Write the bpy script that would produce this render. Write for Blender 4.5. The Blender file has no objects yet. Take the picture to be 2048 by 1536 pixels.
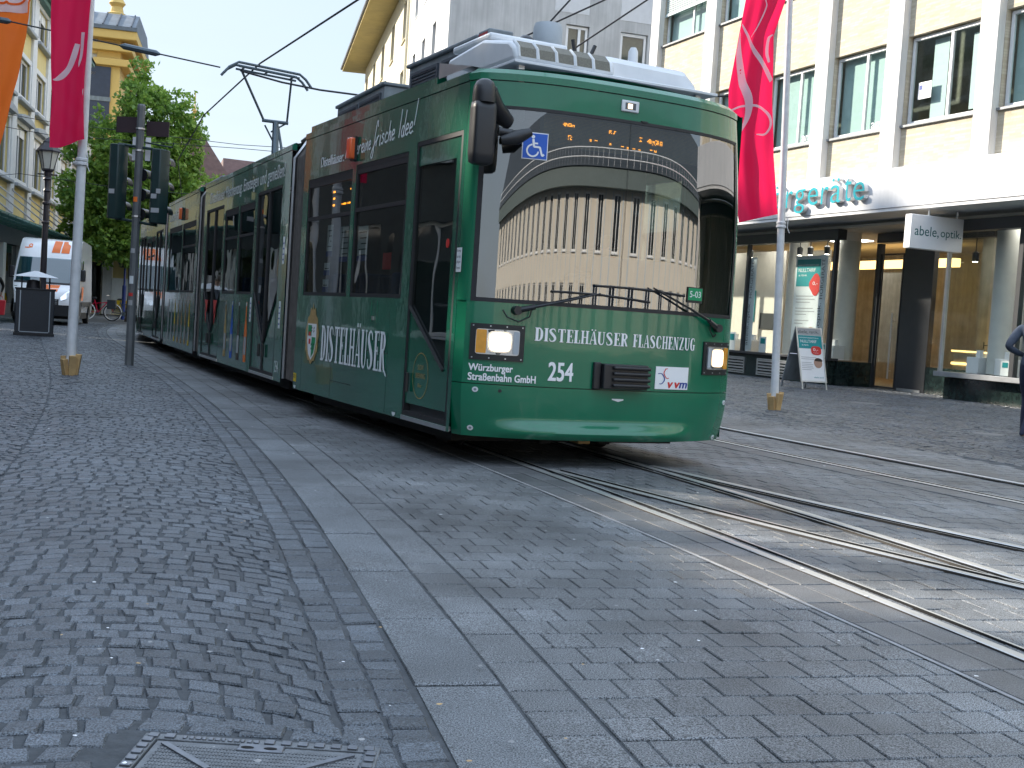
import bpy, bmesh, math, random
import numpy as np
from mathutils import Vector, Matrix
random.seed(7); rng = np.random.default_rng(7)
S = bpy.context.scene
C = S.collection
R = math.radians
# ------------------------------------------------------------------ camera
CAM_H, PITCH, ROLL, FPX = 1.0556, 0.05213, 0.0651, 2400.0
def camera():
    cd = bpy.data.cameras.new('camera'); co = bpy.data.objects.new('camera', cd); C.objects.link(co)
    cd.sensor_width = 36; cd.sensor_fit = 'HORIZONTAL'; cd.lens = FPX/2048*36
    cd.clip_start = .05; cd.clip_end = 2000
    fwd = Vector((0, math.cos(PITCH), -math.sin(PITCH))); right = Vector((1, 0, 0)); down = fwd.cross(right)
    c, s = math.cos(ROLL), math.sin(ROLL)
    r2 = c*right - s*down; d2 = s*right + c*down
    m = Matrix((r2, -d2, -fwd)).transposed().to_4x4(); m.translation = (0, 0, CAM_H)
    co.matrix_world = m
    S.camera = co
camera()
# ------------------------------------------------------------------ sky, sun, exposure
SUN_DIR = Vector((-.905, .425, 0)).normalized()      # horizontal direction towards the sun
SUN_EL = R(27.5)
sun_vec = Vector((SUN_DIR.x*math.cos(SUN_EL), SUN_DIR.y*math.cos(SUN_EL), math.sin(SUN_EL)))
W = bpy.data.worlds.new('World'); S.world = W; W.use_nodes = True
def world():
    nt = W.node_tree; nt.nodes.clear(); N = nt.nodes.new; L = nt.links.new
    out = N('ShaderNodeOutputWorld'); bg = N('ShaderNodeBackground'); sky = N('ShaderNodeTexSky')
    sky.sky_type = 'NISHITA'; sky.sun_disc = False; sky.sun_elevation = SUN_EL
    sky.sun_rotation = math.atan2(SUN_DIR.x, SUN_DIR.y)
    sky.dust_density = 1.6; sky.air_density = 1.0; sky.ozone_density = 1.3
    tc = N('ShaderNodeTexCoord'); mp = N('ShaderNodeMapping'); mp.inputs['Scale'].default_value = (1, 1, 4.5)
    nz = N('ShaderNodeTexNoise'); nz.inputs['Scale'].default_value = 2.6; nz.inputs['Detail'].default_value = 7; nz.inputs['Roughness'].default_value = .55
    rp = N('ShaderNodeValToRGB'); rp.color_ramp.elements[0].position = .33; rp.color_ramp.elements[1].position = .66
    rp.color_ramp.elements[0].color = (.62,)*3+(1,); rp.color_ramp.elements[1].color = (.95,)*3+(1,)
    mx = N('ShaderNodeMixRGB'); mx.inputs[2].default_value = (8.1, 8.9, 10.2, 1)
    L(tc.outputs['Generated'], mp.inputs[0]); L(mp.outputs[0], nz.inputs[0]); L(nz.outputs[0], rp.inputs[0])
    lo = N('ShaderNodeMixRGB'); lo.inputs[1].default_value = (3.7, 4.35, 5.1, 1); lo.inputs[2].default_value = (7.5, 9.2, 11.7, 1)
    sx = N('ShaderNodeSeparateXYZ'); mr = N('ShaderNodeMapRange'); mr.inputs[1].default_value = .27; mr.inputs[2].default_value = .55
    L(tc.outputs['Generated'], sx.inputs[0]); L(sx.outputs[2], mr.inputs[0]); L(mr.outputs[0], lo.inputs[0]); L(lo.outputs[0], mx.inputs[2])
    L(rp.outputs[0], mx.inputs[0]); L(sky.outputs[0], mx.inputs[1]); L(mx.outputs[0], bg.inputs[0])
    bg.inputs[1].default_value = .105; L(bg.outputs[0], out.inputs[0])
world()
sl = bpy.data.lights.new('sun', 'SUN'); so = bpy.data.objects.new('sun', sl); C.objects.link(so)
sl.energy = 4.6; sl.angle = R(1.0); sl.color = (1, .91, .78)
so.rotation_euler = (-sun_vec).to_track_quat('-Z', 'Y').to_euler(); so.location = (0, 0, 60)
S.view_settings.view_transform = 'Standard'; S.view_settings.look = 'None'
S.view_settings.exposure = 1.05; S.view_settings.gamma = 1
S.cycles.max_bounces = 8; S.cycles.transparent_max_bounces = 16; S.cycles.use_denoising = True
S.cycles.caustics_reflective = False; S.cycles.caustics_refractive = False
# ------------------------------------------------------------------ materials
M = {}
def mat(name, col, rough=.6, metal=0, var=.12, vs=6, bump=0, bs=60, coat=0, spec=.5, streak=0, island=0, speck=0, dirt=0, brick=0):
    m = bpy.data.materials.new(name); m.use_nodes = True; nt = m.node_tree; N = nt.nodes.new; L = nt.links.new
    b = nt.nodes['Principled BSDF']; b.inputs['Roughness'].default_value = rough; b.inputs['Metallic'].default_value = metal
    b.inputs['Coat Weight'].default_value = coat; b.inputs['Coat Roughness'].default_value = .04; b.inputs['Specular IOR Level'].default_value = spec
    tc = N('ShaderNodeTexCoord'); src = tc.outputs['Object']
    def noise(scale, det=5, vec=None):
        n = N('ShaderNodeTexNoise'); n.inputs['Scale'].default_value = scale; n.inputs['Detail'].default_value = det
        L(vec or src, n.inputs[0]); return n.outputs['Fac']
    def mul(a, bv, lo, hi, p=.25):
        mr = N('ShaderNodeMapRange'); mr.inputs[1].default_value = p; mr.inputs[2].default_value = 1-p
        mr.inputs[3].default_value = lo; mr.inputs[4].default_value = hi; L(bv, mr.inputs[0])
        x = N('ShaderNodeMixRGB'); x.blend_type = 'MULTIPLY'; x.inputs[0].default_value = 1
        L(a, x.inputs[1]); L(mr.outputs[0], x.inputs[2]); return x.outputs[0]
    rgb = N('ShaderNodeRGB'); rgb.outputs[0].default_value = (*col, 1); o = rgb.outputs[0]
    if var: o = mul(o, noise(vs), 1-var, 1+var)
    if brick:
        sp = N('ShaderNodeSeparateXYZ'); cb_ = N('ShaderNodeCombineXYZ'); L(src, sp.inputs[0]); L(sp.outputs[0], cb_.inputs[0]); L(sp.outputs[2], cb_.inputs[1])
        bt = N('ShaderNodeTexBrick'); bt.inputs['Scale'].default_value = 1; bt.inputs['Brick Width'].default_value = brick; bt.inputs['Row Height'].default_value = .055; bt.inputs['Mortar Size'].default_value = .006; bt.inputs['Bias'].default_value = .1
        bt.inputs['Color1'].default_value = (1, 1, 1, 1); bt.inputs['Color2'].default_value = (.80, .76, .70, 1); bt.inputs['Mortar'].default_value = (.82, .80, .76, 1); L(cb_.outputs[0], bt.inputs[0])
        xb = N('ShaderNodeMixRGB'); xb.blend_type = 'MULTIPLY'; xb.inputs[0].default_value = 1; L(o, xb.inputs[1]); L(bt.outputs[0], xb.inputs[2]); o = xb.outputs[0]
    if dirt: o = mul(o, noise(.9, 8), 1-dirt, 1+dirt*.3, .32)
    if streak:
        mp = N('ShaderNodeMapping'); mp.inputs['Scale'].default_value = (7, 7, .35); L(src, mp.inputs[0])
        o = mul(o, noise(1.2, 6, mp.outputs[0]), 1-streak, 1+streak*.4)
    if speck: o = mul(o, noise(230, 2), 1-speck, 1+speck, .40)
    if island:
        g = N('ShaderNodeNewGeometry'); mr = N('ShaderNodeMapRange'); mr.inputs[1].default_value = 0; mr.inputs[2].default_value = 1
        mr.inputs[3].default_value = 1-island; mr.inputs[4].default_value = 1+island; L(g.outputs['Random Per Island'], mr.inputs[0])
        x = N('ShaderNodeMixRGB'); x.blend_type = 'MULTIPLY'; x.inputs[0].default_value = 1; L(o, x.inputs[1]); L(mr.outputs[0], x.inputs[2]); o = x.outputs[0]
    L(o, b.inputs['Base Color'])
    if bump:
        bp = N('ShaderNodeBump'); bp.inputs['Strength'].default_value = 1; bp.inputs['Distance'].default_value = bump
        L(noise(bs, 4), bp.inputs['Height']); L(bp.outputs[0], b.inputs['Normal'])
        if coat: L(bp.outputs[0], b.inputs['Coat Normal'])
    M[name] = m; return m
def emat(name, col, s):
    m = bpy.data.materials.new(name); m.use_nodes = True; b = m.node_tree.nodes['Principled BSDF']
    b.inputs['Base Color'].default_value = (*[c*.3 for c in col], 1); b.inputs['Emission Color'].default_value = (*col, 1); b.inputs['Emission Strength'].default_value = s
    M[name] = m; return m
def glassmat(name, tint, ior, rough=.0, wav=0.0, ws=3):
    m = bpy.data.materials.new(name); m.use_nodes = True; nt = m.node_tree; N = nt.nodes.new; L = nt.links.new; nt.nodes.clear()
    out = N('ShaderNodeOutputMaterial'); mx = N('ShaderNodeMixShader'); t = N('ShaderNodeBsdfTransparent'); g = N('ShaderNodeBsdfGlossy'); f = N('ShaderNodeFresnel')
    t.inputs[0].default_value = (*tint, 1); g.inputs['Roughness'].default_value = rough; f.inputs[0].default_value = ior
    if wav:
        tc = N('ShaderNodeTexCoord'); n = N('ShaderNodeTexNoise'); n.inputs['Scale'].default_value = ws; n.inputs['Detail'].default_value = 1; L(tc.outputs['Object'], n.inputs[0])
        bp = N('ShaderNodeBump'); bp.inputs['Strength'].default_value = 1; bp.inputs['Distance'].default_value = wav; L(n.outputs['Fac'], bp.inputs['Height']); L(bp.outputs[0], g.inputs['Normal'])
    ge = N('ShaderNodeNewGeometry'); iv = N('ShaderNodeMapRange'); iv.inputs[3].default_value = ior; iv.inputs[4].default_value = 1/ior; L(ge.outputs['Backfacing'], iv.inputs[0]); L(iv.outputs[0], f.inputs[0])
    L(f.outputs[0], mx.inputs[0]); L(t.outputs[0], mx.inputs[1]); L(g.outputs[0], mx.inputs[2]); L(mx.outputs[0], out.inputs[0])
    M[name] = m; return m
mat('tram_green', (.002, .155, .075), .26, var=.05, vs=3, bump=.0012, bs=2.2, coat=.6, dirt=.2, streak=.08)
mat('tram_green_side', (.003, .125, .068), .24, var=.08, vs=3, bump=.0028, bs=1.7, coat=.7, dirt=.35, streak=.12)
mat('tram_dark', (.012, .014, .015), .45, var=.2)
mat('rubber', (.018, .018, .02), .6, var=.2, vs=30)
mat('plastic_black', (.014, .015, .018), .38, var=.1, bump=.0006, bs=300)
mat('underframe', (.012, .011, .010), .8, var=.3)
mat('bellows', (.13, .115, .105), .75, var=.35, vs=8, streak=.5)
mat('white_paint', (.78, .79, .8), .35, var=.05, vs=4, dirt=.12)
mat('decal_white', (.82, .83, .84), .4, var=.03)
mat('decal_black', (.02, .02, .02), .5, var=0); mat('decal_blue', (.01, .1, .5), .4, var=.03); mat('decal_red', (.6, .03, .025), .45, var=.03)
mat('decal_navy', (.01, .04, .25), .45, var=0); mat('decal_gold', (.42, .27, .10), .45, var=.25, vs=40); mat('decal_yellow', (.75, .52, .03), .5, var=.08)
mat('decal_orange', (.8, .17, .02), .45, var=.05); mat('decal_green', (.0, .27, .1), .45, var=.03); mat('decal_teal', (.0, .26, .28), .45, var=.05)
mat('roof_grey', (.19, .22, .235), .55, var=.15, streak=.3); mat('roof_dark', (.05, .06, .075), .6, var=.25, vs=14)
mat('fairing_white', (.7, .72, .74), .4, var=.06, dirt=.25); mat('antenna_grey', (.38, .42, .45), .7, var=.1, bump=.001, bs=200)
mat('grille', (.16, .15, .12), .7, var=.4, vs=120); mat('alu', (.62, .63, .64), .35, metal=.9, var=.08)
mat('steel_rail', (.46, .455, .44), .34, metal=.5, var=.12, vs=3); mat('rail_side', (.05, .045, .04), .6, metal=.4, var=.3); mat('groove', (.004, .004, .004), .95, var=0)
mat('panto', (.09, .12, .14), .45, metal=.5, var=.1)
mat('chrome', (.85, .85, .85), .12, metal=1, var=0)
mat('seat_blue', (.02, .05, .12), .8, var=.2); mat('cab_grey', (.10, .11, .12), .7, var=.15)
emat('lamp_warm', (1, .74, .46), 1.5); emat('led_orange', (1, .33, .02), 3.0); emat('strip_warm', (1, .62, .22), 2.0); emat('shop_spot', (1, .9, .75), 16.0); emat('shop_fill', (1, .96, .90), 6.0)
mat('amber', (.75, .32, .02), .2, var=.1, vs=30, coat=1); mat('lens_orange', (.85, .13, .02), .25, var=.1, coat=1)
glassmat('windscreen', (.42, .5, .5), 3.1); glassmat('tram_glass', (.42, .47, .45), 1.85, wav=.0035, ws=1.6); glassmat('lens', (.95, .95, .95), 1.5)
glassmat('shop_glass', (.93, .95, .94), 1.2, wav=.0015, ws=1.0); glassmat('house_glass', (.10, .13, .14), 2.3, wav=.004, ws=.9); glassmat('office_glass', (.72, .82, .80), 1.5, wav=.003, ws=.9); glassmat('awning_glass', (.32, .42, .40), 1.7)
mat('cobble', (.074, .086, .100), .44, var=.25, vs=7, bump=.006, bs=75, island=.30, speck=.75, dirt=.35)
mat('paver', (.138, .146, .153), .56, var=.2, vs=5, bump=.003, bs=120, island=.15, speck=.85, dirt=.55)
mat('slab', (.135, .147, .158), .54, var=.22, vs=4, bump=.0035, bs=90, island=.12, speck=.8, dirt=.5)
mat('railbed', (.105, .108, .112), .55, var=.22, vs=4, bump=.0025, bs=90, island=.2, speck=.5, dirt=.3)
mat('mortar', (.058, .064, .070), .9, var=.3, vs=20, bump=.004, bs=60); mat('mortar_pale', (.27, .27, .27), .85, var=.25, vs=12)
mat('ground', (.075, .08, .085), .75, var=.25, vs=3, bump=.006, bs=9, speck=.2)
mat('iron', (.15, .16, .17), .5, metal=.3, var=.3, vs=25, bump=.002, bs=220); mat('iron_worn', (.17, .18, .2), .35, metal=.7, var=.25, vs=30)
mat('stone_brick', (.64, .575, .455), .85, var=.08, vs=3, bump=.008, bs=9, dirt=.08, brick=.30)
mat('white_render', (.70, .69, .665), .75, var=.05, vs=2, streak=.14); mat('fascia_white', (.68, .69, .71), .45, var=.04, dirt=.12, streak=.08)
mat('soffit', (.66, .66, .66), .7, var=.06); mat('frame_white', (.74, .75, .75), .45, var=.05); mat('frame_dark', (.035, .037, .04), .4, var=.1)
mat('marble_dark', (.012, .022, .020), .15, var=.7, vs=9); mat('zinc', (.25, .26, .27), .5, metal=.4, var=.15)
mat('shaded_render', (.50, .50, .49), .85, var=.09, vs=1.2, streak=.2, dirt=.15, bump=.003, bs=30); mat('panel_grey', (.58, .585, .59), .7, var=.05)
mat('cream_render', (.72, .66, .50), .8, var=.06, vs=2, streak=.12); mat('soffit_yellow', (.42, .33, .12), .7, var=.12, vs=2)
mat('house_yellow', (.62, .52, .24), .85, var=.06, vs=2, streak=.1); mat('trim_pale', (.62, .64, .66), .7, var=.06, streak=.1); mat('sill_grey', (.30, .33, .36), .7, var=.15)
mat('church_wall', (.60, .60, .56), .85, var=.08, vs=.6, streak=.15); mat('church_ochre', (.62, .42, .13), .8, var=.08, vs=.6); mat('louvre', (.035, .045, .07), .6, var=.15, vs=4)
mat('roof_slate', (.11, .13, .15), .6, var=.25, vs=2, bump=.02, bs=8); mat('roof_green', (.07, .16, .14), .6, var=.2); mat('roof_tile', (.13, .075, .065), .8, var=.25, vs=3, bump=.02, bs=10)
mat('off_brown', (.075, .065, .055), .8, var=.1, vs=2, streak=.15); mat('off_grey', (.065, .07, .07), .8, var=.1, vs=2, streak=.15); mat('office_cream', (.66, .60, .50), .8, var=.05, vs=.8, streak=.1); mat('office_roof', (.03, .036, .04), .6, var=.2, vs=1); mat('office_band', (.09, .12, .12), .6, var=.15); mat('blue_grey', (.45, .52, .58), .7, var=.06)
mat('bark', (.06, .045, .035), .9, var=.3, vs=9, bump=.02, bs=20)
mat('pole_white', (.66, .67, .68), .45, var=.12, vs=10, streak=.25); mat('pole_grey', (.12, .13, .135), .5, var=.15, streak=.25); mat('wood', (.52, .34, .15), .7, var=.25, vs=8, streak=.3)
mat('signal_green', (.008, .028, .028), .45, var=.15); mat('brown_sign', (.035, .02, .024), .5, var=.1); mat('lamp_iron', (.022, .018, .024), .45, var=.2)
mat('frosted', (.55, .54, .48), .5, var=.08); mat('bin_dark', (.02, .026, .034), .45, var=.2, vs=40)
mat('van_white', (.74, .76, .79), .2, var=.03, coat=.6); mat('van_black', (.012, .013, .016), .55, var=.1); glassmat('car_glass', (.12, .24, .27), 2.3)
mat('skin', (.42, .26, .19), .5, var=.06); mat('denim', (.016, .02, .045), .85, var=.2, vs=25); mat('jacket', (.055, .07, .10), .75, var=.2, vs=10, bump=.008, bs=14); mat('knit', (.13, .15, .18), .9, var=.2, vs=20)
mat('hair', (.03, .02, .014), .6, var=.2); mat('shoe', (.16, .09, .05), .6, var=.15); mat('bag_red', (.5, .012, .025), .5, var=.1); mat('teal_trousers', (.05, .08, .1), .85, var=.15)
mat('shop_wood', (.38, .35, .29), .6, var=.2, vs=4, streak=.25); mat('shop_wall', (.62, .58, .5), .8, var=.05); mat('shop_floor', (.30, .22, .13), .5, var=.1); mat('poster', (.66, .70, .71), .5, var=.05); mat('column', (.66, .65, .6), .6, var=.06)
mat('teal_sign', (.0, .34, .37), .4, var=.03); mat('cyan_letter', (.0, .33, .39), .35, var=.03); mat('letter_side', (.74, .72, .70), .5, var=.03); mat('sign_face', (.82, .82, .82), .45, var=.02); mat('dark_teal_text', (.0, .11, .11), .5, var=.0); mat('text_dark', (.03, .035, .035), .5, var=0)
mat('blind', (.55, .64, .63), .5, var=.04); mat('curtain', (.42, .38, .30), .85, var=.15, vs=9); mat('wire', (.012, .014, .018), .6, var=0)
mat('print_grey', (.36, .37, .38), .6, var=.1, vs=60); mat('gable_white', (.6, .5, .45), .8, var=.1); mat('red_paint', (.4, .05, .05), .6, var=.1)
def cloth(name, col, tr):
    m = bpy.data.materials.new(name); m.use_nodes = True; nt = m.node_tree; N = nt.nodes.new; L = nt.links.new
    b = nt.nodes['Principled BSDF']; b.inputs['Base Color'].default_value = (*col, 1); b.inputs['Roughness'].default_value = .7
    t = N('ShaderNodeBsdfTranslucent'); t.inputs[0].default_value = (*[min(1, c*1.5) for c in col], 1); mx = N('ShaderNodeMixShader'); mx.inputs[0].default_value = tr
    tc = N('ShaderNodeTexCoord'); n = N('ShaderNodeTexNoise'); n.inputs['Scale'].default_value = 900; L(tc.outputs['Object'], n.inputs[0])
    bp = N('ShaderNodeBump'); bp.inputs['Distance'].default_value = .0006; bp.inputs['Strength'].default_value = .6; L(n.outputs[0], bp.inputs['Height']); L(bp.outputs[0], b.inputs['Normal'])
    o = nt.nodes['Material Output']; L(b.outputs[0], mx.inputs[1]); L(t.outputs[0], mx.inputs[2]); L(mx.outputs[0], o.inputs[0]); M[name] = m
cloth('flag_red', (.62, .008, .066), .45); cloth('flag_orange', (.78, .15, .02), .45); cloth('flag_white', (.72, .70, .74), .35)
def leafmat(name, c0, c1):
    m = bpy.data.materials.new(name); m.use_nodes = True; nt = m.node_tree; N = nt.nodes.new; L = nt.links.new
    b = nt.nodes['Principled BSDF']; b.inputs['Roughness'].default_value = .5
    g = N('ShaderNodeNewGeometry'); tc = N('ShaderNodeTexCoord'); n = N('ShaderNodeTexNoise'); n.inputs['Scale'].default_value = .9; L(tc.outputs['Object'], n.inputs[0])
    ad = N('ShaderNodeMath'); ad.operation = 'MULTIPLY_ADD'; ad.inputs[1].default_value = .5; L(g.outputs['Random Per Island'], ad.inputs[0]); 
    ad2 = N('ShaderNodeMath'); ad2.operation = 'SUBTRACT'; ad2.inputs[1].default_value = .25; L(n.outputs['Fac'], ad2.inputs[0]); L(ad2.outputs[0], ad.inputs[2])
    rp = N('ShaderNodeValToRGB'); rp.color_ramp.elements[0].color = (*c0, 1); rp.color_ramp.elements[1].color = (*c1, 1); L(ad.outputs[0], rp.inputs[0])
    L(rp.outputs[0], b.inputs['Base Color']); t = N('ShaderNodeBsdfTranslucent'); L(rp.outputs[0], t.inputs[0])
    mx = N('ShaderNodeMixShader'); mx.inputs[0].default_value = .4; o = nt.nodes['Material Output']; L(b.outputs[0], mx.inputs[1]); L(t.outputs[0], mx.inputs[2]); L(mx.outputs[0], o.inputs[0]); M[name] = m
leafmat('leaf', (.05, .15, .03), (.33, .50, .08))
# ------------------------------------------------------------------ mesh helpers
I4 = Matrix.Identity(4)
class MB:
    def __init__(s, T=None): s.v = []; s.f = []; s.m = []; s.T = T or I4; s.mi = 0
    def add(s, vs, fs):
        k = len(s.v); s.v += [tuple(s.T @ Vector(p)) for p in vs]
        for f in fs: s.f.append([i+k for i in f]); s.m.append(s.mi)
        return s
    def poly(s, pts): return s.add(pts, [list(range(len(pts)))])
    def box(s, x0, x1, y0, y1, z0, z1):
        v = [(x, y, z) for z in (z0, z1) for y in (y0, y1) for x in (x0, x1)]
        return s.add(v, [(0, 2, 3, 1), (4, 5, 7, 6), (0, 1, 5, 4), (2, 6, 7, 3), (0, 4, 6, 2), (1, 3, 7, 5)])
    def grid(s, fn, nu, nv):
        v = [fn(i/nu, j/nv) for j in range(nv+1) for i in range(nu+1)]
        return s.add(v, [(j*(nu+1)+i, j*(nu+1)+i+1, (j+1)*(nu+1)+i+1, (j+1)*(nu+1)+i) for j in range(nv) for i in range(nu)])
    def tube(s, pts, r, n=8, cap=True):
        P = [Vector(p) for p in pts]; rs = r if isinstance(r, (list, tuple)) else [r]*len(P); v = []; u = None
        for i, p in enumerate(P):
            t = (P[min(i+1, len(P)-1)]-P[max(i-1, 0)]).normalized()
            if u is None: u = t.orthogonal().normalized()
            u = (u - t*u.dot(t)).normalized(); w = t.cross(u)
            v += [tuple(p + (u*math.cos(2*math.pi*k/n) + w*math.sin(2*math.pi*k/n))*rs[i]) for k in range(n)]
        f = [(i*n+k, i*n+(k+1) % n, (i+1)*n+(k+1) % n, (i+1)*n+k) for i in range(len(P)-1) for k in range(n)]
        if cap: f += [tuple(range(n))[::-1], tuple(range((len(P)-1)*n, len(P)*n))]
        return s.add(v, f)
    def lathe(s, prof, c=(0, 0, 0), n=16, ax='z'):
        v = []
        for r, z in prof:
            for k in range(n):
                a = 2*math.pi*k/n; x, y = r*math.cos(a), r*math.sin(a)
                q = (x, y, z) if ax == 'z' else ((z, x, y) if ax == 'x' else (x, z, y))
                v.append((c[0]+q[0], c[1]+q[1], c[2]+q[2]))
        m = len(prof)
        f = [(i*n+k, i*n+(k+1) % n, (i+1)*n+(k+1) % n, (i+1)*n+k) for i in range(m-1) for k in range(n)]
        return s.add(v, f + [tuple(range(n))[::-1], tuple(range((m-1)*n, m*n))])
    def prism(s, out, a, b):     # out: 2D outline, a/b: functions 2D->3D for the two ends
        n = len(out); v = [a(*p) for p in out] + [b(*p) for p in out]
        return s.add(v, [tuple(range(n))[::-1], tuple(range(n, 2*n))] + [(i, (i+1) % n, n+(i+1) % n, n+i) for i in range(n)])
    def plate(s, u0, u1, z0, z1, holes, P, depth):   # wall sheet with rectangular holes and their reveals; P(u,z,d)
        us = sorted({u0, u1, *[h[0] for h in holes], *[h[1] for h in holes]}); zs = sorted({z0, z1, *[h[2] for h in holes], *[h[3] for h in holes]})
        us = [u for u in us if u0 <= u <= u1]; zs = [z for z in zs if z0 <= z <= z1]
        for i in range(len(us)-1):
            for j in range(len(zs)-1):
                cu, cz = (us[i]+us[i+1])/2, (zs[j]+zs[j+1])/2
                if any(h[0] < cu < h[1] and h[2] < cz < h[3] for h in holes): continue
                s.poly([P(us[i], zs[j], 0), P(us[i+1], zs[j], 0), P(us[i+1], zs[j+1], 0), P(us[i], zs[j+1], 0)])
        for h in holes:
            c = [(h[0], h[2]), (h[1], h[2]), (h[1], h[3]), (h[0], h[3])]
            for k in range(4):
                a, b = c[k], c[(k+1) % 4]
                s.poly([P(*a, 0), P(*a, depth), P(*b, depth), P(*b, 0)])
        return s
    def rect(s, u0, u1, z0, z1, P, d): return s.poly([P(u0, z0, d), P(u1, z0, d), P(u1, z1, d), P(u0, z1, d)])
    def frame(s, u0, u1, z0, z1, w, P, d0, d1):      # rectangular picture frame, proud from d1 to d0
        for a in ((u0, u1, z0, z0+w), (u0, u1, z1-w, z1), (u0, u0+w, z0+w, z1-w), (u1-w, u1, z0+w, z1-w)): s.slab(*a, P, d0, d1)
        return s
    def slab(s, u0, u1, z0, z1, P, d0, d1, n=1):
        if n > 1:
            for k in range(n): s.slab(u0+(u1-u0)*k/n, u0+(u1-u0)*(k+1)/n, z0, z1, P, d0, d1)
            return s
        q = [(u0, z0), (u1, z0), (u1, z1), (u0, z1)]; v = [P(*p, d0) for p in q] + [P(*p, d1) for p in q]
        return s.add(v, [(0, 1, 2, 3), (7, 6, 5, 4), (0, 4, 5, 1), (1, 5, 6, 2), (2, 6, 7, 3), (3, 7, 4, 0)])
    def build(s, name, mats, parent=None, bevel=0, smooth=35, tag=None):
        me = bpy.data.meshes.new(name); me.from_pydata(s.v, [], s.f)
        for k in (mats if isinstance(mats, (list, tuple)) else [mats]): me.materials.append(M[k])
        me.polygons.foreach_set('material_index', s.m); me.polygons.foreach_set('use_smooth', [True]*len(me.polygons))
        me.set_sharp_from_angle(angle=R(smooth)); me.update()
        o = bpy.data.objects.new(name, me); C.objects.link(o)
        if parent: o.parent = parent
        if bevel:
            b = o.modifiers.new('bevel', 'BEVEL'); b.width = bevel; b.segments = 2; b.limit_method = 'ANGLE'; b.angle_limit = R(40)
            b.harden_normals = False
        return o
def thing(name, label, cat, loc=(0, 0, 0), rz=0, group=None):
    o = bpy.data.objects.new(name, None); C.objects.link(o); o.location = loc; o.rotation_euler = (0, 0, rz); o.empty_display_size = .2
    o['label'] = label; o['category'] = cat
    if group: o['group'] = group
    return o
def tag(o, label, cat, group=None):
    o['label'] = label; o['category'] = cat
    if group: o['group'] = group
    return o
def struct(o, kind='structure'): o['kind'] = kind; return o
def dup(root, loc, rz, label, group=None):
    r = root.copy(); C.objects.link(r); r.location = loc; r.rotation_euler = (0, 0, rz); r['label'] = label
    if group: r['group'] = group
    for ch in list(root.children):
        c = ch.copy(); C.objects.link(c); c.parent = r
        for g in list(ch.children):
            d = g.copy(); C.objects.link(d); d.parent = c
    return r
_tc = {}
def text2d(s, w, h, ext=0, off=0):
    """outline of built-in lettering scaled to w x h: (verts, faces)"""
    k = (s, ext, off)
    if k not in _tc:
        cu = bpy.data.curves.new('t', 'FONT'); cu.body = s; cu.resolution_u = 4; cu.extrude = ext; cu.offset = off
        ob = bpy.data.objects.new('t', cu); C.objects.link(ob); bpy.context.view_layer.update()
        me = bpy.data.meshes.new_from_object(ob.evaluated_get(bpy.context.evaluated_depsgraph_get()))
        _tc[k] = ([tuple(v.co) for v in me.vertices], [tuple(p.vertices) for p in me.polygons]); bpy.data.objects.remove(ob); bpy.data.meshes.remove(me)
    v, f = _tc[k]; xs = [p[0] for p in v]; ys = [p[1] for p in v]; x0, y0 = min(xs), min(ys); sx = w/(max(xs)-x0); sy = h/(max(ys)-y0) if h else sx
    return [((p[0]-x0)*sx, (p[1]-y0)*sy, p[2]) for p in v], f
def crom(pts, n=8):
    P = [np.array(p, float) for p in pts]; P = [2*P[0]-P[1]] + P + [2*P[-1]-P[-2]]; out = []
    for i in range(1, len(P)-2):
        for k in range(n):
            t = k/n; a, b, c, d = P[i-1:i+3]
            out.append(.5*((2*b)+(c-a)*t+(2*a-5*b+4*c-d)*t*t+(3*b-a-3*c+d)*t**3))
    return out + [P[-2]]
def ribbon(mb, pts, P, d, n=8):      # pts: (u, z, width) control points of a brush stroke
    q = crom(pts, n); L_, R_ = [], []
    for i, p in enumerate(q):
        t = q[min(i+1, len(q)-1)][:2]-q[max(i-1, 0)][:2]; t = t/(np.linalg.norm(t)+1e-9); nn = np.array([-t[1], t[0]])*p[2]/2
        L_.append(p[:2]+nn); R_.append(p[:2]-nn)
    m = len(q); mb.add([P(*a, d) for a in L_]+[P(*a, d) for a in R_], [(i, i+1, m+i+1, m+i) for i in range(m-1)])
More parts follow.
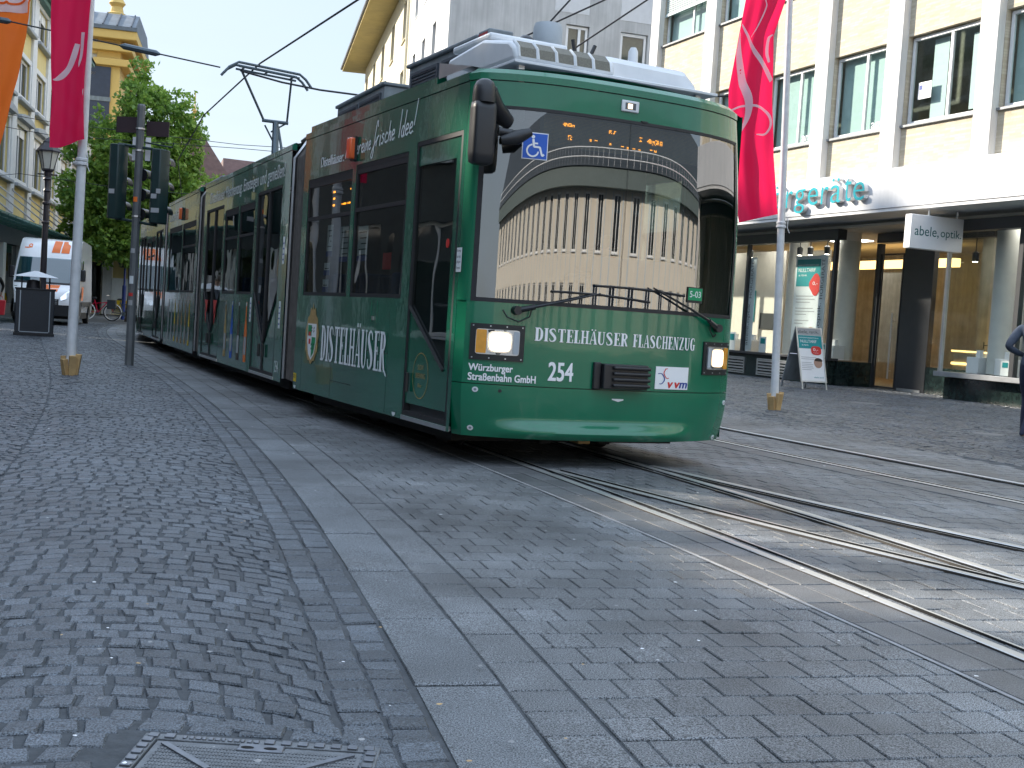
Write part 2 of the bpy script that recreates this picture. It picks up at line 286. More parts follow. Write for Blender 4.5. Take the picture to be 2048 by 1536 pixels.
# condensed slab-serif capitals drawn by hand: strokes on a .5 x 1 cell
def serif(mb, word, u0, z0, w, h, P, d):
    tw = {'I': .3, ' ': .3, 'L': .48, 'E': .5, 'F': .48}; adv = [tw.get(c, .58) for c in word]; sx = w/sum(adv); x = 0; k = 0
    for c, a in zip(word, adv):
        def q(pts):
            nonlocal k; k += 1
            mb.poly([P(u0+(x+p[0])*sx, z0+p[1]*h, d+.00004*k) for p in pts])
        def bx(a0, a1, b0, b1): q([(a0, b0), (a1, b0), (a1, b1), (a0, b1)])
        def stem(sx_, w_=.17): bx(sx_, sx_+w_, .055, .945); bx(sx_-.05, sx_+w_+.05, 0, .055); bx(sx_-.05, sx_+w_+.05, .945, 1)
        def rb(pts):
            nonlocal k; k += 1
            ribbon(mb, [(u0+(x+p[0])*sx, z0+p[1]*h, p[2]*(sx+h)/2*1.18) for p in pts], P, d+.00004*k, 6)
        if c == 'I': stem(.07)
        elif c == 'D': stem(.07); rb([(.2, .97, .055), (.33, .94, .07), (.43, .75, .13), (.45, .5, .15), (.43, .25, .13), (.33, .06, .07), (.2, .03, .055)])
        elif c in 'SG':
            if c == 'S': rb([(.44, .76, .03), (.38, .92, .06), (.26, .97, .055), (.14, .9, .1), (.11, .75, .14), (.24, .57, .16), (.38, .4, .16), (.43, .22, .14), (.36, .08, .09), (.24, .03, .055), (.12, .08, .06), (.07, .26, .03)])
            else: rb([(.45, .74, .03), (.4, .93, .06), (.28, .97, .055), (.15, .85, .12), (.11, .5, .15), (.15, .15, .12), (.28, .03, .055), (.4, .08, .06)]); bx(.34, .48, .03, .42); bx(.29, .53, .42, .475)
        elif c == 'C': rb([(.46, .70, .03), (.41, .92, .06), (.28, .97, .055), (.15, .85, .12), (.11, .5, .15), (.15, .15, .12), (.28, .03, .055), (.41, .09, .06), (.46, .28, .03)])
        elif c == 'T': bx(.2, .35, .055, .94); bx(.15, .4, 0, .055); bx(.03, .52, .94, 1); bx(.03, .08, .74, .94); bx(.47, .52, .74, .94)
        elif c in 'EF':
            stem(.07); bx(.27, .44, .95, 1); bx(.39, .44, .76, .95); bx(.22, .36, .48, .53); bx(.31, .36, .40, .61)
            if c == 'E': bx(.27, .46, 0, .05); bx(.41, .46, .05, .26)
        elif c == 'L': stem(.07); bx(.27, .44, 0, .05); bx(.39, .44, .05, .28)
        elif c == 'H': stem(.06, .13); stem(.37, .13); bx(.19, .37, .47, .53)
        elif c == 'U': rb([(.12, .95, .14), (.12, .3, .14), (.19, .08, .09), (.29, .03, .06), (.39, .09, .06), (.44, .3, .055), (.44, .95, .055)]); bx(.0, .24, .955, 1); bx(.35, .53, .955, 1)
        elif c in 'AÄ':
            q([(.26, 1), (.34, 1), (.53, .05), (.38, .05)]); q([(.25, .97), (.27, .9), (.1, .05), (.06, .05)]); bx(.15, .38, .3, .35); bx(0, .18, 0, .05); bx(.33, .58, 0, .05)
            if c == 'Ä': bx(.13, .23, 1.05, 1.15); bx(.35, .45, 1.05, 1.15)
        elif c == 'R': stem(.07); rb([(.2, .97, .055), (.35, .94, .08), (.42, .75, .14), (.35, .56, .08), (.2, .52, .055)]); q([(.24, .5), (.36, .52), (.53, 0), (.4, 0)])
        elif c == 'N': bx(.08, .13, .05, .95); bx(.42, .47, .05, .95); q([(.05, 1), (.2, 1), (.47, 0), (.36, 0)]); bx(.02, .2, 0, .05); bx(.34, .54, .95, 1)
        elif c == 'Z': bx(.05, .47, .95, 1); q([(.32, .95), (.47, .95), (.21, .05), (.06, .05)]); bx(.06, .48, 0, .05); bx(.05, .1, .76, .95); bx(.43, .48, .05, .24)
        x += a
# ================================================================== ground
class Curve:
    def __init__(s, pts, deg=5, y0=-9, y1=70):
        P = np.array(pts); c = np.polyfit(P[:, 1]/30, P[:, 0], deg); y = np.arange(y0, y1, .02); x = np.polyval(c, y/30)
        s.x, s.y = x, y; s.s = np.concatenate([[0], np.cumsum(np.hypot(np.diff(x), np.diff(y)))])
        tx, ty = np.gradient(x, s.s), np.gradient(y, s.s); l = np.hypot(tx, ty); s.nx, s.ny = ty/l, -tx/l     # normal to the right when walking away
    def at(s, a, t): return (np.interp(a, s.s, s.x)+t*np.interp(a, s.s, s.nx), np.interp(a, s.s, s.y)+t*np.interp(a, s.s, s.ny))
    def head(s, a): return np.arctan2(np.interp(a, s.s, s.nx), -np.interp(a, s.s, s.ny))   # unused helper
    def s_of_y(s, y): return float(np.interp(y, s.y, s.s))
K = Curve([(2.0, -9), (1.25, -4), (.82, -1.5), (.48, 0), (-.12, 2.76), (-.27, 3.42), (-.5, 4.4), (-.74, 5.36), (-1.05, 6.58), (-1.26, 7.32), (-1.65, 8.48), (-2.74, 11.52), (-3.9, 14.53), (-5.7, 18.84), (-8.05, 24.52), (-10.6, 31.29), (-13.3, 40), (-15.7, 50), (-20, 70)])
TRK = Curve([(4.6, -9), (3.9, -5), (3.0, -.5), (2.5, 2), (2.12, 3.5), (1.87, 4.2), (1.72, 4.64), (1.49, 5.25), (1.14, 6.2), (.78, 6.99), (.39, 8.05), (.19, 8.6), (-1.64, 12.6), (-4.45, 19.35), (-6.05, 22.95), (-8.05, 27.9), (-10.2, 35), (-12.4, 44), (-17, 62)], 6)
TRB = Curve([(8.5, -3), (5.6, 1.4), (3.7, 3.7), (2.37, 5.39), (2.05, 5.78), (1.68, 6.32), (1.34, 6.86), (1.02, 7.49), (.62, 8.2), (.2, 8.75), (-.2, 9.5)], 4, -3, 8.75)
T2 = Curve([(8.2, 0), (5.6, 4.5), (3.57, 8.22), (2.11, 11.93), (.4, 15.9), (-1.6, 21), (-5.5, 31), (-9.5, 45), (-13, 60)], 4, -4, 62)
BND = Curve([(9.6, 3.5), (6.9, 8), (4.85, 11.22), (2.75, 14.85), (.5, 19.5), (-3.5, 29.5), (-7.0, 40)], 3, 2, 42)
def sheet(name, m, pts, z, kind='structure'):
    mb = MB(); mb.poly([(*p, z) for p in pts]); return struct(mb.build(name, m), kind)
sheet('ground', 'ground', [(-300, -300), (300, -300), (300, 400), (-300, 400)], -.055)
def strip(mb, cv, s0, s1, t0, t1, z, step=.25):
    n = max(2, int((s1-s0)/step)); a = np.linspace(s0, s1, n+1); x0, y0 = cv.at(a, t0); x1, y1 = cv.at(a, t1)
    mb.add([(x0[i], y0[i], z) for i in range(n+1)]+[(x1[i], y1[i], z) for i in range(n+1)], [(i, n+1+i, n+2+i, i+1) for i in range(n)])
def stones(name, quads, m, bev, dz, dome, tilt, kind='structure'):
    """quads: (n,4,2) outlines counter-clockwise -> one mesh of chamfered stones"""
    q = np.asarray(quads); n = len(q); c = q.mean(1, keepdims=True)
    ln = np.linalg.norm(q-c, axis=2, keepdims=True); inner = c+(q-c)*(1-bev/ln)
    h = rng.normal(0, dz, (n, 1)); tl = rng.normal(0, tilt, (n, 1, 2))
    zi = h+((inner-c)*tl).sum(2); zo = zi-bev*.75
    V = np.zeros((n, 13, 3)); V[:, 0, :2] = c[:, 0]; V[:, 0, 2] = h[:, 0]+dome
    V[:, 1:5, :2] = inner; V[:, 1:5, 2] = zi; V[:, 5:9, :2] = q; V[:, 5:9, 2] = zo; V[:, 9:13, :2] = q; V[:, 9:13, 2] = -.05
    f3 = [(0, 1+k, 1+(k+1) % 4) for k in range(4)]; f4 = [(1+k, 5+k, 5+(k+1) % 4, 1+(k+1) % 4) for k in range(4)] + [(5+k, 9+k, 9+(k+1) % 4, 5+(k+1) % 4) for k in range(4)]
    base = (np.arange(n)*13)[:, None]
    F3 = (base+np.array(f3).reshape(1, -1)).reshape(-1); F4 = (base+np.array(f4).reshape(1, -1)).reshape(-1)
    me = bpy.data.meshes.new(name); me.vertices.add(n*13); me.vertices.foreach_set('co', V.reshape(-1).astype(np.float32))
    loops = np.concatenate([F3, F4]); me.loops.add(len(loops)); me.loops.foreach_set('vertex_index', loops.astype(np.int32))
    st = np.concatenate([np.arange(n*4)*3, n*12+np.arange(n*8)*4]); me.polygons.add(n*12)
    me.polygons.foreach_set('loop_start', st.astype(np.int32)); me.polygons.foreach_set('use_smooth', np.ones(n*12, bool))
    me.update(calc_edges=True); me.validate(); me.set_sharp_from_angle(angle=R(22)); me.materials.append(M[m])
    o = bpy.data.objects.new(name, me); C.objects.link(o); o['kind'] = kind; return o
def ccw(q):
    a = 0
    for i in range(4): a += q[i][0]*q[(i+1) % 4][1]-q[(i+1) % 4][0]*q[i][1]
    return q if a > 0 else q[::-1]
# bedding mortar between the stones
mb = MB(); strip(mb, K, 0, K.s_of_y(56), -14, 7.5, -.0055, .5); struct(mb.build('roadbed', 'mortar'))
mb = MB(); strip(mb, BND, 0, BND.s_of_y(41), .0, 16, -.0125, .5); struct(mb.build('side_roadbed', 'mortar'))
MAN = (-.83, -.26, 1.9, 2.86)     # manhole cover: x0,x1,y0,y1
def inman(x, y, e=0): return MAN[0]-e < x < MAN[1]+e and MAN[2]-e < y < MAN[3]+e
def seg_stones(cv, s0, s1, sgn, t0, t1, vis, w=.094, rise=.30, seg=1.35):
    out = []; ns = int((s1-s0)/w); 
    for k in range(int((t1-t0)/seg)+1):
        tc = t0+(k+.5)*seg
        nst = max(6, int(seg*1.0/w))
        for i in range(ns):
            off = rng.uniform(0, 1)
            for j in range(-1, nst+1):
                a0, a1 = (j+off)/nst, (j+1+off)/nst
                if a1 < .02 or a0 > .985: continue
                a0, a1 = max(a0, .0), min(a1, 1.0)
                f = lambda a: (t0+(k+a)*seg, s0+i*w+rise*(1-(2*a-1)**2))
                g = .006; ta, sa = f(a0); tb, sb = f(a1); L = math.hypot(tb-ta, sb-sa)
                if L < .022: continue
                ux, uy = (tb-ta)/L, (sb-sa)/L; wd = w*max(.55, abs(ux))
                jt = lambda: rng.uniform(-.0055, .0055)
                pts = [(ta+ux*g+jt()*.6, sa+uy*g+g*.7+jt()), (tb-ux*g+jt()*.6, sb-uy*g+g*.7+jt()), (tb-ux*g+jt()*.6-uy*.0, sb-uy*g+w-g*.6+jt()), (ta+ux*g+jt()*.6, sa+uy*g+w-g*.6+jt())]
                sk = rng.uniform(-.012, .012); pts[2] = (pts[2][0]+sk, pts[2][1]); pts[3] = (pts[3][0]+sk, pts[3][1])
                pts = [(min(max(p[0], t0), t1), p[1]) for p in pts]
                if pts[1][0]-pts[0][0] < .02 or pts[2][0]-pts[3][0] < .02: continue
                xy = [tuple(map(float, cv.at(p[1], sgn*p[0]))) for p in pts]
                cx, cy = xy[0]
                if not vis(cx, cy) or inman(cx, cy, .02): continue
                out.append(ccw(xy))
    return out
Q = seg_stones(K, K.s_of_y(1.4), K.s_of_y(45), -1, .236, 11.5, lambda x, y: -.46*y-2.2 < x)
for col in (0, 1):       # two border courses along the kerb
    s = K.s_of_y(.8)
    while s < K.s_of_y(45):
        l = rng.uniform(.09, .135); j = lambda: rng.uniform(-.006, .006); a, b = .006+col*.116, .006+col*.116+.107
        q = [tuple(map(float, K.at(s+.004+j(), -a+j()))), tuple(map(float, K.at(s+l-.004+j(), -a+j()))), tuple(map(float, K.at(s+l-.004+j(), -b+j()))), tuple(map(float, K.at(s+.004+j(), -b+j())))]
        if not inman(*q[0], .03): Q.append(ccw(q))
        s += l
for (x0, y1, n) in ((-1.0, 2.885, 7),):     # straight course laid against the cover
    for k in range(n):
        x = x0+k*.125; Q.append(ccw([(x+.006, y1+.01), (x+.117, y1+.012), (x+.115, y1+.098), (x+.008, y1+.1)]))
stones('cobblestones', Q, 'cobble', .007, .0018, .0018, .016)
Q = seg_stones(BND, BND.s_of_y(4), BND.s_of_y(40), 1, .12, 14, lambda x, y: x < .46*y+2 and y > 7, w=.10, rise=.26, seg=1.3)
stones('cobblestones', Q, 'cobble', .007, .0025, .0015, .02)
# kerb slabs
Q = []; s = K.s_of_y(.5)
while s < K.s_of_y(52):
    l = rng.uniform(.72, 1.05); g = .006
    n = 3
    for k in range(n):
        a, b = s+l*k/n+(g if k == 0 else 0), s+l*(k+1)/n-(g if k == n-1 else 0)
    Q.append(ccw([tuple(map(float, K.at(p, t))) for p, t in ((s+g, .012), (s+l-g, .012), (s+l-g, .262), (s+g, .262))])); s += l
stones('kerb', Q, 'slab', .008, .002, .002, .003)
# second course, then the staggered paver field
Q = []; s = K.s_of_y(.5)
while s < K.s_of_y(52):
    l = rng.uniform(.17, .34); Q.append(ccw([tuple(map(float, K.at(p, t))) for p, t in ((s+.004, .272), (s+l-.004, .272), (s+l-.004, .455), (s+.004, .455))])); s += l
s0 = K.s_of_y(.6); i = 0
IRON = ((-2.31, 11.12), (-1.94, 11.55), (-1.68, 10.92), (-2.06, 10.55))
def inq(x, y, q): return all((q[(k+1) % 4][0]-q[k][0])*(y-q[k][1])-(q[(k+1) % 4][1]-q[k][1])*(x-q[k][0]) < 0 for k in range(4))
while s0 < K.s_of_y(50):
    t = .462-(.075 if i % 2 else 0)
    y_here = float(K.at(s0, 0)[1]); tmax = 6.9 if y_here > 5 else 7.3
    while t < tmax:
        a, b = max(t, .464), t+.15
        if b-a > .04:
            q = [tuple(map(float, K.at(p, tt))) for p, tt in ((s0+.003, a+.003), (s0+.167, a+.003), (s0+.167, b-.003), (s0+.003, b-.003))]
            cx, cy = q[0]
            if cx < .46*cy+2 and not inq(cx+.05, cy+.05, IRON): Q.append(ccw(q))
        t += .15
    s0 += .17; i += 1
stones('pavers', Q, 'paver', .0045, .0012, .0004, .004)
# track bed slabs, rails with their grooves, pale mortar lines
bed = MB(); Qb = []
def bedslabs(cv, s0, s1, t0, t1):
    s = s0
    while s < s1:
        l = .31; Qb.append(ccw([tuple(map(float, cv.at(p, t))) for p, t in ((s+.003, t0), (s+l-.003, t0), (s+l-.003, t1), (s+.003, t1))])); s += l
sa, sb = TRK.s_of_y(-2), TRK.s_of_y(44)
for t0, t1 in ((-.36, -.2), (-.196, -.03)): bedslabs(TRK, sa, sb, t0, t1)
for t0, t1 in ((1.13, 1.27), (1.275, 1.4)): bedslabs(TRK, TRK.s_of_y(8.8), sb, t0, t1)
for t0, t1 in ((-.3, -.03), (1.13, 1.4)): bedslabs(T2, T2.s_of_y(-1), T2.s_of_y(58), t0, t1)
stones('track_bed', np.array(Qb)+0.0, 'railbed', .005, .001, .0, .003).location.z = .006
mb = MB(); strip(mb, TRK, sa, TRK.s_of_y(10), -.385, -.365, .0045); strip(mb, TRK, sa, TRK.s_of_y(10), -.199, -.197, .0125)
struct(mb.build('mortar_line', 'mortar_pale'))
def rail(name, cv, t, s0, s1, side):
    """grooved street rail: polished head, black groove on the gauge side, narrow lip"""
    n = max(8, int((s1-s0)/.2)); a = np.linspace(s0, s1, n+1); mb = MB()
    prof = [(-.042, -.02, 1), (-.042, .012, 0), (-.036, .0145, 0), (.008, .0145, 0), (.016, .010, 1), (.018, -.03, 2), (.070, -.03, 2), (.072, .0115, 0), (.084, .0125, 0), (.086, -.02, 1)]
    rows = []
    for u, z, k in prof:
        x, y = cv.at(a, t+side*u); rows.append([(x[i], y[i], z) for i in range(n+1)])
    for k in range(len(prof)-1):
        mb.mi = {0: 1, 1: 0, 2: 0, 3: 0, 4: 2, 5: 2, 6: 2, 7: 0, 8: 1}[k]
        kk = len(mb.v); mb.v += rows[k]+rows[k+1]
        for i in range(n): mb.f.append([kk+i, kk+i+1, kk+n+2+i, kk+n+1+i] if side < 0 else [kk+i, kk+n+1+i, kk+n+2+i, kk+i+1]); mb.m.append(mb.mi)
    return struct(mb.build(name, ['steel_rail', 'rail_side', 'groove'], smooth=30))
rail('tram_rail', TRK, 0, sa, sb, 1); rail('tram_rail', TRK, 1.0, sa, sb, -1)
rail('tram_rail', TRB, 0, TRB.s_of_y(-1), TRB.s_of_y(8.6), 1); rail('tram_rail', TRB, 1.0, TRB.s_of_y(-1), TRB.s_of_y(8.75), -1)
rail('tram_rail', T2, 0, T2.s_of_y(-1), T2.s_of_y(58), 1); rail('tram_rail', T2, 1.0, T2.s_of_y(-1), T2.s_of_y(58), -1)
# cast iron manhole cover at the camera's feet
mh = thing('manhole_cover', 'rectangular cast iron manhole cover with notched rim set in the cobbles', 'manhole cover', (MAN[0], MAN[2], 0))
w_, l_ = MAN[1]-MAN[0], MAN[3]-MAN[2]; mb = MB()
mb.frame(0, w_, 0, l_, .034, lambda u, v, d: (u, v, d), .004, -.03); mb.build('rim', 'iron', mh, bevel=.002)
mb = MB()
for k in range(14):
    if not 2 <= k <= 6: mb.box(.012+k*.04, .036+k*.04, l_-.03, l_-.006, .004, .009)
for k in range(23):
    for x in (.006, w_-.03): mb.box(x, x+.024, .02+k*.04, .044+k*.04, .004, .009)
for k in range(12): mb.box(.095+k*.0155, .104+k*.0155+(k % 3)*.002, l_-.027, l_-.01, .004, .0075)
mb.build('rim_blocks', 'iron_worn', mh, bevel=.0015)
mb = MB(); mb.box(.04, w_-.04, .04, l_-.04, -.03, .001)
for i in range(60):
    for j in range(8):
        x, y = .055+i*.0078, l_-.06-j*.02
        mb.box(x, x+.0045, y-.015+(i % 2)*.002, y-.002, .001, .0028)
mb.build('lid', 'iron', mh)
for a, b in (((.06, l_-.06), (.2, l_-.2)), ((w_-.06, l_-.06), (w_-.2, l_-.2))):
    dx, dy = b[0]-a[0], b[1]-a[1]; n_ = math.hypot(dx, dy); px, py = -dy/n_*.008, dx/n_*.008
    mb = MB(); mb.prism([(a[0]+px, a[1]+py), (b[0]+px, b[1]+py), (b[0]-px, b[1]-py), (a[0]-px, a[1]-py)], lambda x, y: (x, y, .0005), lambda x, y: (x, y, .0065)); mb.build('lid_rib', 'iron_worn', mh)
mb = MB(); mb.box(w_/2-.05, w_/2+.06, l_-.075, l_-.034, .0, .006); mb.build('lifting_plate', 'iron_worn', mh, bevel=.003)
for x in (w_/2-.04, w_/2+.015):
    mb = MB(); mb.lathe([(.0, .0066), (.016, .0066), (.016, .0068)], (0, 0, 0), 12); o = mb.build('lifting_slot', 'groove', mh); o.scale = (1, .5, 1); o.location = (x+.014, l_-.06, 0)
dg = thing('drain_cover', 'dark rectangular iron plate set in the pavers beside the tram', 'drain cover', (*IRON[0], 0))
mb = MB(); mb.prism([(p[0]-IRON[0][0], p[1]-IRON[0][1]) for p in IRON][::-1], lambda x, y: (x, y, -.02), lambda x, y: (x, y, .003)); mb.build('plate', 'iron', dg, bevel=.002)
mb = MB(); vx = [Vector((p[0]-IRON[0][0], p[1]-IRON[0][1], .0035)) for p in IRON]
for k in range(1, 9):
    a, b = vx[0].lerp(vx[1], k/9), vx[3].lerp(vx[2], k/9); mb.tube([a.lerp(b, .06), a.lerp(b, .94)], .004, 5)
mb.build('ridges', 'iron_worn', dg)
for x, y, r_ in ((6.35, 21.5, .3), (4.35, 17.05, .16), (6.2, 15.5, .2)):
    mb = MB(); mb.lathe([(r_, -.02), (r_, .004), (r_-.02, .006), (.001, .006)], (0, 0, 0), 20); o = mb.build('access_cover', 'iron'); o.location = (x, y, 0)
    tag(o, {.3: 'round iron access cover, largest of the three, in front of the optician', .16: 'small round iron cover beside the wedged foot of the pink flagpole', .2: 'mid-sized round iron access cover behind the second track, nearest the walker'}[r_], 'cover', 'round covers in the paving')
# grit: gum spots, scraps and cigarette ends lying on the paving
mb = MB()
for k in range(300):
    y = 2.6+22*rng.uniform()**1.7; x = rng.uniform(-.44*y, .44*y); r_ = rng.uniform(.003, .009)*(1+y*.03); a0 = rng.uniform(0, 6)
    mb.mi = 0 if rng.uniform() < .6 else (1 if rng.uniform() < .6 else 2)
    mb.add([(x+r_*math.cos(a0+t)*rng.uniform(.5, 1.3), y+r_*math.sin(a0+t)*rng.uniform(.5, 1.3), .0175) for t in np.linspace(0, 6.283, 6, endpoint=False)]+[(x, y, .0185)], [(i, (i+1) % 6, 6) for i in range(6)])
struct(mb.build('litter', ['mortar_pale', 'decal_white', 'wood']), 'stuff')
# ================================================================== buildings
def win_parts(parent, name, u0, u1, z0, z1, P, d, splits, fm='frame_white', gm='house_glass', w=.07, room=None, sill=None, mull=None):
    """a window as frame (> panes); splits are fractions of the width"""
    mb = MB(); mb.frame(u0, u1, z0, z1, w, P, d+.04, d-.03)
    for f in splits: c = u0+(u1-u0)*f; mb.slab(c-w*.55, c+w*.55, z0+w, z1-w, P, d+.035, d-.03)
    fr = mb.build(name, fm, parent, bevel=.008)
    e = [0]+list(splits)+[1]
    for i in range(len(e)-1):
        a = u0+(u1-u0)*e[i]; b = u0+(u1-u0)*e[i+1]
        mb = MB(); mb.rect(a+.02, b-.02, z0+.02, z1-.02, P, d); mb.build('pane', gm, fr)
    if sill:
        mb = MB(); mb.slab(u0-.06, u1+.06, z0-.06, z0-.005, P, sill[0], d); mb.build('sill', sill[1], fr, bevel=.006)
    if room:
        mb = MB(); mb.slab(u0+.05, u1-.05, z0+.04, z1-.04, P, d-.12, d-.13); mb.build('curtain', room, fr)
    return fr
# ---------------------------------------------------------------- optician building on the right
RO = Vector((9.98, 23.76, 0)); RA = math.atan2(.9239, -.3827)
bd = thing('optician_building', 'pale brick building with white pilasters over an optician shop front', 'building', RO, RA)
WY = .6                                             # upper wall plane, local y is towards the street
PW = lambda u, z, d: (u, WY+d, z)
pil = [(-17.9, -17.4), (-15.3, -14.8), (-12.6, -12.1), (-10.0, -9.5), (-7.3, -6.8), (-4.7, -4.2), (-2.1, -1.6), (.5, 1.0), (3.32, 3.83), (5.9, 6.42), (8.55, 9.05), (11.2, 11.75), (14.45, 14.95)]
rows_ = [(5.84, 7.8), (9.62, 11.6), (13.4, 15.3)]
bays = [(pil[i][1]+.02, pil[i+1][0]-.02) for i in range(len(pil)-1)]
holes = [(a, b, z0, z1) for a, b in bays for z0, z1 in rows_]
mb = MB(); mb.plate(pil[0][0], 14.95, 4.5, 16.4, holes, PW, -.22); mb.build('upper_wall', 'stone_brick', bd)
for a, b in pil:
    mb = MB(); mb.box(a, b, WY-.02, WY+.17, 4.9, 16.4); mb.build('pilaster', 'white_render', bd, bevel=.012)
mb = MB(); mb.box(14.75, 14.95, -9, WY-.02, 0, 16.4); mb.box(pil[0][0], pil[0][0]+.2, -9, WY-.02, 0, 16.4); mb.build('end_wall', 'white_render', bd)
mb = MB(); mb.box(pil[0][0]-.4, 15.3, -9.4, WY+.7, 16.4, 16.75); mb.build('roof', 'zinc', bd)
mb = MB(); mb.box(pil[0][0]+.25, 14.7, -3.0, -2.9, 4.6, 16.3); mb.build('inner_wall', 'curtain', bd)
for k, (a, b) in enumerate(bays):
    for r, (z0, z1) in enumerate(rows_):
        sp = [.42] if (k+r) % 3 == 0 else [.46]
        wn = win_parts(bd, 'window', a+.03, b-.03, z0+.04, z1-.03, PW, -.14, sp, w=.075, sill=(.06, 'zinc'), gm='office_glass', room='blind' if (k*3+r*2) % 5 != 1 else None)
        if a < 3.2 and r == 0 and k in (7, 8):
            mb = MB(); mb.slab(a+.15, a+.6, z0+.2, z1-.2, PW, -.27, -.28); mb.slab(a+1.3, a+1.75, z0+.12, z1-.12, PW, -.27, -.28); mb.build('curtain_strip', 'poster', wn)
        if k == 11 and r == 1 or (k, r) == (10, 2):
            mb = MB()
            for q in range(16): mb.slab(a+.04, b-.04, z1-.08-q*.062, z1-.045-q*.062, PW, -.02, -.045)
            mb.slab(a+.02, b-.02, z1-1.09, z1-1.02, PW, .0, -.05); mb.build('blind', 'blind', wn)
def lettering(parent, name, s, u0, z0, w, h, P, d, m, rev=True, ext=0):
    v, f = text2d(s, w, h, ext); mb = MB()
    mb.add([P(u0-p[0] if rev else u0+p[0], z0+p[1], d+(p[2]*1 if ext else 0)) for p in v], f); return mb.build(name, m, parent, smooth=20)
lettering(bd, 'window_lettering', 'amadeus', 7.15, 5.98, 1.15, .21, PW, -.125, 'decal_white')
lettering(bd, 'window_lettering', 'amadeus', 4.52, 5.97, 1.15, .21, PW, -.125, 'decal_white')
mb = MB(); mb.slab(2.62, 3.03, 6.42, 6.78, PW, -.13, -.132); nt_ = mb.build('window_notice', 'decal_white', bd)
mb = MB(); mb.slab(2.9, 2.99, 6.62, 6.72, PW, -.127, -.129); mb.build('notice_emblem', 'decal_navy', nt_)
mb = MB()
for q in range(2): mb.slab(2.67, 2.86, 6.64-q*.16, 6.67-q*.16, PW, -.127, -.129)
mb.build('notice_line', 'print_grey', nt_)
# canopy with the fascia band
mb = MB(); mb.box(-18.2, 15.2, .02, 1.0, 4.03, 4.89); mb.build('fascia', 'fascia_white', bd, bevel=.01)
mb = MB(); mb.box(-18.1, 15.1, -.6, .98, 3.96, 4.028); mb.build('soffit', 'soffit', bd)
PF = lambda u, z, d: (u, 1.0+d, z)
v, f = text2d('hörgeräte', 4.35, 0); hh = max(p[1] for p in v)
# letters stand off the fascia: pale boxes with a teal face
words = 'hörgeräte'; x = 7.72; wd = {'h': .49, 'ö': .54, 'r': .35, 'g': .53, 'e': .51, 'ä': .50, 't': .32}
hs = {'h': .60, 'ö': .56, 'r': .40, 'g': .57, 'e': .41, 'ä': .56, 't': .53}
hs['e'] = .41
for c in words:
    z0 = 4.245-(.16 if c == 'g' else 0)
    v, f = text2d(c, wd[c]*.76, hs[c], 0, -.006); 
    mb = MB(); mb.mi = 0; mb.add([PF(x-p[0], z0+p[1], .125) for p in v], f); o = mb.build('sign_letter', ['cyan_letter'], bd)
    v2, f2 = text2d(c, wd[c]*.76, hs[c], .05, -.008); mb = MB(); mb.add([PF(x-p[0]+.003, z0+p[1]-.002, .062+p[2]*1.1) for p in v2], f2); mb.build('letter_body', 'letter_side', o)
    x -= wd[c]
# ground floor: plinth, left bay, recess with door, right bay
PS = lambda u, z, d: (u, d, z)
mb = MB(); mb.box(6.05, 14.7, -.22, .0, 0, .60); mb.build('plinth', 'marble_dark', bd, bevel=.006)
mb = MB(); mb.box(5.98, 14.72, -.25, .09, .60, .66); mb.build('display_ledge', 'frame_dark', bd, bevel=.005)
mb = MB(); mb.box(5.95, 14.72, -.2, .06, 3.55, 3.80); mb.build('shop_lintel', 'frame_dark', bd)
mb = MB(); mb.box(-17.8, 2.25, -.2, .05, 3.56, 3.80); mb.build('shop_lintel', 'frame_dark', bd)
for u in (6.05, 8.1 if 0 else 9.82, 12.4, 14.62):
    mb = MB(); mb.box(u-.04, u+.05, -.06, .05, .66, 3.55); mb.build('shop_mullion', 'frame_dark', bd, bevel=.004)
for a, b in ((6.10, 9.78), (9.87, 12.36), (12.45, 14.58)):
    mb = MB(); mb.slab(a, b, .66, 3.55, PS, .0, -.012); mb.build('shop_pane', 'shop_glass', bd)
# return face of the left bay (runs into the building) and the recess
mb = MB(); mb.box(6.0, 6.04, -1.24, -.06, .66, 3.55); mb.build('shop_pane', 'shop_glass', bd)
mb = MB(); mb.box(5.96, 6.2, -1.28, -.22, 0, .60); mb.build('plinth', 'marble_dark', bd)
mb = MB(); mb.box(5.94, 6.09, -1.38, -1.24, 0, 3.55); mb.build('door_post', 'frame_dark', bd, bevel=.006)
mb = MB(); mb.box(2.2, 6.05, -1.5, -1.2, 3.57, 3.8); mb.build('recess_lintel', 'frame_dark', bd)
dr = MB(); dr.frame(5.12, 5.92, .02, 3.3, .035, PS, -1.28, -1.33); dr = dr.build('door', 'frame_dark', bd)
mb = MB(); mb.slab(5.15, 5.89, .05, 3.27, PS, -1.30, -1.31); mb.build('pane', 'shop_glass', dr)
for zz in (.3, 1.75): pass
mb = MB(); mb.tube([(5.30, -1.21, .25), (5.30, -1.21, 1.85)], .02, 8)
for zz in (.45, 1.65): mb.tube([(5.30, -1.21, zz), (5.30, -1.3, zz)], .012, 6)
mb.build('handle', 'alu', dr)
mb = MB(); mb.box(4.08, 5.1, -1.42, -1.28, 0, 3.56); mb.build('dark_panel', 'frame_dark', bd, bevel=.005)
mb = MB(); mb.box(4.2, 5.0, -1.28, -1.265, .0, .06); mb.build('kick_strip', 'alu', bd)
mb = MB(); mb.box(2.2, 4.06, -1.4, -1.28, 0, .62); mb.build('plinth', 'marble_dark', bd)
mb = MB(); mb.slab(2.3, 4.06, .66, 3.56, PS, -1.3, -1.31); mb.build('shop_pane', 'shop_glass', bd)
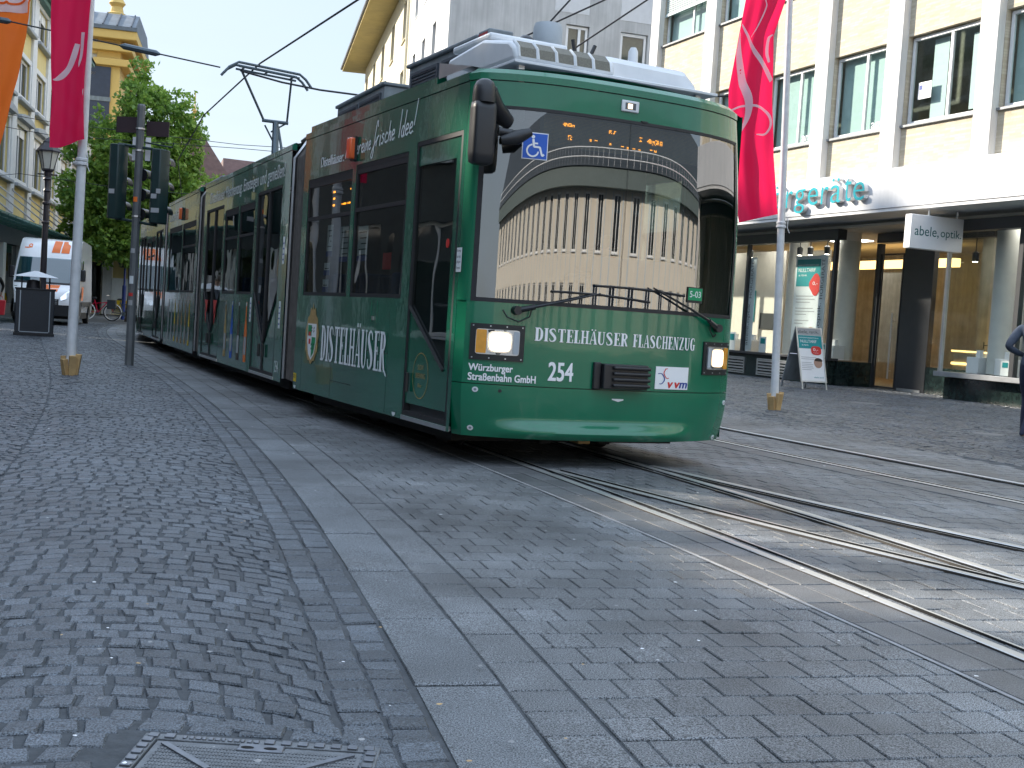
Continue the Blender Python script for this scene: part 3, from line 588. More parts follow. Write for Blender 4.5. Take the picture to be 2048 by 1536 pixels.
# right bay, raised sill over a dark plinth set back
mb = MB(); mb.box(-17.8, 2.2, -1.3, -.16, 0, .46); mb.build('plinth', 'marble_dark', bd)
mb = MB(); mb.box(-17.8, 2.27, -1.3, .1, .48, .585); mb.build('display_ledge', 'zinc', bd, bevel=.006)
for u in (.16, -2.1, -4.6, -7.15, -9.8, -12.4, -15, -17.7):
    mb = MB(); mb.box(u-.06, u+.06, -.08, .04, .585, 3.56); mb.build('shop_mullion', 'frame_dark', bd, bevel=.004)
mb = MB(); mb.box(2.16, 2.22, -.06, .03, .585, 3.56); mb.build('shop_mullion', 'alu', bd, bevel=.004)
for a, b in ((.22, 2.16), (-2.04, .1), (-4.54, -2.16), (-7.09, -4.66), (-9.74, -7.21), (-12.34, -9.86), (-14.94, -12.46), (-17.64, -15.06)):
    mb = MB(); mb.slab(a, b, .585, 3.56, PS, .0, -.012); mb.build('shop_pane', 'shop_glass', bd)
mb = MB(); mb.box(2.19, 2.2, -1.28, -.06, .585, 3.56); mb.build('shop_pane', 'shop_glass', bd)
# louvres in the plinth
for a, b in ((7.55, 9.05), (9.65, 10.8), (11.3, 12.5)):
    mb = MB(); mb.frame(a, b, .06, .5, .03, PS, .03, .0)
    for q in range(5): mb.slab(a+.03, b-.03, .11+q*.078, .15+q*.078, PS, .02, .001)
    mb.build('louvre', 'alu', bd)
# shop interior
mb = MB(); mb.box(-7.1, 14.7, -6.5, -1.45, .0, .05); mb.box(6.1, 14.6, -1.45, -.22, .55, .62); mb.box(-7.1, 2.15, -1.3, -.22, .46, .582); mb.build('shop_floor', 'shop_floor', bd)
mb = MB(); mb.box(-7.1, 14.7, -6.6, -6.5, 0, 3.9); mb.box(-17.7, 4.3, -3.0, -2.9, 0, 3.9); mb.build('shop_back_wall', 'shop_wood', bd)
mb = MB(); mb.box(-17.7, 14.7, -6.5, -.05, 3.82, 3.88); mb.build('shop_ceiling', 'shop_wall', bd)
mb = MB(); mb.box(6.3, 13.5, -4.1, -3.9, 3.2, 3.42); mb.build('light_strip', 'strip_warm', bd)
for u, y in ((7.4, -.75), (10.2, -.75), (12.8, -.75), (8.6, -2.4), (3.2, -2.2), (.9, -.8), (-1.4, -.8), (-3.6, -.8)):
    mb = MB(); mb.box(u-.6, u+.6, y-.25, y+.25, 3.80, 3.815); mb.build('fill_panel', 'shop_fill', bd)  # glowing panels added to brighten the shop interior
for u in (8.9, 5.75 if 0 else 6.75, 1.22, -3): 
    mb = MB(); mb.lathe([(.26, .6), (.26, 3.82)], (u, -.95 if u > 6 else -.7, 0), 20); mb.build('column', 'column', bd)
mb = MB(); mb.box(6.2, 8.2, -3.2, -3.1, .6, 3.0); mb.build('slatted_screen', 'shop_wood', bd)
mb = MB(); mb.box(6.6, 7.0, -3.08, -3.05, 1.2, 2.0); mb.build('wall_display', 'frame_dark', bd)
mb = MB(); mb.box(.3, 2.0, -1.2, -1.15, .6, 3.4); mb.build('display_panel', 'print_grey', bd)
mb = MB(); mb.box(-6.9, -.1, -1.2, -1.15, .6, 3.4); mb.build('display_panel', 'poster', bd)
mb = MB(); mb.box(9.95, 14.5, -1.35, -1.3, .62, 3.5); mb.build('display_panel', 'shop_wall', bd)
mb = MB(); mb.box(8.35, 9.6, -1.6, -1.55, .62, 3.5); mb.build('display_panel', 'shop_wall', bd)
for u, z, w_, h_, m_ in ((10.3, 1.3, .7, .45, 'frame_dark'), (11.3, 1.5, .6, .9, 'decal_teal'), (12.8, 1.2, .9, 1.4, 'decal_white'), (13.9, 1.2, .45, 1.2, 'decal_red'), (8.6, 1.3, .5, .35, 'frame_dark'), (-1.6, 1.2, .8, 1.2, 'decal_teal'), (-3.8, 1.2, .9, 1.3, 'decal_white')):
    mb = MB(); mb.box(u, u+w_, -1.29 if 9.9 < u else (-1.54 if u > 0 else -1.14), -1.27 if 9.9 < u else (-1.52 if u > 0 else -1.12), z, z+h_); mb.build('wall_picture', m_, bd)
for u in (10.0, 10.9, 11.8, 6.4, 7.3, .7, 1.5, -.6):
    mb = MB(); zz = .62 if u > 3 else .585; mb.box(u, u+.35, -.75, -.4, zz, zz+.35); mb.box(u+.1, u+.22, -.62, -.52, zz+.35, zz+.5); mb.build('display_block', 'sign_face', bd, bevel=.01)
mb = MB(); mb.box(2.5, 4.0, -2.6, -2.0, .05, 1.02); mb.build('counter', 'shop_wood', bd)
mb = MB(); mb.box(2.45, 4.05, -2.62, -1.98, 1.02, 1.06); mb.box(2.5, 4.0, -1.97, -1.95, .72, .78); mb.build('counter_light', 'strip_warm', bd)
for u, z in ((8.3, 3.35), (7.85, 3.35), (7.15, 3.35), (10.6, 3.35), (2.0, 3.05), (1.3, 3.05)):
    mb = MB(); mb.tube([(u, -.55, 3.82), (u, -.55, z+.1)], .012, 6); mb.lathe([(.0, z-.06), (.07, z-.08), (.08, z+.1), (.03, z+.14)], (u, -.55, 0), 12); sp = mb.build('spotlight', 'frame_dark', bd)
    mb = MB(); mb.lathe([(.001, z-.083), (.055, z-.083), (.055, z-.086)], (u, -.55, 0), 10); mb.build('bulb', 'shop_spot', sp)
lettering(bd, 'counter_lettering', 'HÖRGERÄTE', 4.0, .78+.35, 1.9, .2, PS, -2.88, 'text_dark')
# window posters and vertical lettering
PP = lambda u, z, d: (u, -.35+d, z)
def poster(u0, u1, z0, z1):
    mb = MB(); mb.slab(u0, u1, z0, z1, PP, 0, -.02); p = mb.build('poster', 'poster', bd)
    h = z1-z0; w = u1-u0
    mb = MB(); mb.slab(u0+.06*w, u1-.06*w, z0+.64*h, z1-.04*h, PP, .004, .001); mb.build('header', 'decal_teal', p)
    lettering(p, 'print', 'MARKENHÖRGERÄTE ZUM', u1-.1*w, z0+.88*h, w*.72, h*.022, PP, .007, 'decal_white'); lettering(p, 'print', 'NULLTARIF', u1-.12*w, z0+.81*h, w*.6, h*.045, PP, .007, 'decal_white'); lettering(p, 'print', '& MEHR.', u1-.14*w, z0+.76*h, w*.3, h*.02, PP, .007, 'decal_white')
    c, r_ = (u0+.24*w, z0+.66*h), .2*w
    mb = MB(); mb.prism([(c[0]+r_*math.cos(a)*(1.05+.1*math.cos(4*a)), c[1]+r_*1.05*math.sin(a)*(1.05+.1*math.cos(4*a))) for a in np.linspace(0, 2*math.pi, 24, endpoint=False)], lambda a, b: PP(a, b, .011), lambda a, b: PP(a, b, .008)); mb.build('price_bubble', 'decal_red', p)
    lettering(p, 'print', '0,-', c[0]+.1*w, c[1]-.01*h, w*.17, h*.045, PP, .014, 'decal_white')
    mb = MB()
    for q, ww in enumerate((.6, .66, .5, 0, .62, .68, .4, 0, .5, .3)):
        if ww: mb.slab(u1-.1*w-ww*w, u1-.1*w, z0+.52*h-q*.036*h, z0+.53*h-q*.036*h, PP, .004, .002)
    mb.build('fine_print', 'print_grey', p)
    mb = MB(); mb.prism([(u0+.3*w+.17*w*math.cos(a), z0+.085*h+.08*h*math.sin(a)) for a in np.linspace(0, 2*math.pi, 20, endpoint=False)], lambda a, b: PP(a, b, .006), lambda a, b: PP(a, b, .002)); mb.build('portrait', 'skin', p)
poster(6.95, 8.15, 1.05, 3.22)
def vtext(s, u, z0, z1, w, m='text_dark', d=.006):
    v, f = text2d(s, z1-z0, w); mb = MB(); mb.add([PS(u+p[1]-w, z0+p[0], d) if 0 else (u-(w-p[1])+w, d, z0+p[0]) for p in v], f); mb.build('window_lettering', m, bd)
for u in (9.72, 6.62):
    vtext('HÖRGERÄTE', u-.17, 2.1, 3.1, .15); vtext('abele,optik.', u-.17, .82, 2.0, .17)
mb = MB(); mb.slab(9.5, 9.78, .7, 3.2, PS, -.05, -.06); mb.slab(6.42, 6.68, .7, 3.2, PS, -.05, -.06); mb.build('window_banner', 'poster', bd)
for u, z, s_, m in ((9.95, .66, .3, 'decal_white'), (9.1, .66, .42, 'decal_white'), (6.5, .66, .36, 'decal_white'), (10.6, .66, .5, 'decal_white'), (.5, .6, .3, 'decal_white'), (-.4, .6, .35, 'decal_white')):
    mb = MB(); mb.slab(u, u+s_*.75, z, z+s_, PP, .1, .09); cdd = mb.build('display_card', m, bd); mb = MB(); mb.slab(u+.1*s_, u+.6*s_, z+.55*s_, z+.9*s_, PP, .106, .1015); mb.build('print', 'decal_teal', cdd)
# hanging box sign
hs_ = thing('hanging_sign', 'white projecting box sign reading abele, optik under the shop canopy', 'sign', RO, RA)
HP = lambda u, z, d: (1.88-d, 1.42-u, z)      # faces the near end of the street; u runs from the street inwards
mb = MB(); mb.slab(0, 1.38, 3.10, 3.80, HP, .10, -.10); mb.build('box', 'sign_face', hs_, bevel=.012)
lettering(hs_, 'lettering', 'abele,', .10, 3.34, .63, .23, HP, .103, 'dark_teal_text', rev=False); lettering(hs_, 'lettering', 'optik.', .78, 3.33, .55, .22, HP, .103, 'dark_teal_text', rev=False)
for y in (.9, .15):
    mb = MB(); mb.tube([(1.88, y, 3.80), (1.88, y, 3.97)], .02, 8); mb.build('hanger', 'alu', hs_)
# ---------------------------------------------------------------- white corner block and the eaved house beyond the tram
CO = Vector((-3.2, 45, 0)); CA = math.atan2(.9767, -.2147)      # local x along the street (away), y towards the street
cb = thing('corner_house', 'tall pale rendered corner house behind the tram with narrow slit windows', 'building', CO, CA)
PC = lambda u, z, d: (u, d, z)
nar = [(3.35, 4.45, 11.55, 12.85), (6.45, 7.65, 11.8, 12.85), (9.5, 10.8, 12.05, 12.85)]
nar = [(3.4, 4.4, 11.3, 12.8), (6.55, 7.55, 11.3, 12.8), (9.7, 10.7, 11.3, 12.8)]
allh = [(a, b, z0+dz, z1+dz) for a, b, z0, z1 in nar for dz in (0, 3.1, -3.1, -6.2)]
mb = MB(); mb.plate(0, 12.1, 0, 20, allh, PC, -.25); mb.build('street_wall', 'white_render', cb)
for h in allh: win_parts(cb, 'window', h[0]+.03, h[1]-.03, h[2]+.03, h[3]-.03, PC, -.2, [], w=.06, sill=(.03, 'trim_pale'))
ga = math.atan2(-.996, .094)
gx, gy = .094, -.9955
PG = lambda u, z, d: (u*gx + d*gy*1.0, u*gy - d*gx*1.0, z)     # shade-toned end wall turning away from the street; d towards the viewer is -x
PG = lambda u, z, d: (u*gx - d*.9955, u*gy - d*.094, z)
gw = [(4.6, 5.55, z0, z0+1.55) for z0 in (10.95, 14.05, 7.85)] + [(6.85, 8.0, z0, z0+1.55) for z0 in (10.95, 14.05, 7.85)] + [(10, 11.1, z0, z0+1.55) for z0 in (10.95, 14.05, 7.85)]
mb = MB(); mb.plate(0, 15, 0, 20, gw, PG, -.2); mb.build('end_wall', 'shaded_render', cb)  # shade of the side away from the sun put into a greyer render
for h in gw: win_parts(cb, 'window', h[0]+.03, h[1]-.03, h[2]+.03, h[3]-.03, PG, -.14, [.62] if h[0] < 6 else [], w=.1, room='curtain', gm='tram_glass', sill=(.02, 'trim_pale'))
for u0, u1 in ((4.1, 5.5), (6.8, 8.1), (9.7, 11.2)):
    for z0 in (12.93, 9.83):
        mb = MB(); mb.slab(u0, u1, z0, z0+1.0, PG, .012, -.0); mb.build('wall_panel', 'panel_grey', cb)
mb = MB(); mb.box(-.2, 12.2, -15.2, -.1, 20, 20.3); mb.build('roof', 'zinc', cb)
eh = thing('eaved_house', 'cream house with a wide yellow wooden eaves soffit beyond the white corner house', 'building', CO, CA)
wz = [(a, a+1.6, 14.3+dz, 16.3+dz) for a in (13.9, 19.2, 24.3, 29.4, 34.4) for dz in (0, -3.4, -6.8)]
wz = [(a, b, z0, z1) for a, b, z0, z1 in wz if b < 36.6]
mb = MB(); mb.plate(12.15, 36.8, 0, 17.5, wz, PC, -.25); mb.box(36.6, 36.8, -11, -.02, 0, 17.5); mb.build('wall', 'cream_render', eh)
for h in wz: win_parts(eh, 'window', h[0]+.03, h[1]-.03, h[2]+.03, h[3]-.03, PC, -.18, [.5], w=.08, sill=(.08, 'cream_render'))
mb = MB(); mb.box(12.25, 38.1, -12, 1.45, 17.1, 17.32); mb.build('eaves', 'soffit_yellow', eh)
mb = MB(); mb.add([(12.25, 1.5, 17.36), (38.2, 1.5, 17.36), (38.2, -12, 17.36), (12.25, -12, 17.36), (16, -5, 20.4), (34, -5, 20.4)], [(0, 1, 5, 4), (1, 2, 5), (2, 3, 4, 5), (3, 0, 4), (0, 3, 2, 1)]); mb.build('roof', 'roof_tile', eh)
mb = MB(); mb.tube([(12.45, .12, .2), (12.45, .12, 17.1)], .07, 8); mb.build('downpipe', 'cream_render', eh)
mb = MB(); mb.tube([(12.3, 1.5, 17.3), (38.2, 1.5, 17.3)], .09, 8); mb.build('gutter', 'zinc', eh)
# ---------------------------------------------------------------- yellow house on the left
LO = Vector((-20, 45, 0)); LA = math.atan2(.9744, -.2250)        # local x along the street (away), -y towards the street
lh = thing('yellow_house', 'pale yellow house with grey pilasters and a glass awning over the shops', 'building', LO, LA)
PL = lambda u, z, d: (u, -d, z)
u_lo, u_hi = -12.0, 24.5
base = [4.75+4.15*k for k in range(-4, 5)]
Hh = []
for b in base:
    for (z0, z1, kind) in ((5.48, 7.9, 3), (8.98, 10.72, 2), (12.1, 13.62, 1)): Hh.append((b+.35, b+2.95, z0, z1, kind))
mb = MB(); mb.plate(u_lo, u_hi, 3.6, 14, [h[:4] for h in Hh], PL, -.25); mb.box(u_hi-.2, u_hi, .05, 11, 0, 14); mb.build('wall', 'house_yellow', lh)
for b in base+[base[-1]+4.15]:
    mb = MB(); mb.slab(b-1.0, b-.02, 3.6, 13.95, PL, .12, -.02); mb.build('pilaster', 'trim_pale', lh, bevel=.02)
for h in Hh:
    f = win_parts(lh, 'window', h[0], h[1], h[2], h[3], PL, -.12, [.5], fm='trim_pale', w=.13)
    mb = MB(); mb.frame(h[0]-.2, h[1]+.2, h[2]-.05, h[3]+.2, .22, PL, .07, .0); mb.build('surround', 'trim_pale', f, bevel=.015)
    mb = MB(); mb.slab(h[0]-.35, h[1]+.35, h[2]-.19, h[2]-.04, PL, .26, 0); mb.build('sill', 'sill_grey', f, bevel=.03)
    if h[4] != 2:
        mb = MB(); mb.slab(h[0]+.12, h[0]+1.22, h[3]-.42, h[3]-.1, PL, -.06, -.1); mb.slab(h[0]+1.4, h[1]-.12, h[3]-.42, h[3]-.1, PL, -.06, -.1); mb.build('shutter_box', 'decal_white', f)
    if h[4] == 3:
        c = (h[0]+h[1])/2; hw = (h[1]-h[0])/2+.35
        out = [(c-hw, h[3]+.16), (c+hw, h[3]+.16), (c+hw, h[3]+.3), (c+hw*.6, h[3]+.42), (c, h[3]+.5), (c-hw*.6, h[3]+.42), (c-hw, h[3]+.3)]
        mb = MB(); mb.prism(out, lambda u, z: PL(u, z, .3), lambda u, z: PL(u, z, .0)); mb.build('hood', 'sill_grey', f, bevel=.02)
mb = MB(); mb.slab(u_lo, u_hi+.3, 13.75, 13.98, PL, .35, -.1); mb.slab(u_lo, u_hi+.5, 13.98, 14.15, PL, .62, -.1); mb.build('cornice', 'roof_green', lh, bevel=.03)
mb = MB(); mb.add([PL(u_lo, 14.16, .7), PL(u_hi+.5, 14.16, .7), PL(u_hi+.5, 19.0, -5), PL(u_lo, 19.0, -5), PL(u_hi+.5, 14.16, -11), PL(u_lo, 14.16, -11)], [(0, 1, 2, 3), (3, 2, 4, 5), (1, 4, 2)]); mb.build('roof', 'roof_slate', lh)
for u, w_, h_ in ((-9.5, 1.5, 22.6), (-6.6, 1.0, 22.0), (-3.2, .9, 22.4), (.6, 1.0, 22.0), (3, 2.0, 21.2), (8.5, .9, 21.3), (14, 1.2, 21)):
    mb = MB(); mb.slab(u, u+w_, 17.5, h_, PL, -4.6, -5.4); mb.slab(u-.08, u+w_+.08, h_, h_+.15, PL, -4.5, -5.5); mb.build('shade_chimney', 'roof_tile', lh)  # tall stacks added out of view to cast shade on the opposite fascia
for u in (13.2, -3.4):
    mb = MB(); mb.tube([PL(u+.6, 13.7, .45), PL(u+.1, 13.4, .25), PL(u, 13.0, .2), PL(u, 3.7, .2)], .085, 8); mb.build('downpipe', 'lamp_iron', lh)
# shop level under the awning
mb = MB(); mb.slab(u_lo, u_hi, 2.9, 3.6, PL, .05, -.2); mb.build('shop_band', 'roof_dark', lh)
for k in range(10):
    u = u_lo+.4+k*3.75; mb = MB(); mb.slab(u, u+.55, 0, 2.9, PL, .06, -.25); mb.build('shop_pier', 'trim_pale', lh, bevel=.02)
    if u+3.75 < u_hi:
        mb = MB(); mb.slab(u+.55, u+3.75, .45, 2.9, PL, -.12, -.13); mb.build('shop_pane', 'house_glass', lh)
        mb = MB(); mb.slab(u+.55, u+3.75, 0, .45, PL, -.06, -.2); mb.build('stall_riser', 'roof_dark', lh)
mb = MB(); mb.slab(u_lo, u_hi, 0, 2.9, PL, -2.4, -2.5); mb.build('shop_back', 'shop_wall', lh)
aw = MB()
aw.add([PL(u_lo, 3.62, .05), PL(u_hi, 3.62, .05), PL(u_hi, 3.32, 2.5), PL(u_lo, 3.32, 2.5)], [(0, 1, 2, 3)]); ao = aw.build('awning', 'awning_glass', lh)
mb = MB(); n_ = 30
for k in range(n_+1):
    u = u_lo+(u_hi-u_lo)*k/n_; mb.tube([PL(u, 3.58, .05), PL(u, 3.28, 2.5)], .03, 5)
for d_ in (.6, 1.2, 1.8, 2.45): mb.tube([PL(u_lo, 3.62-.122*d_-.03, d_), PL(u_hi, 3.62-.122*d_-.03, d_)], .035, 5)
mb.build('awning_bars', 'roof_green', ao)
for b in base[1:]:
    mb = MB(); mb.tube([PL(b-.5, 5.05, .14), PL(b-.5, 3.4, 2.35)], .03, 6); mb.lathe([(.08, -.02), (.08, .08)], PL(b-.5, 5.05, .1), 8); mb.build('tie_rod', 'zinc', ao)
# row of plain houses continuing towards and past the camera on the left (out of the frame, seen only in reflections)
def row_house(name, label, loc, rz, L_, D_, H_, wall, roof, roofh, bayw, rows2, sgn, group=None, band=None, rail_=False, eave=.5):
    t = thing(name, label, 'building', loc, rz, group); P = lambda u, z, d: (u, sgn*d, z)
    n = int(L_/bayw); hs = [(k*bayw+(bayw-w_)/2+(L_-n*bayw)/2, k*bayw+(bayw+w_)/2+(L_-n*bayw)/2, z0, z1) for k in range(n) for z0, z1, w_ in rows2]
    mb = MB(); mb.plate(0, L_, 0, H_, hs, P, -.22); s_ = -sgn
    mb.poly([P(0, 0, -.001), P(0, 0, -D_), P(0, H_, -D_), P(0, H_, -.001)]); mb.poly([P(L_, 0, -.001), P(L_, 0, -D_), P(L_, H_, -D_), P(L_, H_, -.001)]); mb.poly([P(0, 0, -D_), P(L_, 0, -D_), P(L_, H_, -D_), P(0, H_, -D_)]); mb.build('wall', wall, t)
    cache = {}
    for h in hs:
        k = (round(h[1]-h[0], 3), h[2])
        if k in cache:
            f0, u0 = cache[k]; f = f0.copy(); C.objects.link(f); f.location.x = f0.location.x+h[0]-u0
            for c in f0.children: c2 = c.copy(); C.objects.link(c2); c2.parent = f
        else: cache[k] = (win_parts(t, 'window', *h, P, -.15, [.5], w=.09, sill=(.1, 'trim_pale')), h[0])
    mb = MB(); e = eave; rl = P(0, 0, e)
    a = [P(-e, H_+.3, e), P(L_+e, H_+.3, e), P(L_+e, H_+.3, -D_-e), P(-e, H_+.3, -D_-e)]; i_ = min(D_*.35, roofh*1.2)
    b = [P(i_*.6, H_+roofh, -i_), P(L_-i_*.6, H_+roofh, -i_), P(L_-i_*.6, H_+roofh, -D_+i_), P(i_*.6, H_+roofh, -D_+i_)]
    mb.add(a+b, [(0, 1, 5, 4), (1, 2, 6, 5), (2, 3, 7, 6), (3, 0, 4, 7), (4, 5, 6, 7), (0, 3, 2, 1)]); mb.build('roof', roof, t)
    mb = MB(); mb.slab(-e*.8, L_+e*.8, H_-.55, H_+.28, P, e*.9, .0); mb.build('cornice', band or 'trim_pale', t)
    return t, P, hs
# left row towards the camera, office building reflected in the windscreen, closing houses
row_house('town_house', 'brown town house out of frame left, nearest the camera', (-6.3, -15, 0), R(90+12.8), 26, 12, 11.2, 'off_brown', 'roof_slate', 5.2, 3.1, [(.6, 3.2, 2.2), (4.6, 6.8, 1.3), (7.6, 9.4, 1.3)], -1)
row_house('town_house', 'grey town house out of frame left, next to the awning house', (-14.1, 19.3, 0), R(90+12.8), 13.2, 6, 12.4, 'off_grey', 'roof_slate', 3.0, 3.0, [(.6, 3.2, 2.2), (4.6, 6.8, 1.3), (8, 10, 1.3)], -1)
an, AP, _h = row_house('added_annexe', 'low grey annexe added out of frame in the left row to shape the sun patches', (-12.2, 10.8, 0), R(90+12.8), 8.2, 5, 6.4, 'off_grey', 'zinc', .5, 2.6, [(.6, 3.0, 2.0), (4.0, 5.6, 1.2)], -1, eave=.2)  # made-up low block, lets sun over the left row onto the tracks
mb = MB(); mb.plate(-.2, 8.3, 6.75, 13.5, [(.6, 1.6, 7.8, 9.0), (2.2, 3.2, 7.9, 9.1), (3.7, 4.7, 8.3, 10), (5.4, 6.5, 9.2, 11.4)], lambda u, z, d: AP(u, z, d-.3), -.05); mb.build('sun_patch_screen', 'off_grey', an)  # unseen wall with openings, added to cut the sunlight into patches
ang = math.atan2(.755, .656)
ob, OP, oh = row_house('office_building', 'long cream office building with tall narrow windows mirrored in the tram windscreen', (.9, -57.6, 0), ang, 84, 16, 7.6, 'office_cream', 'office_roof', 4.0, 2.9, [(.5, 2.9, 1.05), (4.3, 6.9, 1.05)], 1, band='office_band', eave=.9)
mb = MB()
for k in range(28):
    u = 1.45+k*2.9; mb.slab(u-.72, u-.58, 0.2, 7.0, OP, .05, 0); mb.slab(u+.58, u+.72, 0.2, 7.0, OP, .05, 0)
mb.build('wall_strip', 'blue_grey', ob)
mb = MB()
for k in range(85): mb.tube([OP(k, 7.9, .8), OP(k, 8.7, .8)], .03, 5)
for z in (8.3, 8.7): mb.tube([OP(0, z, .8), OP(84, z, .8)], .035, 5)
mb.build('roof_railing', 'trim_pale', ob)
for h in oh:
    pass
# ---------------------------------------------------------------- church, gabled house, distant houses
ch = thing('church', 'pale church with ochre corner pilasters and a slate roof behind the tree', 'church', (-32.3, 85, 1.05), R(13))
# local x to the right, y away; front wall at y=0
PCH = lambda u, z, d: (u, -d, z)
mb = MB(); mb.box(-10, 1.7, .2, 12, -1.2, 18.2); mb.build('wall', 'church_wall', ch)
mb = MB()
mb.box(1.7, 3.3, .0, 11, -1.2, 18.3); mb.box(1.5, 3.9, -.3, 11.2, 16.1, 16.6); mb.box(1.4, 4.1, -.5, 11.3, 17.1, 17.6); mb.box(1.2, 4.4, -.8, 11.6, 17.9, 18.5)
mb.build('corner_pilaster', 'church_ochre', ch, bevel=.05)
mb = MB(); mb.slab(.9, 2.7, 11.6, 16.0, PCH, .12, -.1)
lw = mb.build('louvre_window', 'louvre', ch)
mb = MB(); mb.slab(.85, 2.75, 13.6, 13.9, PCH, .16, .0); mb.build('crossbar', 'roof_grey', lw)
mb = MB(); mb.box(-10, 1.7, -.0, .2, 16.9, 17.15); mb.box(-10, 1.7, -.12, .2, 15.4, 15.6); mb.build('string_course', 'church_ochre', ch)
mb = MB(); mb.tube([(-.6, -.05, 18), (-.6, -.05, 11.0), (-.1, -.05, 10.5), (.3, -.05, 10.4)], .09, 8); mb.build('downpipe', 'lamp_iron', ch)
mb = MB(); mb.box(-10.4, 4.4, -.9, 12, 18.5, 18.75); mb.add([(-10.4, -.9, 18.76), (4.3, -.9, 18.76), (4.3, 11.9, 18.76), (-10.4, 11.9, 18.76), (4.3, 1.8, 20.15), (4.3, 9, 20.15), (-10.4, 1.8, 20.15), (-10.4, 9, 20.15)], [(0, 1, 4, 6), (1, 2, 5, 4), (2, 3, 7, 5), (4, 5, 7, 6), (3, 0, 6, 7)]); rf = mb.build('roof', 'roof_slate', ch)
mb = MB()
for k in range(5): mb.tube([(.2+k*.95, -.9, 18.8), (.2+k*.95, 1.8, 20.2)], .05, 4)
mb.build('standing_seam', 'roof_dark', rf)
mb = MB(); mb.lathe([(.7, 20.0), (.7, 20.4), (.48, 20.5), (.4, 20.9), (.6, 21.15), (.38, 21.5), (.48, 21.9), (.27, 22.25), (.12, 22.5), (.1, 22.8)], (2.6, 3, 0), 10); mb.build('finial', 'church_ochre', ch)
mb = MB(); mb.add([(-10, -1.0, 18.9), (-1.2, -1.0, 18.9), (-4.2, 2.5, 24.5), (-10, 2.5, 24.5)], [(0, 1, 2, 3)]); mb.build('spire_roof', 'roof_slate', ch)
mb = MB(); mb.box(-10, .6, -2.6, .1, 0, 9.0); mb.build('aisle_wall', 'church_wall', ch); mb = MB(); mb.add([(-10, -3, 9.0), (.9, -3, 9.0), (.9, .15, 10.3), (-10, .15, 10.3)], [(0, 1, 2, 3)]); mb.build('aisle_roof', 'roof_green', ch)
gh = thing('gabled_house', 'distant steep roofed house with dark tiles and a golden finial', 'building', (-25.6, 95, -.8), R(24))
mb = MB(); mb.box(-3.6, 3.6, 0, 8, 0, 9.5); mb.build('wall', 'gable_white', gh)
mb = MB(); mb.add([(-4, -.4, 9.4), (4, -.4, 9.4), (4, 8.4, 9.4), (-4, 8.4, 9.4), (-.3, 3.6, 16.2), (.3, 4.4, 16.2)], [(0, 1, 5, 4), (1, 2, 5), (2, 3, 4, 5), (3, 0, 4)]); mb.build('roof', 'roof_tile', gh, smooth=10)
mb = MB(); mb.tube([(-4, -.42, 9.4), (-.3, 3.6, 16.22)], .22, 6); mb.build('verge', 'gable_white', gh)
mb = MB(); mb.lathe([(.08, 16.0), (.07, 17.0), (.2, 17.25), (.06, 17.5), (.03, 18.8)], (0, 4, 0), 8); mb.build('finial', 'church_ochre', gh)
for k in range(3):
    mb = MB(); mb.box(-1.8+k*1.5, -1.0+k*1.5, -.05, .05, 7.0, 8.6); mb.build('window', 'louvre', gh)
dh = thing('dormer_house', 'far house with a brown roof and red dormer above the tram roof', 'building', (-20.4, 100, 0), R(28))
mb = MB(); mb.box(-4, 4, 0, 10, 0, 8); mb.build('wall', 'gable_white', dh)
mb = MB(); mb.add([(-4.6, -.6, 7.9), (4.6, -.6, 7.9), (4.6, 10.6, 7.9), (-4.6, 10.6, 7.9), (-3.4, 5, 13.3), (3.4, 5, 13.3)], [(0, 1, 5, 4), (1, 2, 5), (2, 3, 4, 5), (3, 0, 4)]); mb.build('roof', 'roof_tile', dh)
mb = MB(); mb.prism([(-1.3, 10.2), (1.3, 10.2), (1.3, 12.2), (0, 13), (-1.3, 12.2)], lambda u, z: (u+.4, .4, z), lambda u, z: (u+.4, 5, z)); mb.build('dormer', 'red_paint', dh)
fh = thing('ochre_house', 'ochre house with a dark green shop awning beyond the parked bicycles', 'building', (-24.6, 66, 0), R(-6))
Pf = lambda u, z, d: (u, -d, z)
fhs = [(a, a+1.0, 4.1, 5.5) for a in (.9, 2.6, 4.3)]
mb = MB(); mb.plate(0, 6, 0, 6.2, fhs, Pf, -.2); mb.box(.01, 5.99, .3, 6, 0, 6.1); mb.build('wall', 'house_yellow', fh)
for h in fhs: win_parts(fh, 'window', *h, Pf, -.12, [.5], w=.1, sill=(.1, 'trim_pale'))
for u in (0.05, 1.95, 3.7, 5.4):
    mb = MB(); mb.slab(u, u+.5, 0, 6.1, Pf, .15, 0); mb.build('pilaster', 'trim_pale', fh)
mb = MB(); mb.slab(-.2, 6.2, 6.2, 6.5, Pf, .4, -6); mb.build('cornice', 'trim_pale', fh)
mb = MB(); mb.add([Pf(-.3, 6.5, .5), Pf(6.3, 6.5, .5), Pf(6.3, 7.6, -3.5), Pf(-.3, 7.6, -3.5)], [(0, 1, 2, 3)]); mb.build('roof', 'roof_tile', fh)
mb = MB(); mb.slab(.3, 5.8, 2.95, 3.6, Pf, 1.6, .16); mb.build('awning', 'roof_green', fh)
mb = MB(); mb.slab(.6, 1.9, .2, 2.8, Pf, .02, -.05); mb.build('shop_pane', 'house_glass', fh)
mb = MB(); mb.slab(2.5, 3.7, .4, 2.0, Pf, .2, .0); pb = mb.build('wall_poster', 'poster', fh)
mb = MB(); mb.slab(2.5, 3.7, .4, .8, Pf, .21, .201); mb.build('poster_band', 'decal_yellow', pb)
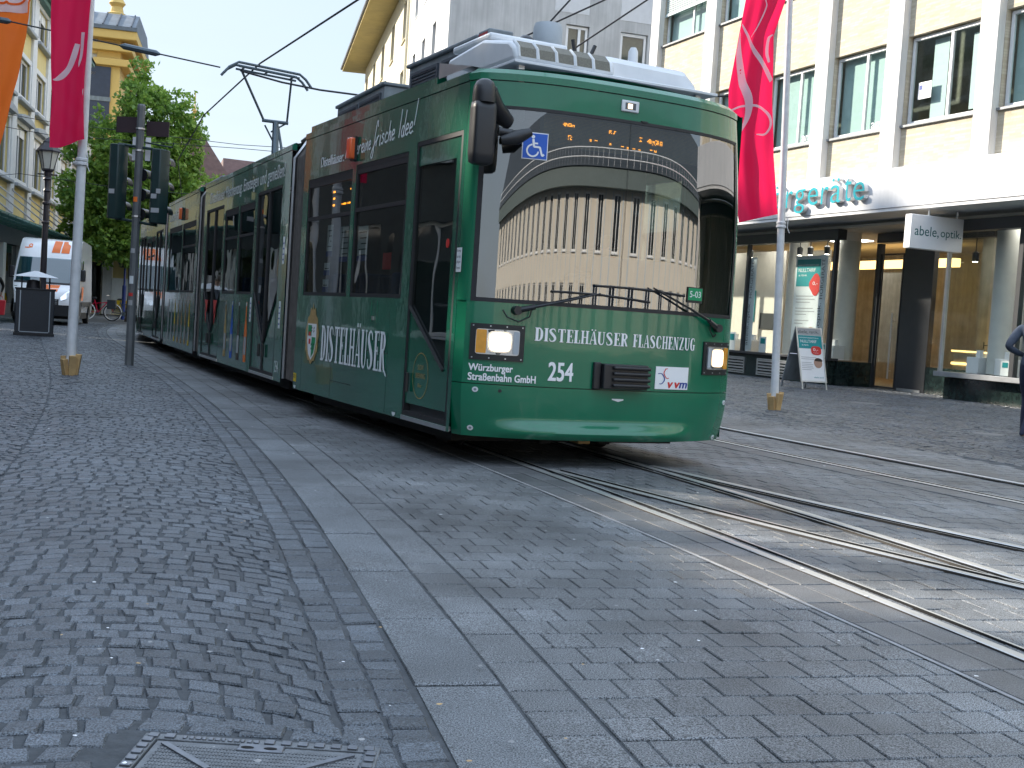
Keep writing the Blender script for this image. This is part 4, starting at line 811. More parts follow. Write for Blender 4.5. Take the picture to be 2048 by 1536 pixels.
# ---------------------------------------------------------------- tree
def tree(name, label, loc, blobs, nleaf, ls, trunk, group=None):
    t = thing(name, label, 'tree', loc, 0, group)
    mb = MB(); h = trunk
    mb.tube([(0, 0, -.1), (.05, .02, h*.5), (-.03, .05, h), (.05, 0, h*1.9)], [.2, .15, .13, .05], 8)
    for b in blobs:
        c = Vector(b[:3]); s = Vector((0, 0, h*.9)); m = s.lerp(c, .5)+Vector((0, 0, -.25)); mb.tube([s, m, c], [.085, .05, .015], 5)
    mb.build('trunk', 'bark', t)
    P = []
    vol = np.array([b[3]*b[4]*b[5] for b in blobs]); n = (nleaf*vol/vol.sum()).astype(int)
    for b, k in zip(blobs, n):
        # leaf clusters: twigs scattered in the ellipsoid, leaves around each twig
        nt = max(6, k//22); d = rng.normal(size=(nt, 3)); d /= np.linalg.norm(d, axis=1, keepdims=True); r = rng.uniform(.12, 1.0, (nt, 1))**.45*rng.uniform(.82, 1.12, (nt, 1))
        tw = d*r*np.array(b[3:6])+np.array(b[:3])
        P.append((tw[:, None, :]+rng.normal(0, .13, (nt, 22, 3))*np.array([1, 1, .75])).reshape(-1, 3))
    P = np.concatenate(P); n = len(P)
    a = rng.normal(size=(n, 3)); a /= np.linalg.norm(a, axis=1, keepdims=True); b_ = rng.normal(size=(n, 3)); b_ -= a*(a*b_).sum(1, keepdims=True); b_ /= np.linalg.norm(b_, axis=1, keepdims=True)
    s = (ls*rng.uniform(.6, 1.25, (n, 1)))
    V = np.stack([P-a*s, P+b_*s*.55, P+a*s, P-b_*s*.55], 1).reshape(-1, 3)
    me = bpy.data.meshes.new('crown'); me.from_pydata(V.tolist(), [], np.arange(n*4).reshape(-1, 4).tolist()); me.materials.append(M['leaf'])
    o = bpy.data.objects.new('crown', me); C.objects.link(o); o.parent = t
    return t
tree('street_tree', 'bushy green street tree behind the traffic signal, tallest of the trees', (-16.1, 50, 0), [(.2, 0, 6.0, 2.3, 2.2, 2.4), (-.9, .3, 4.0, 2.2, 2, 1.7), (-1.9, -.2, 5.2, 1.3, 1.5, 1.3), (.35, 0, 8.7, 1.25, 1.3, 1.6), (-.1, .2, 10.0, .5, .6, .9), (1.9, 0, 7.7, 1.0, 1.1, 1.6), (1.85, 0, 9.2, .35, .4, .7), (2.4, .3, 4.6, 1.3, 1.5, 1.5), (-1.5, .2, 7.6, .9, 1, 1.1), (-2.6, -.2, 6.9, .5, .7, .6), (.6, -.3, 3.0, 1.5, 1.4, .8), (1.3, .2, 5.9, 1.4, 1.4, 1.6)], 52000, .115, 2.6)
tree('street_tree', 'small light green tree rising behind the tram roof', (-14.4, 58, 0), [(.2, 0, 5.6, 1.8, 1.5, 1.6), (1.5, 0, 6.1, 1.3, 1.2, 1.0), (-.6, 0, 4.2, 1.5, 1.4, 1.4), (1.9, .2, 4.8, 1.0, 1, 1.0)], 14000, .12, 3.0)
# ================================================================== tram
TW = 2.40
CX = 1.17        # the badge line and windscreen joint sit left of the true centre
bowf = lambda a: -.28*(1-.35*a*a-.65*a**4)
tram = thing('tram', 'long green articulated tram with white lettering, lit headlights and a raised pantograph', 'tram', (-.4055, 8.6087, 0), .46290578)
GX = Matrix.Identity(4)
def fpt(t, z, d=0.0):
    """front surface of the cab: t across (-1..1), z up, d proud of the surface"""
    def raw(t):
        a = abs(t); s = 1 if t > 0 else -1
        if a <= .96: return np.array([TW/2*(1+t), bowf(a)])
        p0 = np.array([TW/2*(1+s*.96), bowf(.96)]); p1 = np.array([TW/2*(1+s*.995), bowf(.985)]); p2 = np.array([TW/2*(1+s), .075]); q = (a-.96)/.04
        return p0*(1-q)**2+p1*2*q*(1-q)+p2*q*q
    p = raw(t); e = raw(min(1, t+.004))-raw(max(-1, t-.004)); e /= np.linalg.norm(e); nn = np.array([e[1], -e[0]])
    x, y = p
    if z > 1.7: x -= .105*((z-1.7)/1.1)**1.5*max(0, t)**1.5
    if z < .58:
        k = (.58-z)/.37; y += .035*k*k; x = TW/2+(x-TW/2)*(1-.035*k*k)
        q = max(0, 1-abs((z-.262)/.10)); q = q*q*(3-2*q); y -= .075*q*max(0, 1-((t+.10)/.74)**4)
    return (x+nn[0]*d, y+nn[1]*d, z)
def fx(x): return max(-1, min(1, (x+CX-TW/2)/(TW/2)))                     # lateral metres -> t
PF_ = lambda u, z, d: fpt(fx(u), z, d)
def fgrid(mb, x0, x1, z0, z1, d=0, nu=28, nv=6):
    mb.grid(lambda a, b: PF_(x0+(x1-x0)*a, z0+(z1-z0)*b, d), nu, nv); return mb
HL, HR = -CX, TW-CX
mb = MB(); fgrid(mb, HL, HR, .213, .592, 0, 60, 22); mb.add([PF_(x, .213, 0) for x in np.linspace(HL, HR, 31)]+[(CX+x*.96, .5, .215) for x in np.linspace(HL, HR, 31)], [(i, 31+i, 32+i, i+1) for i in range(30)]); mb.build('bumper', 'tram_green', tram)
mb = MB(); fgrid(mb, HL, HR, .592, .598, -.012, 40, 1); mb.build('bumper_joint', 'rubber', tram)
mb = MB(); fgrid(mb, HL, HR, .598, 1.185, 0, 60, 10); mb.build('front_panel', 'tram_green', tram)
WX0, WX1, WZ0, WZ1 = -1.112, 1.165, 1.185, 2.575
mb = MB(); fgrid(mb, HL, WX0, WZ0, WZ1, 0, 8, 8); fgrid(mb, WX1, HR, WZ0, WZ1, 0, 8, 8); fgrid(mb, HL, HR, WZ1, 2.745, 0, 60, 4)
fgrid(mb, HL, HR, 2.752, 2.80, .006, 60, 2)
mb.add([PF_(x, 2.80, .006) for x in np.linspace(HL, HR, 41)]+[PF_(x*.985, 2.835, -.03) for x in np.linspace(HL, HR, 41)]+[(CX+.02+x*.95, .25, 2.87+.03*(1-(x/1.2)**2)) for x in np.linspace(HL, HR, 41)], [(41*k+i, 41*k+i+1, 41*k+42+i, 41*k+41+i) for k in (0, 1) for i in range(40)])
mb.build('front_frame', 'tram_green', tram)
mb = MB(); fgrid(mb, HL, HR, 2.745, 2.752, -.008, 40, 1); mb.build('roof_joint', 'rubber', tram)
mb = MB(); fgrid(mb, WX0, WX1, WZ0, WZ1, -.004, 48, 16); ws = mb.build('windscreen', 'windscreen', tram)
mb = MB()
for a in ((WX0, WX1, WZ0, WZ0+.028), (WX0, WX1, WZ1-.022, WZ1), (WX0, WX0+.03, WZ0, WZ1), (WX1-.03, WX1, WZ0, WZ1)): fgrid(mb, *a, .003, 40 if a[1]-a[0] > 1 else 2, 1 if a[1]-a[0] > 1 else 12)
mb.build('windscreen_seal', 'rubber', ws)
mb = MB(); fgrid(mb, -.021, -.018, WZ0+.03, WZ1-.02, .002, 1, 10); mb.build('windscreen_joint', 'rubber', ws)
# destination display behind the glass
mb = MB(); mb.grid(lambda a, b: PF_(-.72+1.42*a, 2.325+.235*b, -.06), 24, 2); dd = mb.build('destination_display', 'cab_grey', ws)
mb = MB()
def cells(x0, z0, nx, nz, skip=.35, px=.0085):
    for i in range(nx):
        for j in range(nz):
            if rng.uniform() > skip:
                x, z = x0+i*px, z0-j*px; mb.poly([PF_(x+a*.003, z+b*.003, -.052) for a, b in ((-1, -1), (1, -1), (1, 1), (-1, 1))])
for a in ((-.545, 2.50, 11, 3, .2), (-.50, 2.415, 4, 4, .35), (-.17, 2.489, 7, 3, .35), (.095, 2.47, 3, 4, .2), (.165, 2.468, 5, 4, .4), (.215, 2.466, 7, 5, .45), (.285, 2.462, 3, 4, .2), (-.325, 2.405, 2, 2, 0), (-.285, 2.405, 3, 1, 0), (-.16, 2.398, 2, 2, 0), (-.06, 2.388, 3, 1, 0), (-.01, 2.386, 2, 2, 0), (.04, 2.383, 3, 1, 0), (.09, 2.381, 3, 1, 0), (.195, 2.392, 3, 1, 0), (.235, 2.392, 3, 2, .2)): cells(*a)
mb.build('led_cells', 'led_orange', dd)
mb = MB()
for i in range(150):
    for j in range(22):
        x, z = -.69+i*.0092, 2.335+j*.0098; mb.poly([PF_(x+a*.0022, z+b*.0022, -.056) for a, b in ((-1, -1), (1, -1), (1, 1), (-1, 1))])
mb.build('dark_cells', 'decal_gold', dd)
# cab interior
mb = MB(); mb.box(.12, TW-.12, .05, .42, .4, 1.16); mb.grid(lambda a, b: PF_(-1.0+2.0*a, 1.16+.0*b, -.06-.3*b), 16, 2); mb.build('dashboard', 'tram_dark', tram)
st = MB(); st.box(1.45, 1.95, .75, 1.2, .75, .9); st.box(1.5, 1.9, 1.12, 1.24, .85, 1.5); st.box(1.58, 1.82, 1.13, 1.22, 1.52, 1.72); st.build('driver_seat', 'seat_blue', tram, bevel=.04)
mb = MB(); mb.box(.06, TW-.06, 1.35, 1.39, .4, 2.7); mb.build('cab_partition', 'cab_grey', tram)
mb = MB(); mb.box(1.35, 2.2, .5, .52, 1.16, 1.62); mb.build('sun_blind', 'seat_blue', tram)
# headlight clusters
def headlight(x0, x1, z0, z1, flip):
    mb = MB(); fgrid(mb, x0, x1, z0, z1, .012, 10, 2)
    n = 10
    for zz, s in ((z0, 1), (z1, -1)): mb.add([PF_(x0+(x1-x0)*i/n, zz, d) for d in (0, .012) for i in range(n+1)], [(i, i+1, n+2+i, n+1+i) for i in range(n)])
    for xx in (x0, x1): mb.add([PF_(xx, zz, d) for d in (0, .012) for zz in (z0, z1)], [(0, 1, 3, 2)])
    o = mb.build('headlight', 'tram_dark', tram)
    w = x1-x0; s = lambda a: x0+w*(a if not flip else 1-a)
    def sub(name, a, b, za, zb, m, d, rnd=0):
        mb = MB(); xa, xb = sorted((s(a), s(b))); c = ((xa+xb)/2, (za+zb)/2); hw, hh = (xb-xa)/2, (zb-za)/2; e = 4 if rnd else 14
        out = [(c[0]+hw*math.copysign(abs(math.cos(t))**(2/e), math.cos(t)), c[1]+hh*math.copysign(abs(math.sin(t))**(2/e), math.sin(t))) for t in np.linspace(0, 2*math.pi, 28, endpoint=False)]
        mb.prism(out, lambda u, z: PF_(u, z, d), lambda u, z: PF_(u, z, d-.006)); return mb.build(name, m, o)
    h = z1-z0
    sub('reflector', .10, .90, z0+.16*h, z1-.14*h, 'alu', .0195)
    sub('indicator', .11, .29, z0+.19*h, z1-.16*h, 'amber', .027)
    sub('lamp_rim', .30, .76, z0+.21*h, z1-.18*h, 'chrome', .0265, 1); sub('lamp', .335, .735, z0+.25*h, z1-.22*h, 'lamp_warm', .034, 1)
    if w > .3: sub('side_lamp', .78, .89, z0+.2*h, z1-.18*h, 'antenna_grey', .027)
    mb = MB()
    for a in (.05, .35, .65, .95):
        for zz in (z0+.06*h, z1-.06*h):
            x = s(a); mb.prism([(x+.005*math.cos(t), zz+.005*math.sin(t)) for t in np.linspace(0, 6.28, 8, endpoint=False)], lambda u, z: PF_(u, z, .016), lambda u, z: PF_(u, z, .011))
    mb.build('screws', 'alu', o)
headlight(-1.100, -.745, .768, 1.027, False); headlight(.812, 1.150, .738, .995, True)
# roof lamp, coupling vent, bolts, seals
mb = MB(); out = lambda x0, x1, z0, z1, d: [(x0, z0), (x1, z0), (x1, z1), (x0, z1)]
def fbox(mb, x0, x1, z0, z1, d0, d1):
    n = max(1, int((x1-x0)/.03)); X = [x0+(x1-x0)*i/n for i in range(n+1)]; m = n+1
    v = [PF_(x, z, d) for d in (d1, d0) for z in (z0, z1) for x in X]
    mb.add(v, [(i, i+1, m+i+1, m+i) for i in range(n)]+[(2*m+i+1, 2*m+i, 3*m+i, 3*m+i+1) for i in range(n)]+[(i+1, i, 2*m+i, 2*m+i+1) for i in range(n)]+[(m+i, m+i+1, 3*m+i+1, 3*m+i) for i in range(n)]+[(0, m, 3*m, 2*m), (m-1, 3*m-1, 4*m-1, 2*m-1)]); return mb
mb = MB(); fbox(mb, -.118, .03, 2.632, 2.715, 0, .014); lp = mb.build('roof_lamp', 'fairing_white', tram, bevel=.012)
mb = MB(); fbox(mb, -.088, .0, 2.65, 2.697, .0141, .016); mb.build('recess', 'cab_grey', lp)
mb = MB(); fbox(mb, -.068, -.03, 2.655, 2.69, .0161, .018); mb.build('bulb', 'lamp_warm', lp)
mb = MB(); fbox(mb, -.205, -.145, .598, .798, 0, .03); fbox(mb, -.145, .238, .605, .79, 0, .07)
vt = mb.build('coupling_cover', 'plastic_black', tram, bevel=.008)
mb = MB()
for k in range(4): fbox(mb, -.075, .245, .622+k*.043, .648+k*.043, .07, .098)
mb.build('fin', 'plastic_black', vt, bevel=.01)
for x, z in ((-1.05, .553), (-1.078, .272), (1.16, .515), (1.10, .236)):
    mb = MB(); mb.prism([(x+.019*math.cos(t), z+.019*math.sin(t)) for t in np.linspace(0, 6.28, 18, endpoint=False)], lambda u, w: PF_(u, w, .006), lambda u, w: PF_(u, w, -.004)); b_ = mb.build('bolt_cap', 'fairing_white', tram)
    mb = MB(); mb.prism([(x+.009*math.cos(t), z+.009*math.sin(t)) for t in np.linspace(0, 6.28, 12, endpoint=False)], lambda u, w: PF_(u, w, .0075), lambda u, w: PF_(u, w, .006)); mb.build('bolt_centre', 'roof_grey', b_)
mb = MB(); mb.prism([(-.89+.012*math.cos(t), .552+.012*math.sin(t)) for t in np.linspace(0, 6.28, 14, endpoint=False)], lambda u, w: PF_(u, w, .004), lambda u, w: PF_(u, w, -.004)); mb.build('towing_eye', 'rubber', tram)
mb = MB(); mb.poly([PF_(u, z, .003) for u, z in ((-.025, .532), (.075, .531), (.075, .522), (.03, .510), (-.025, .524))]); mb.build('arrow_mark', 'decal_white', tram)
mb = MB(); mb.prism([(-.02+.03*math.cos(t), 2.583+.013*math.sin(t)) for t in np.linspace(math.pi, 2*math.pi, 10)], lambda u, w: PF_(u+.11, w, .008), lambda u, w: PF_(u+.11, w, -.0)); mb.build('sensor', 'rubber', tram)
# front lettering
mb = MB(); serif(mb, 'DISTELHÄUSER', -.675, .928, .755, .095, lambda u, z, d: PF_(u, z-.0085*(u+.675)/1.39, d), .004); mb.build('front_lettering', 'decal_white', tram); mb = MB(); serif(mb, 'FLASCHENZUG', .122, .928, .595, .095, lambda u, z, d: PF_(u, z-.0085*(u+.675)/1.39, d), .004); mb.build('front_lettering', 'decal_white', tram)
def flet(s, u0, z0, w, h, m, par=None):
    v, f = text2d(s, w, h); mb = MB(); mb.add([PF_(u0+p[0], z0+p[1], .004) for p in v], f); return mb.build('front_lettering', m, par or tram, smooth=20)
def bold(s, u0, z0, w, h, m, par=None, e=.0016):
    v, f = text2d(s, w, h); mb = MB()
    for k, (a, b) in enumerate(((0, 0), (e, 0), (0, e), (e, e))): mb.add([PF_(u0+p[0]+a, z0+p[1]+b, .004+.0002*k) for p in v], f)
    return mb.build('front_lettering', m, par or tram, smooth=20)
bold('254', -.557, .643, .19, .132, 'decal_white', e=.006); bold('Würzburger', -1.10, .672, .285, .064, 'decal_white', e=.003); bold('Straßenbahn GmbH', -1.10, .618, .452, .052, 'decal_white', e=.003)
mb = MB(); fbox(mb, .346, .665, .617, .788, .002, .005); vv = mb.build('transit_emblem', 'decal_white', tram)
E_ = lambda u, z, d: PF_(.346+u*.319, .617+z*.171, .0065+d)
mb = MB(); ribbon(mb, [(p[0], p[1], .028) for p in ((.35, .92), (.27, .90))], E_, 0, 2); ribbon(mb, [(p[0], p[1], .03) for p in ((.30, .92), (.24, .72), (.32, .50), (.40, .50))], E_, .0003, 4); mb.build('emblem_red', 'decal_red', vv)
mb = MB(); ribbon(mb, [(p[0], p[1], .03) for p in ((.07, .68), (.18, .68), (.27, .45), (.20, .25), (.12, .24))], E_, .0006, 4); mb.build('emblem_blue', 'decal_navy', vv)
def vem(s, u0, w, m, h=.26):
    v, f = text2d(s, w, h); mb = MB(); 
    for k in range(3): mb.add([E_(u0+p[0]+p[1]*.12+.012*k, .06+p[1], .0002*k) for p in v], f)
    mb.build('emblem_lettering', m, vv)
vem('v', .33, .16, 'decal_red'); vem('v', .54, .16, 'decal_red'); vem('m', .72, .22, 'decal_navy')
# wheelchair sign and line card behind the glass edge
mb = MB(); fbox(mb, -.848, -.668, 2.212, 2.402, .001, .0035); wc = mb.build('wheelchair_sign', 'decal_white', ws, bevel=.001)
Q_ = lambda u, z, d: PF_(-.848+u*.18, 2.212+z*.19, .0045+d)
mb = MB(); mb.slab(.035, .965, .035, .965, Q_, .0012, .0, 8); mb.build('sign_field', 'decal_blue', wc)
mb = MB(); mb.prism([(.40+.07*math.cos(t), .84+.065*math.sin(t)) for t in np.linspace(0, 6.28, 16, endpoint=False)], lambda u, z: Q_(u, z, .0035), lambda u, z: Q_(u, z, .0028))
ribbon(mb, [(.41, .76, .085), (.43, .60, .085), (.45, .47, .085)], Q_, .003, 3); ribbon(mb, [(.42, .60, .06), (.60, .60, .06)], Q_, .0034, 2); ribbon(mb, [(.44, .47, .075), (.66, .46, .075), (.70, .40, .075), (.78, .17, .075), (.86, .21, .07)], Q_, .0038, 4)
ribbon(mb, [(.38, .56, .06), (.24, .47, .065), (.19, .32, .065), (.26, .17, .065), (.42, .11, .065), (.57, .18, .065), (.63, .30, .05)], Q_, .0042, 6); mb.build('wheelchair_symbol', 'decal_white', wc)
mb = MB(); fbox(mb, .598, .76, 1.285, 1.405, .001, .003); lc = mb.build('line_card', 'tram_dark', ws)
mb = MB(); fbox(mb, .607, .752, 1.305, 1.398, .0032, .0045); mb.build('card_field', 'decal_green', lc)
v, f = text2d('5-03', .115, .048); mb = MB(); mb.add([PF_(.622+p[0], 1.327+p[1], .0055) for p in v], f); mb.build('card_number', 'decal_white', lc)
# wipers
def wiper(piv, tip, bl):
    mb = MB(); p = PF_(*piv, .02); q = PF_(*tip, .035); mb.lathe([(.001, -.03), (.032, -.03), (.032, .03), (.001, .035)], PF_(*piv, .02), 12, 'y')
    mid = PF_((piv[0]+tip[0])/2, (piv[1]+tip[1])/2, .05); mb.tube([p, PF_(piv[0]*.8+tip[0]*.2, piv[1]*.8+tip[1]*.2, .045)], [.022, .018], 8); mb.tube([PF_(piv[0]*.8+tip[0]*.2, piv[1]*.8+tip[1]*.2, .045), mid, q], [.011, .009, .007], 6); o = mb.build('wiper', 'plastic_black', tram)
    mb = MB(); mb.tube([PF_(bl[0]+(bl[2]-bl[0])*k/10, bl[1]+(bl[3]-bl[1])*k/10+.012*math.sin(math.pi*k/10), .016) for k in range(11)], .0085, 6); mb.tube([PF_(bl[0]+(bl[2]-bl[0])*k/10, bl[1]+(bl[3]-bl[1])*k/10+.012*math.sin(math.pi*k/10), .03) for k in range(2, 9)], .006, 5); mb.build('blade', 'rubber', o)
    mb = MB(); mb.tube([PF_(piv[0]+dx, piv[1]+dz, d) for dx, dz, d in ((-.09, .0, .01), (-.06, -.05, .02), (.02, -.08, .02), (.09, -.04, .03), (.1, .02, .04))] if piv[0] < 0 else [PF_(piv[0]+dx, piv[1]+dz, d) for dx, dz, d in ((-.1, .03, .03), (-.09, -.02, .02), (-.04, -.07, .015), (.0, -.05, .01))], .005, 5); mb.build('hose', 'rubber', o)
wiper((-.815, 1.135), (-.2, 1.297), (-.57, 1.288, .24, 1.262)); wiper((.945, 1.105), (.25, 1.37), (-.235, 1.352, .56, 1.33))
# mirror arm
mb = MB(); c = PF_(-1.08, 2.34, .22)
mb.lathe([(.082, 2.545), (.083, 2.60), (.078, 2.65), (.06, 2.69), (.03, 2.708), (.002, 2.712)], (c[0], c[1], 0), 20)
q0, q1 = Vector((c[0]+.02, c[1], 2.62)), Vector(PF_(-.95, 2.46, .005)); mb.tube([q0, q0.lerp(q1, .4)+Vector((0, 0, -.02)), q1], [.075, .062, .05], 10); mr_ = mb.build('mirror', 'plastic_black', tram, smooth=60)
mb = MB(); c = PF_(-1.08, 2.34, .22)
def rsec(z, hw, hd): return [(c[0]+hw*math.copysign(abs(math.cos(t))**.5, math.cos(t)), c[1]+hd*math.copysign(abs(math.sin(t))**.5, math.sin(t)), z) for t in np.linspace(0, 2*math.pi, 24, endpoint=False)]
lv = [(2.12, .05, .035), (2.135, .078, .06), (2.2, .085, .068), (2.5, .085, .068), (2.545, .08, .06), (2.555, .06, .045)]
mb.add([p for z, a, b in lv for p in rsec(z, a, b)], [(i*24+k, i*24+(k+1) % 24, (i+1)*24+(k+1) % 24, (i+1)*24+k) for i in range(5) for k in range(24)]+[tuple(range(24))[::-1], tuple(range(120, 144))]); mb.build('housing', 'plastic_black', mr_, smooth=60)
mb = MB(); c2 = PF_(-.90, 2.35, .17); mb.tube([PF_(-1.0, 2.36, .2), c2], .03, 8); mb.tube([PF_(-.98, 2.30, .2), PF_(-.9, 2.325, .2), PF_(-.82, 2.375, .17)], [.035, .052, .03], 8); mb.build('side_mirror', 'plastic_black', mr_, smooth=60)
# ---- car bodies
Z0, Z1 = .225, 2.80
def car(ox, oy, ang, L, doors, wins, y_start=0.0, extra_right=True, bogie=None, roofbits=True):
    T = Matrix.Translation((ox, oy, 0)) @ Matrix.Rotation(ang, 4, 'Z')
    PLs = lambda u, z, d: (-d, u, z); PRs = lambda u, z, d: (TW+d, u, z)
    holes = [(a, b, .262, 2.41) for a, b in doors] + list(wins)
    mb = MB(T); mb.plate(y_start, L, Z0, 2.745, holes, PLs, -.05); mb.slab(y_start, L, 2.752, 2.81, PLs, .004, -.05); side = mb.build('side_panel', 'tram_green_side', tram)
    mb = MB(T); mb.slab(y_start, L, 2.742, 2.755, PLs, -.004, -.05); mb.build('cantrail_joint', 'rubber', side)
    mb = MB(T); mb.plate(y_start, L, Z0, 2.81, [(.8, L-.3, 1.18, 2.36)], PRs, -.05); mb.build('side_panel', 'tram_green_side', tram)
    mb = MB(T); mb.slab(.8, L-.3, 1.18, 2.36, PRs, -.02, -.03); mb.build('window', 'tram_glass', tram)
    mb = MB(T); n = 8; mb.grid(lambda a, b: (TW*a, y_start+.02+(L-y_start-.02)*b, 2.808+.13*math.sin(math.pi*a)**.6), 16, 2); mb.build('roof', 'roof_grey', tram)
    mb = MB(T); mb.box(.06, TW-.06, y_start+.1, L-.02, .26, .40); mb.box(.06, TW-.06, L-.06, L-.01, .4, 2.8); mb.build('floor', 'cab_grey', tram)
    mb = MB(T); mb.box(.2, TW-.2, y_start+.4, L-.1, .12, .25); mb.build('underframe', 'underframe', tram)
    for (a, b, z0, z1) in wins:
        mb = MB(T); mb.frame(a, b, z0, z1, .035, PLs, -.004, -.045); mb.slab(a, b, z1-.085, z1-.035, PLs, -.006, -.04); wz_ = z0+(z1-z0)*.66
        if b-a < 1.6: mb.slab(a+.03, b-.03, wz_-.02, wz_+.015, PLs, -.004, -.04)
        w_ = mb.build('window', 'rubber', tram)
        mb = MB(T); mb.rect(a+.03, b-.03, z0+.03, z1-.08, PLs, -.018); mb.build('pane', 'tram_glass', w_)
    for (a, b) in doors:
        nl = 1 if b-a < 1.1 else 2
        for k in range(nl):
            a0, b0 = a+(b-a)*k/nl, a+(b-a)*(k+1)/nl; toward_front = k == 0
            mb = MB(T); mb.frame(a0, b0, .262, 2.41, .035, PLs, -.002, -.05); d_ = mb.build('door', 'rubber', tram)
            c0, c1 = a0+.035, b0-.035
            # solid lower corner panel under the slanted glass edge
            if nl == 1: lo = [(c0, .66), (c1, 1.12)]
            else: lo = [(c0, .62), (c1, 1.2)] if k == 1 else [(c0, 1.2), (c1, .62)]
            if nl == 1: lo = [(c0+.10, .66), (c1, 1.12)]
            mb = MB(T)
            if nl == 1:
                mb.poly([PLs(u, z, -.012) for u, z in ((c0, .36), (c1, .36), (c1, 1.12), (c0+.09, .66), (c0+.09, 2.22), (c0, 2.22))]); mb.poly([PLs(u, z, -.012) for u, z in ((c0, 2.22), (c1, 2.22), (c1, 2.375), (c0, 2.375))])
                g = [(c0+.09, .66), (c1, 1.12), (c1, 2.22), (c0+.09, 2.22)]
            else:
                mb.poly([PLs(u, z, -.012) for u, z in ((c0, .30), (c1, .30), lo[1], lo[0])]); g = [lo[0], lo[1], (c1, 2.37), (c0, 2.37)]
            mb.build('door_skin', 'tram_green_side', d_)
            mb = MB(T); mb.poly([PLs(u, z, -.02) for u, z in g]); mb.build('pane', 'tram_glass', d_)
            mb = MB(T); mb.tube([PLs(*lo[0], -.006), PLs(*lo[1], -.006)], .013, 5); mb.build('glass_seal', 'rubber', d_)
            mb = MB(T); hx = c1-.07 if (nl == 1 or k == 0) else c0+.07; mb.tube([PLs(hx, .45, .012), PLs(hx, .60, .012)], .018, 6); mb.build('door_handle', 'plastic_black', d_)
        mb = MB(T); mb.slab(a, b, .225, .258, PLs, .006, -.04); mb.build('door_sill', 'alu', tram)
    if roofbits:
        FH = 2.885 if ox == 0 else 2.835
        mb = MB(T); mb.prism([(.035, 2.812), (.035, FH), (.06, FH+.01), (.11, FH), (.14, 2.812)], lambda x, z: (x, max(.78, y_start+.1) if y_start else .1, z), lambda x, z: (x, L-.05, z)); mb.build('roof_edge_fairing', 'tram_green_side', tram)
    if bogie:
        for y in bogie:
            for s in (.12, TW-.12):
                mb = MB(T); mb.lathe([(.02, -.06), (.30, -.06), (.30, .03), (.33, .04), (.33, .06), (.02, .06)], (s+.4*(1 if s < 1 else -1), y, .31), 24, 'x'); wh = mb.build('wheel', 'underframe', tram)
                mb = MB(T); mb.lathe([(.02, -.075), (.10, -.07), (.12, -.06), (.02, -.058)], (s+.4*(1 if s < 1 else -1), y, .31), 14, 'x'); mb.build('hub', 'roof_grey', wh)
    # seats and poles inside
    y = y_start+1.6
    while y < L-.6:
        if not any(a-.2 < y < b+.2 for a, b in doors):
            for x in (.25, TW-.75):
                mb = MB(T); mb.box(x, x+.5, y, y+.42, .72, .8); mb.box(x, x+.5, y+.38, y+.46, .8, 1.42); mb.build('seat', 'seat_blue', tram, bevel=.03)
        y += .85
    return T, PLs
S1w = [(1.2, 2.49, 1.18, 2.36), (2.58, 3.95, 1.18, 2.335)]
T1, P1 = car(0, 0, 0, 4.12, [(.13, 1.03)], S1w, .07, bogie=(1.25, 2.9))
SEC = [(.10, 4.97, -.0487, 5.67, [(.38, 1.72), (4.0, 5.45)], [(1.86, 2.84, 1.175, 2.32), (2.92, 3.88, 1.175, 2.32)], None), (.394, 11.12, -.061, 3.87, [], [(.25, 1.8, 1.18, 2.33), (1.88, 3.6, 1.18, 2.33)], (1.1, 2.7)), (.747, 15.93, -.0735, 5.4, [(.3, 1.65), (3.7, 5.05)], [(1.8, 2.7, 1.18, 2.33), (2.78, 3.6, 1.18, 2.33)], None), (1.25, 22.0, -.16, 5.5, [(.4, 1.7)], [(1.9, 3.3, 1.18, 2.33), (3.4, 4.8, 1.18, 2.33)], (1.5, 3.4))]
TS = [(T1, P1)]; ends = [(T1, 4.12)]
for ox, oy, an, L, d_, w_, bg_ in SEC:
    T, P = car(ox, oy, an, L, d_, w_, bogie=bg_); TS.append((T, P)); ends.append((T, L))
for i in range(4):           # bellows between the cars
    Ta, La = ends[i]; Tb = ends[i+1][0]; n = 12
    ring = lambda x0: [(x0, .27), (x0, 2.66), (x0+.12, 2.86), (TW/2, 2.9), (TW-x0-.12, 2.86), (TW-x0, 2.66), (TW-x0, .27)]
    rows = []
    for k in range(2*n+1):
        q = k/(2*n); r_ = ring(.05+.045*(k % 2)); rows.append([tuple((Ta @ Vector((x, La+.005, z))).lerp(Tb @ Vector((x, -.005, z)), q)) for x, z in r_])
    mb = MB(); mb.add([p for r_ in rows for p in r_], [(a*7+b, a*7+b+1, (a+1)*7+b+1, (a+1)*7+b) for a in range(2*n) for b in range(6)]); bl_ = mb.build('bellows', 'bellows', tram, smooth=10)
    mb = MB()
    for q in (.0, 1.0):
        pr = [tuple((Ta @ Vector((x, La+.02, z))).lerp(Tb @ Vector((x, -.02, z)), q)) for x, z in ring(.03)]; mb.tube(pr, .022, 5)
    mb.build('bellows_frame', 'alu', bl_)
    mb = MB(); a_ = (Ta @ Vector((.2, La-.2, 2.88))).lerp(Tb @ Vector((.2, .2, 2.88)), 0); b_ = Tb @ Vector((.2, .25, 2.88)); mb.tube([a_, b_], .06, 6); mb.build('roof_cable', 'tram_dark', bl_)
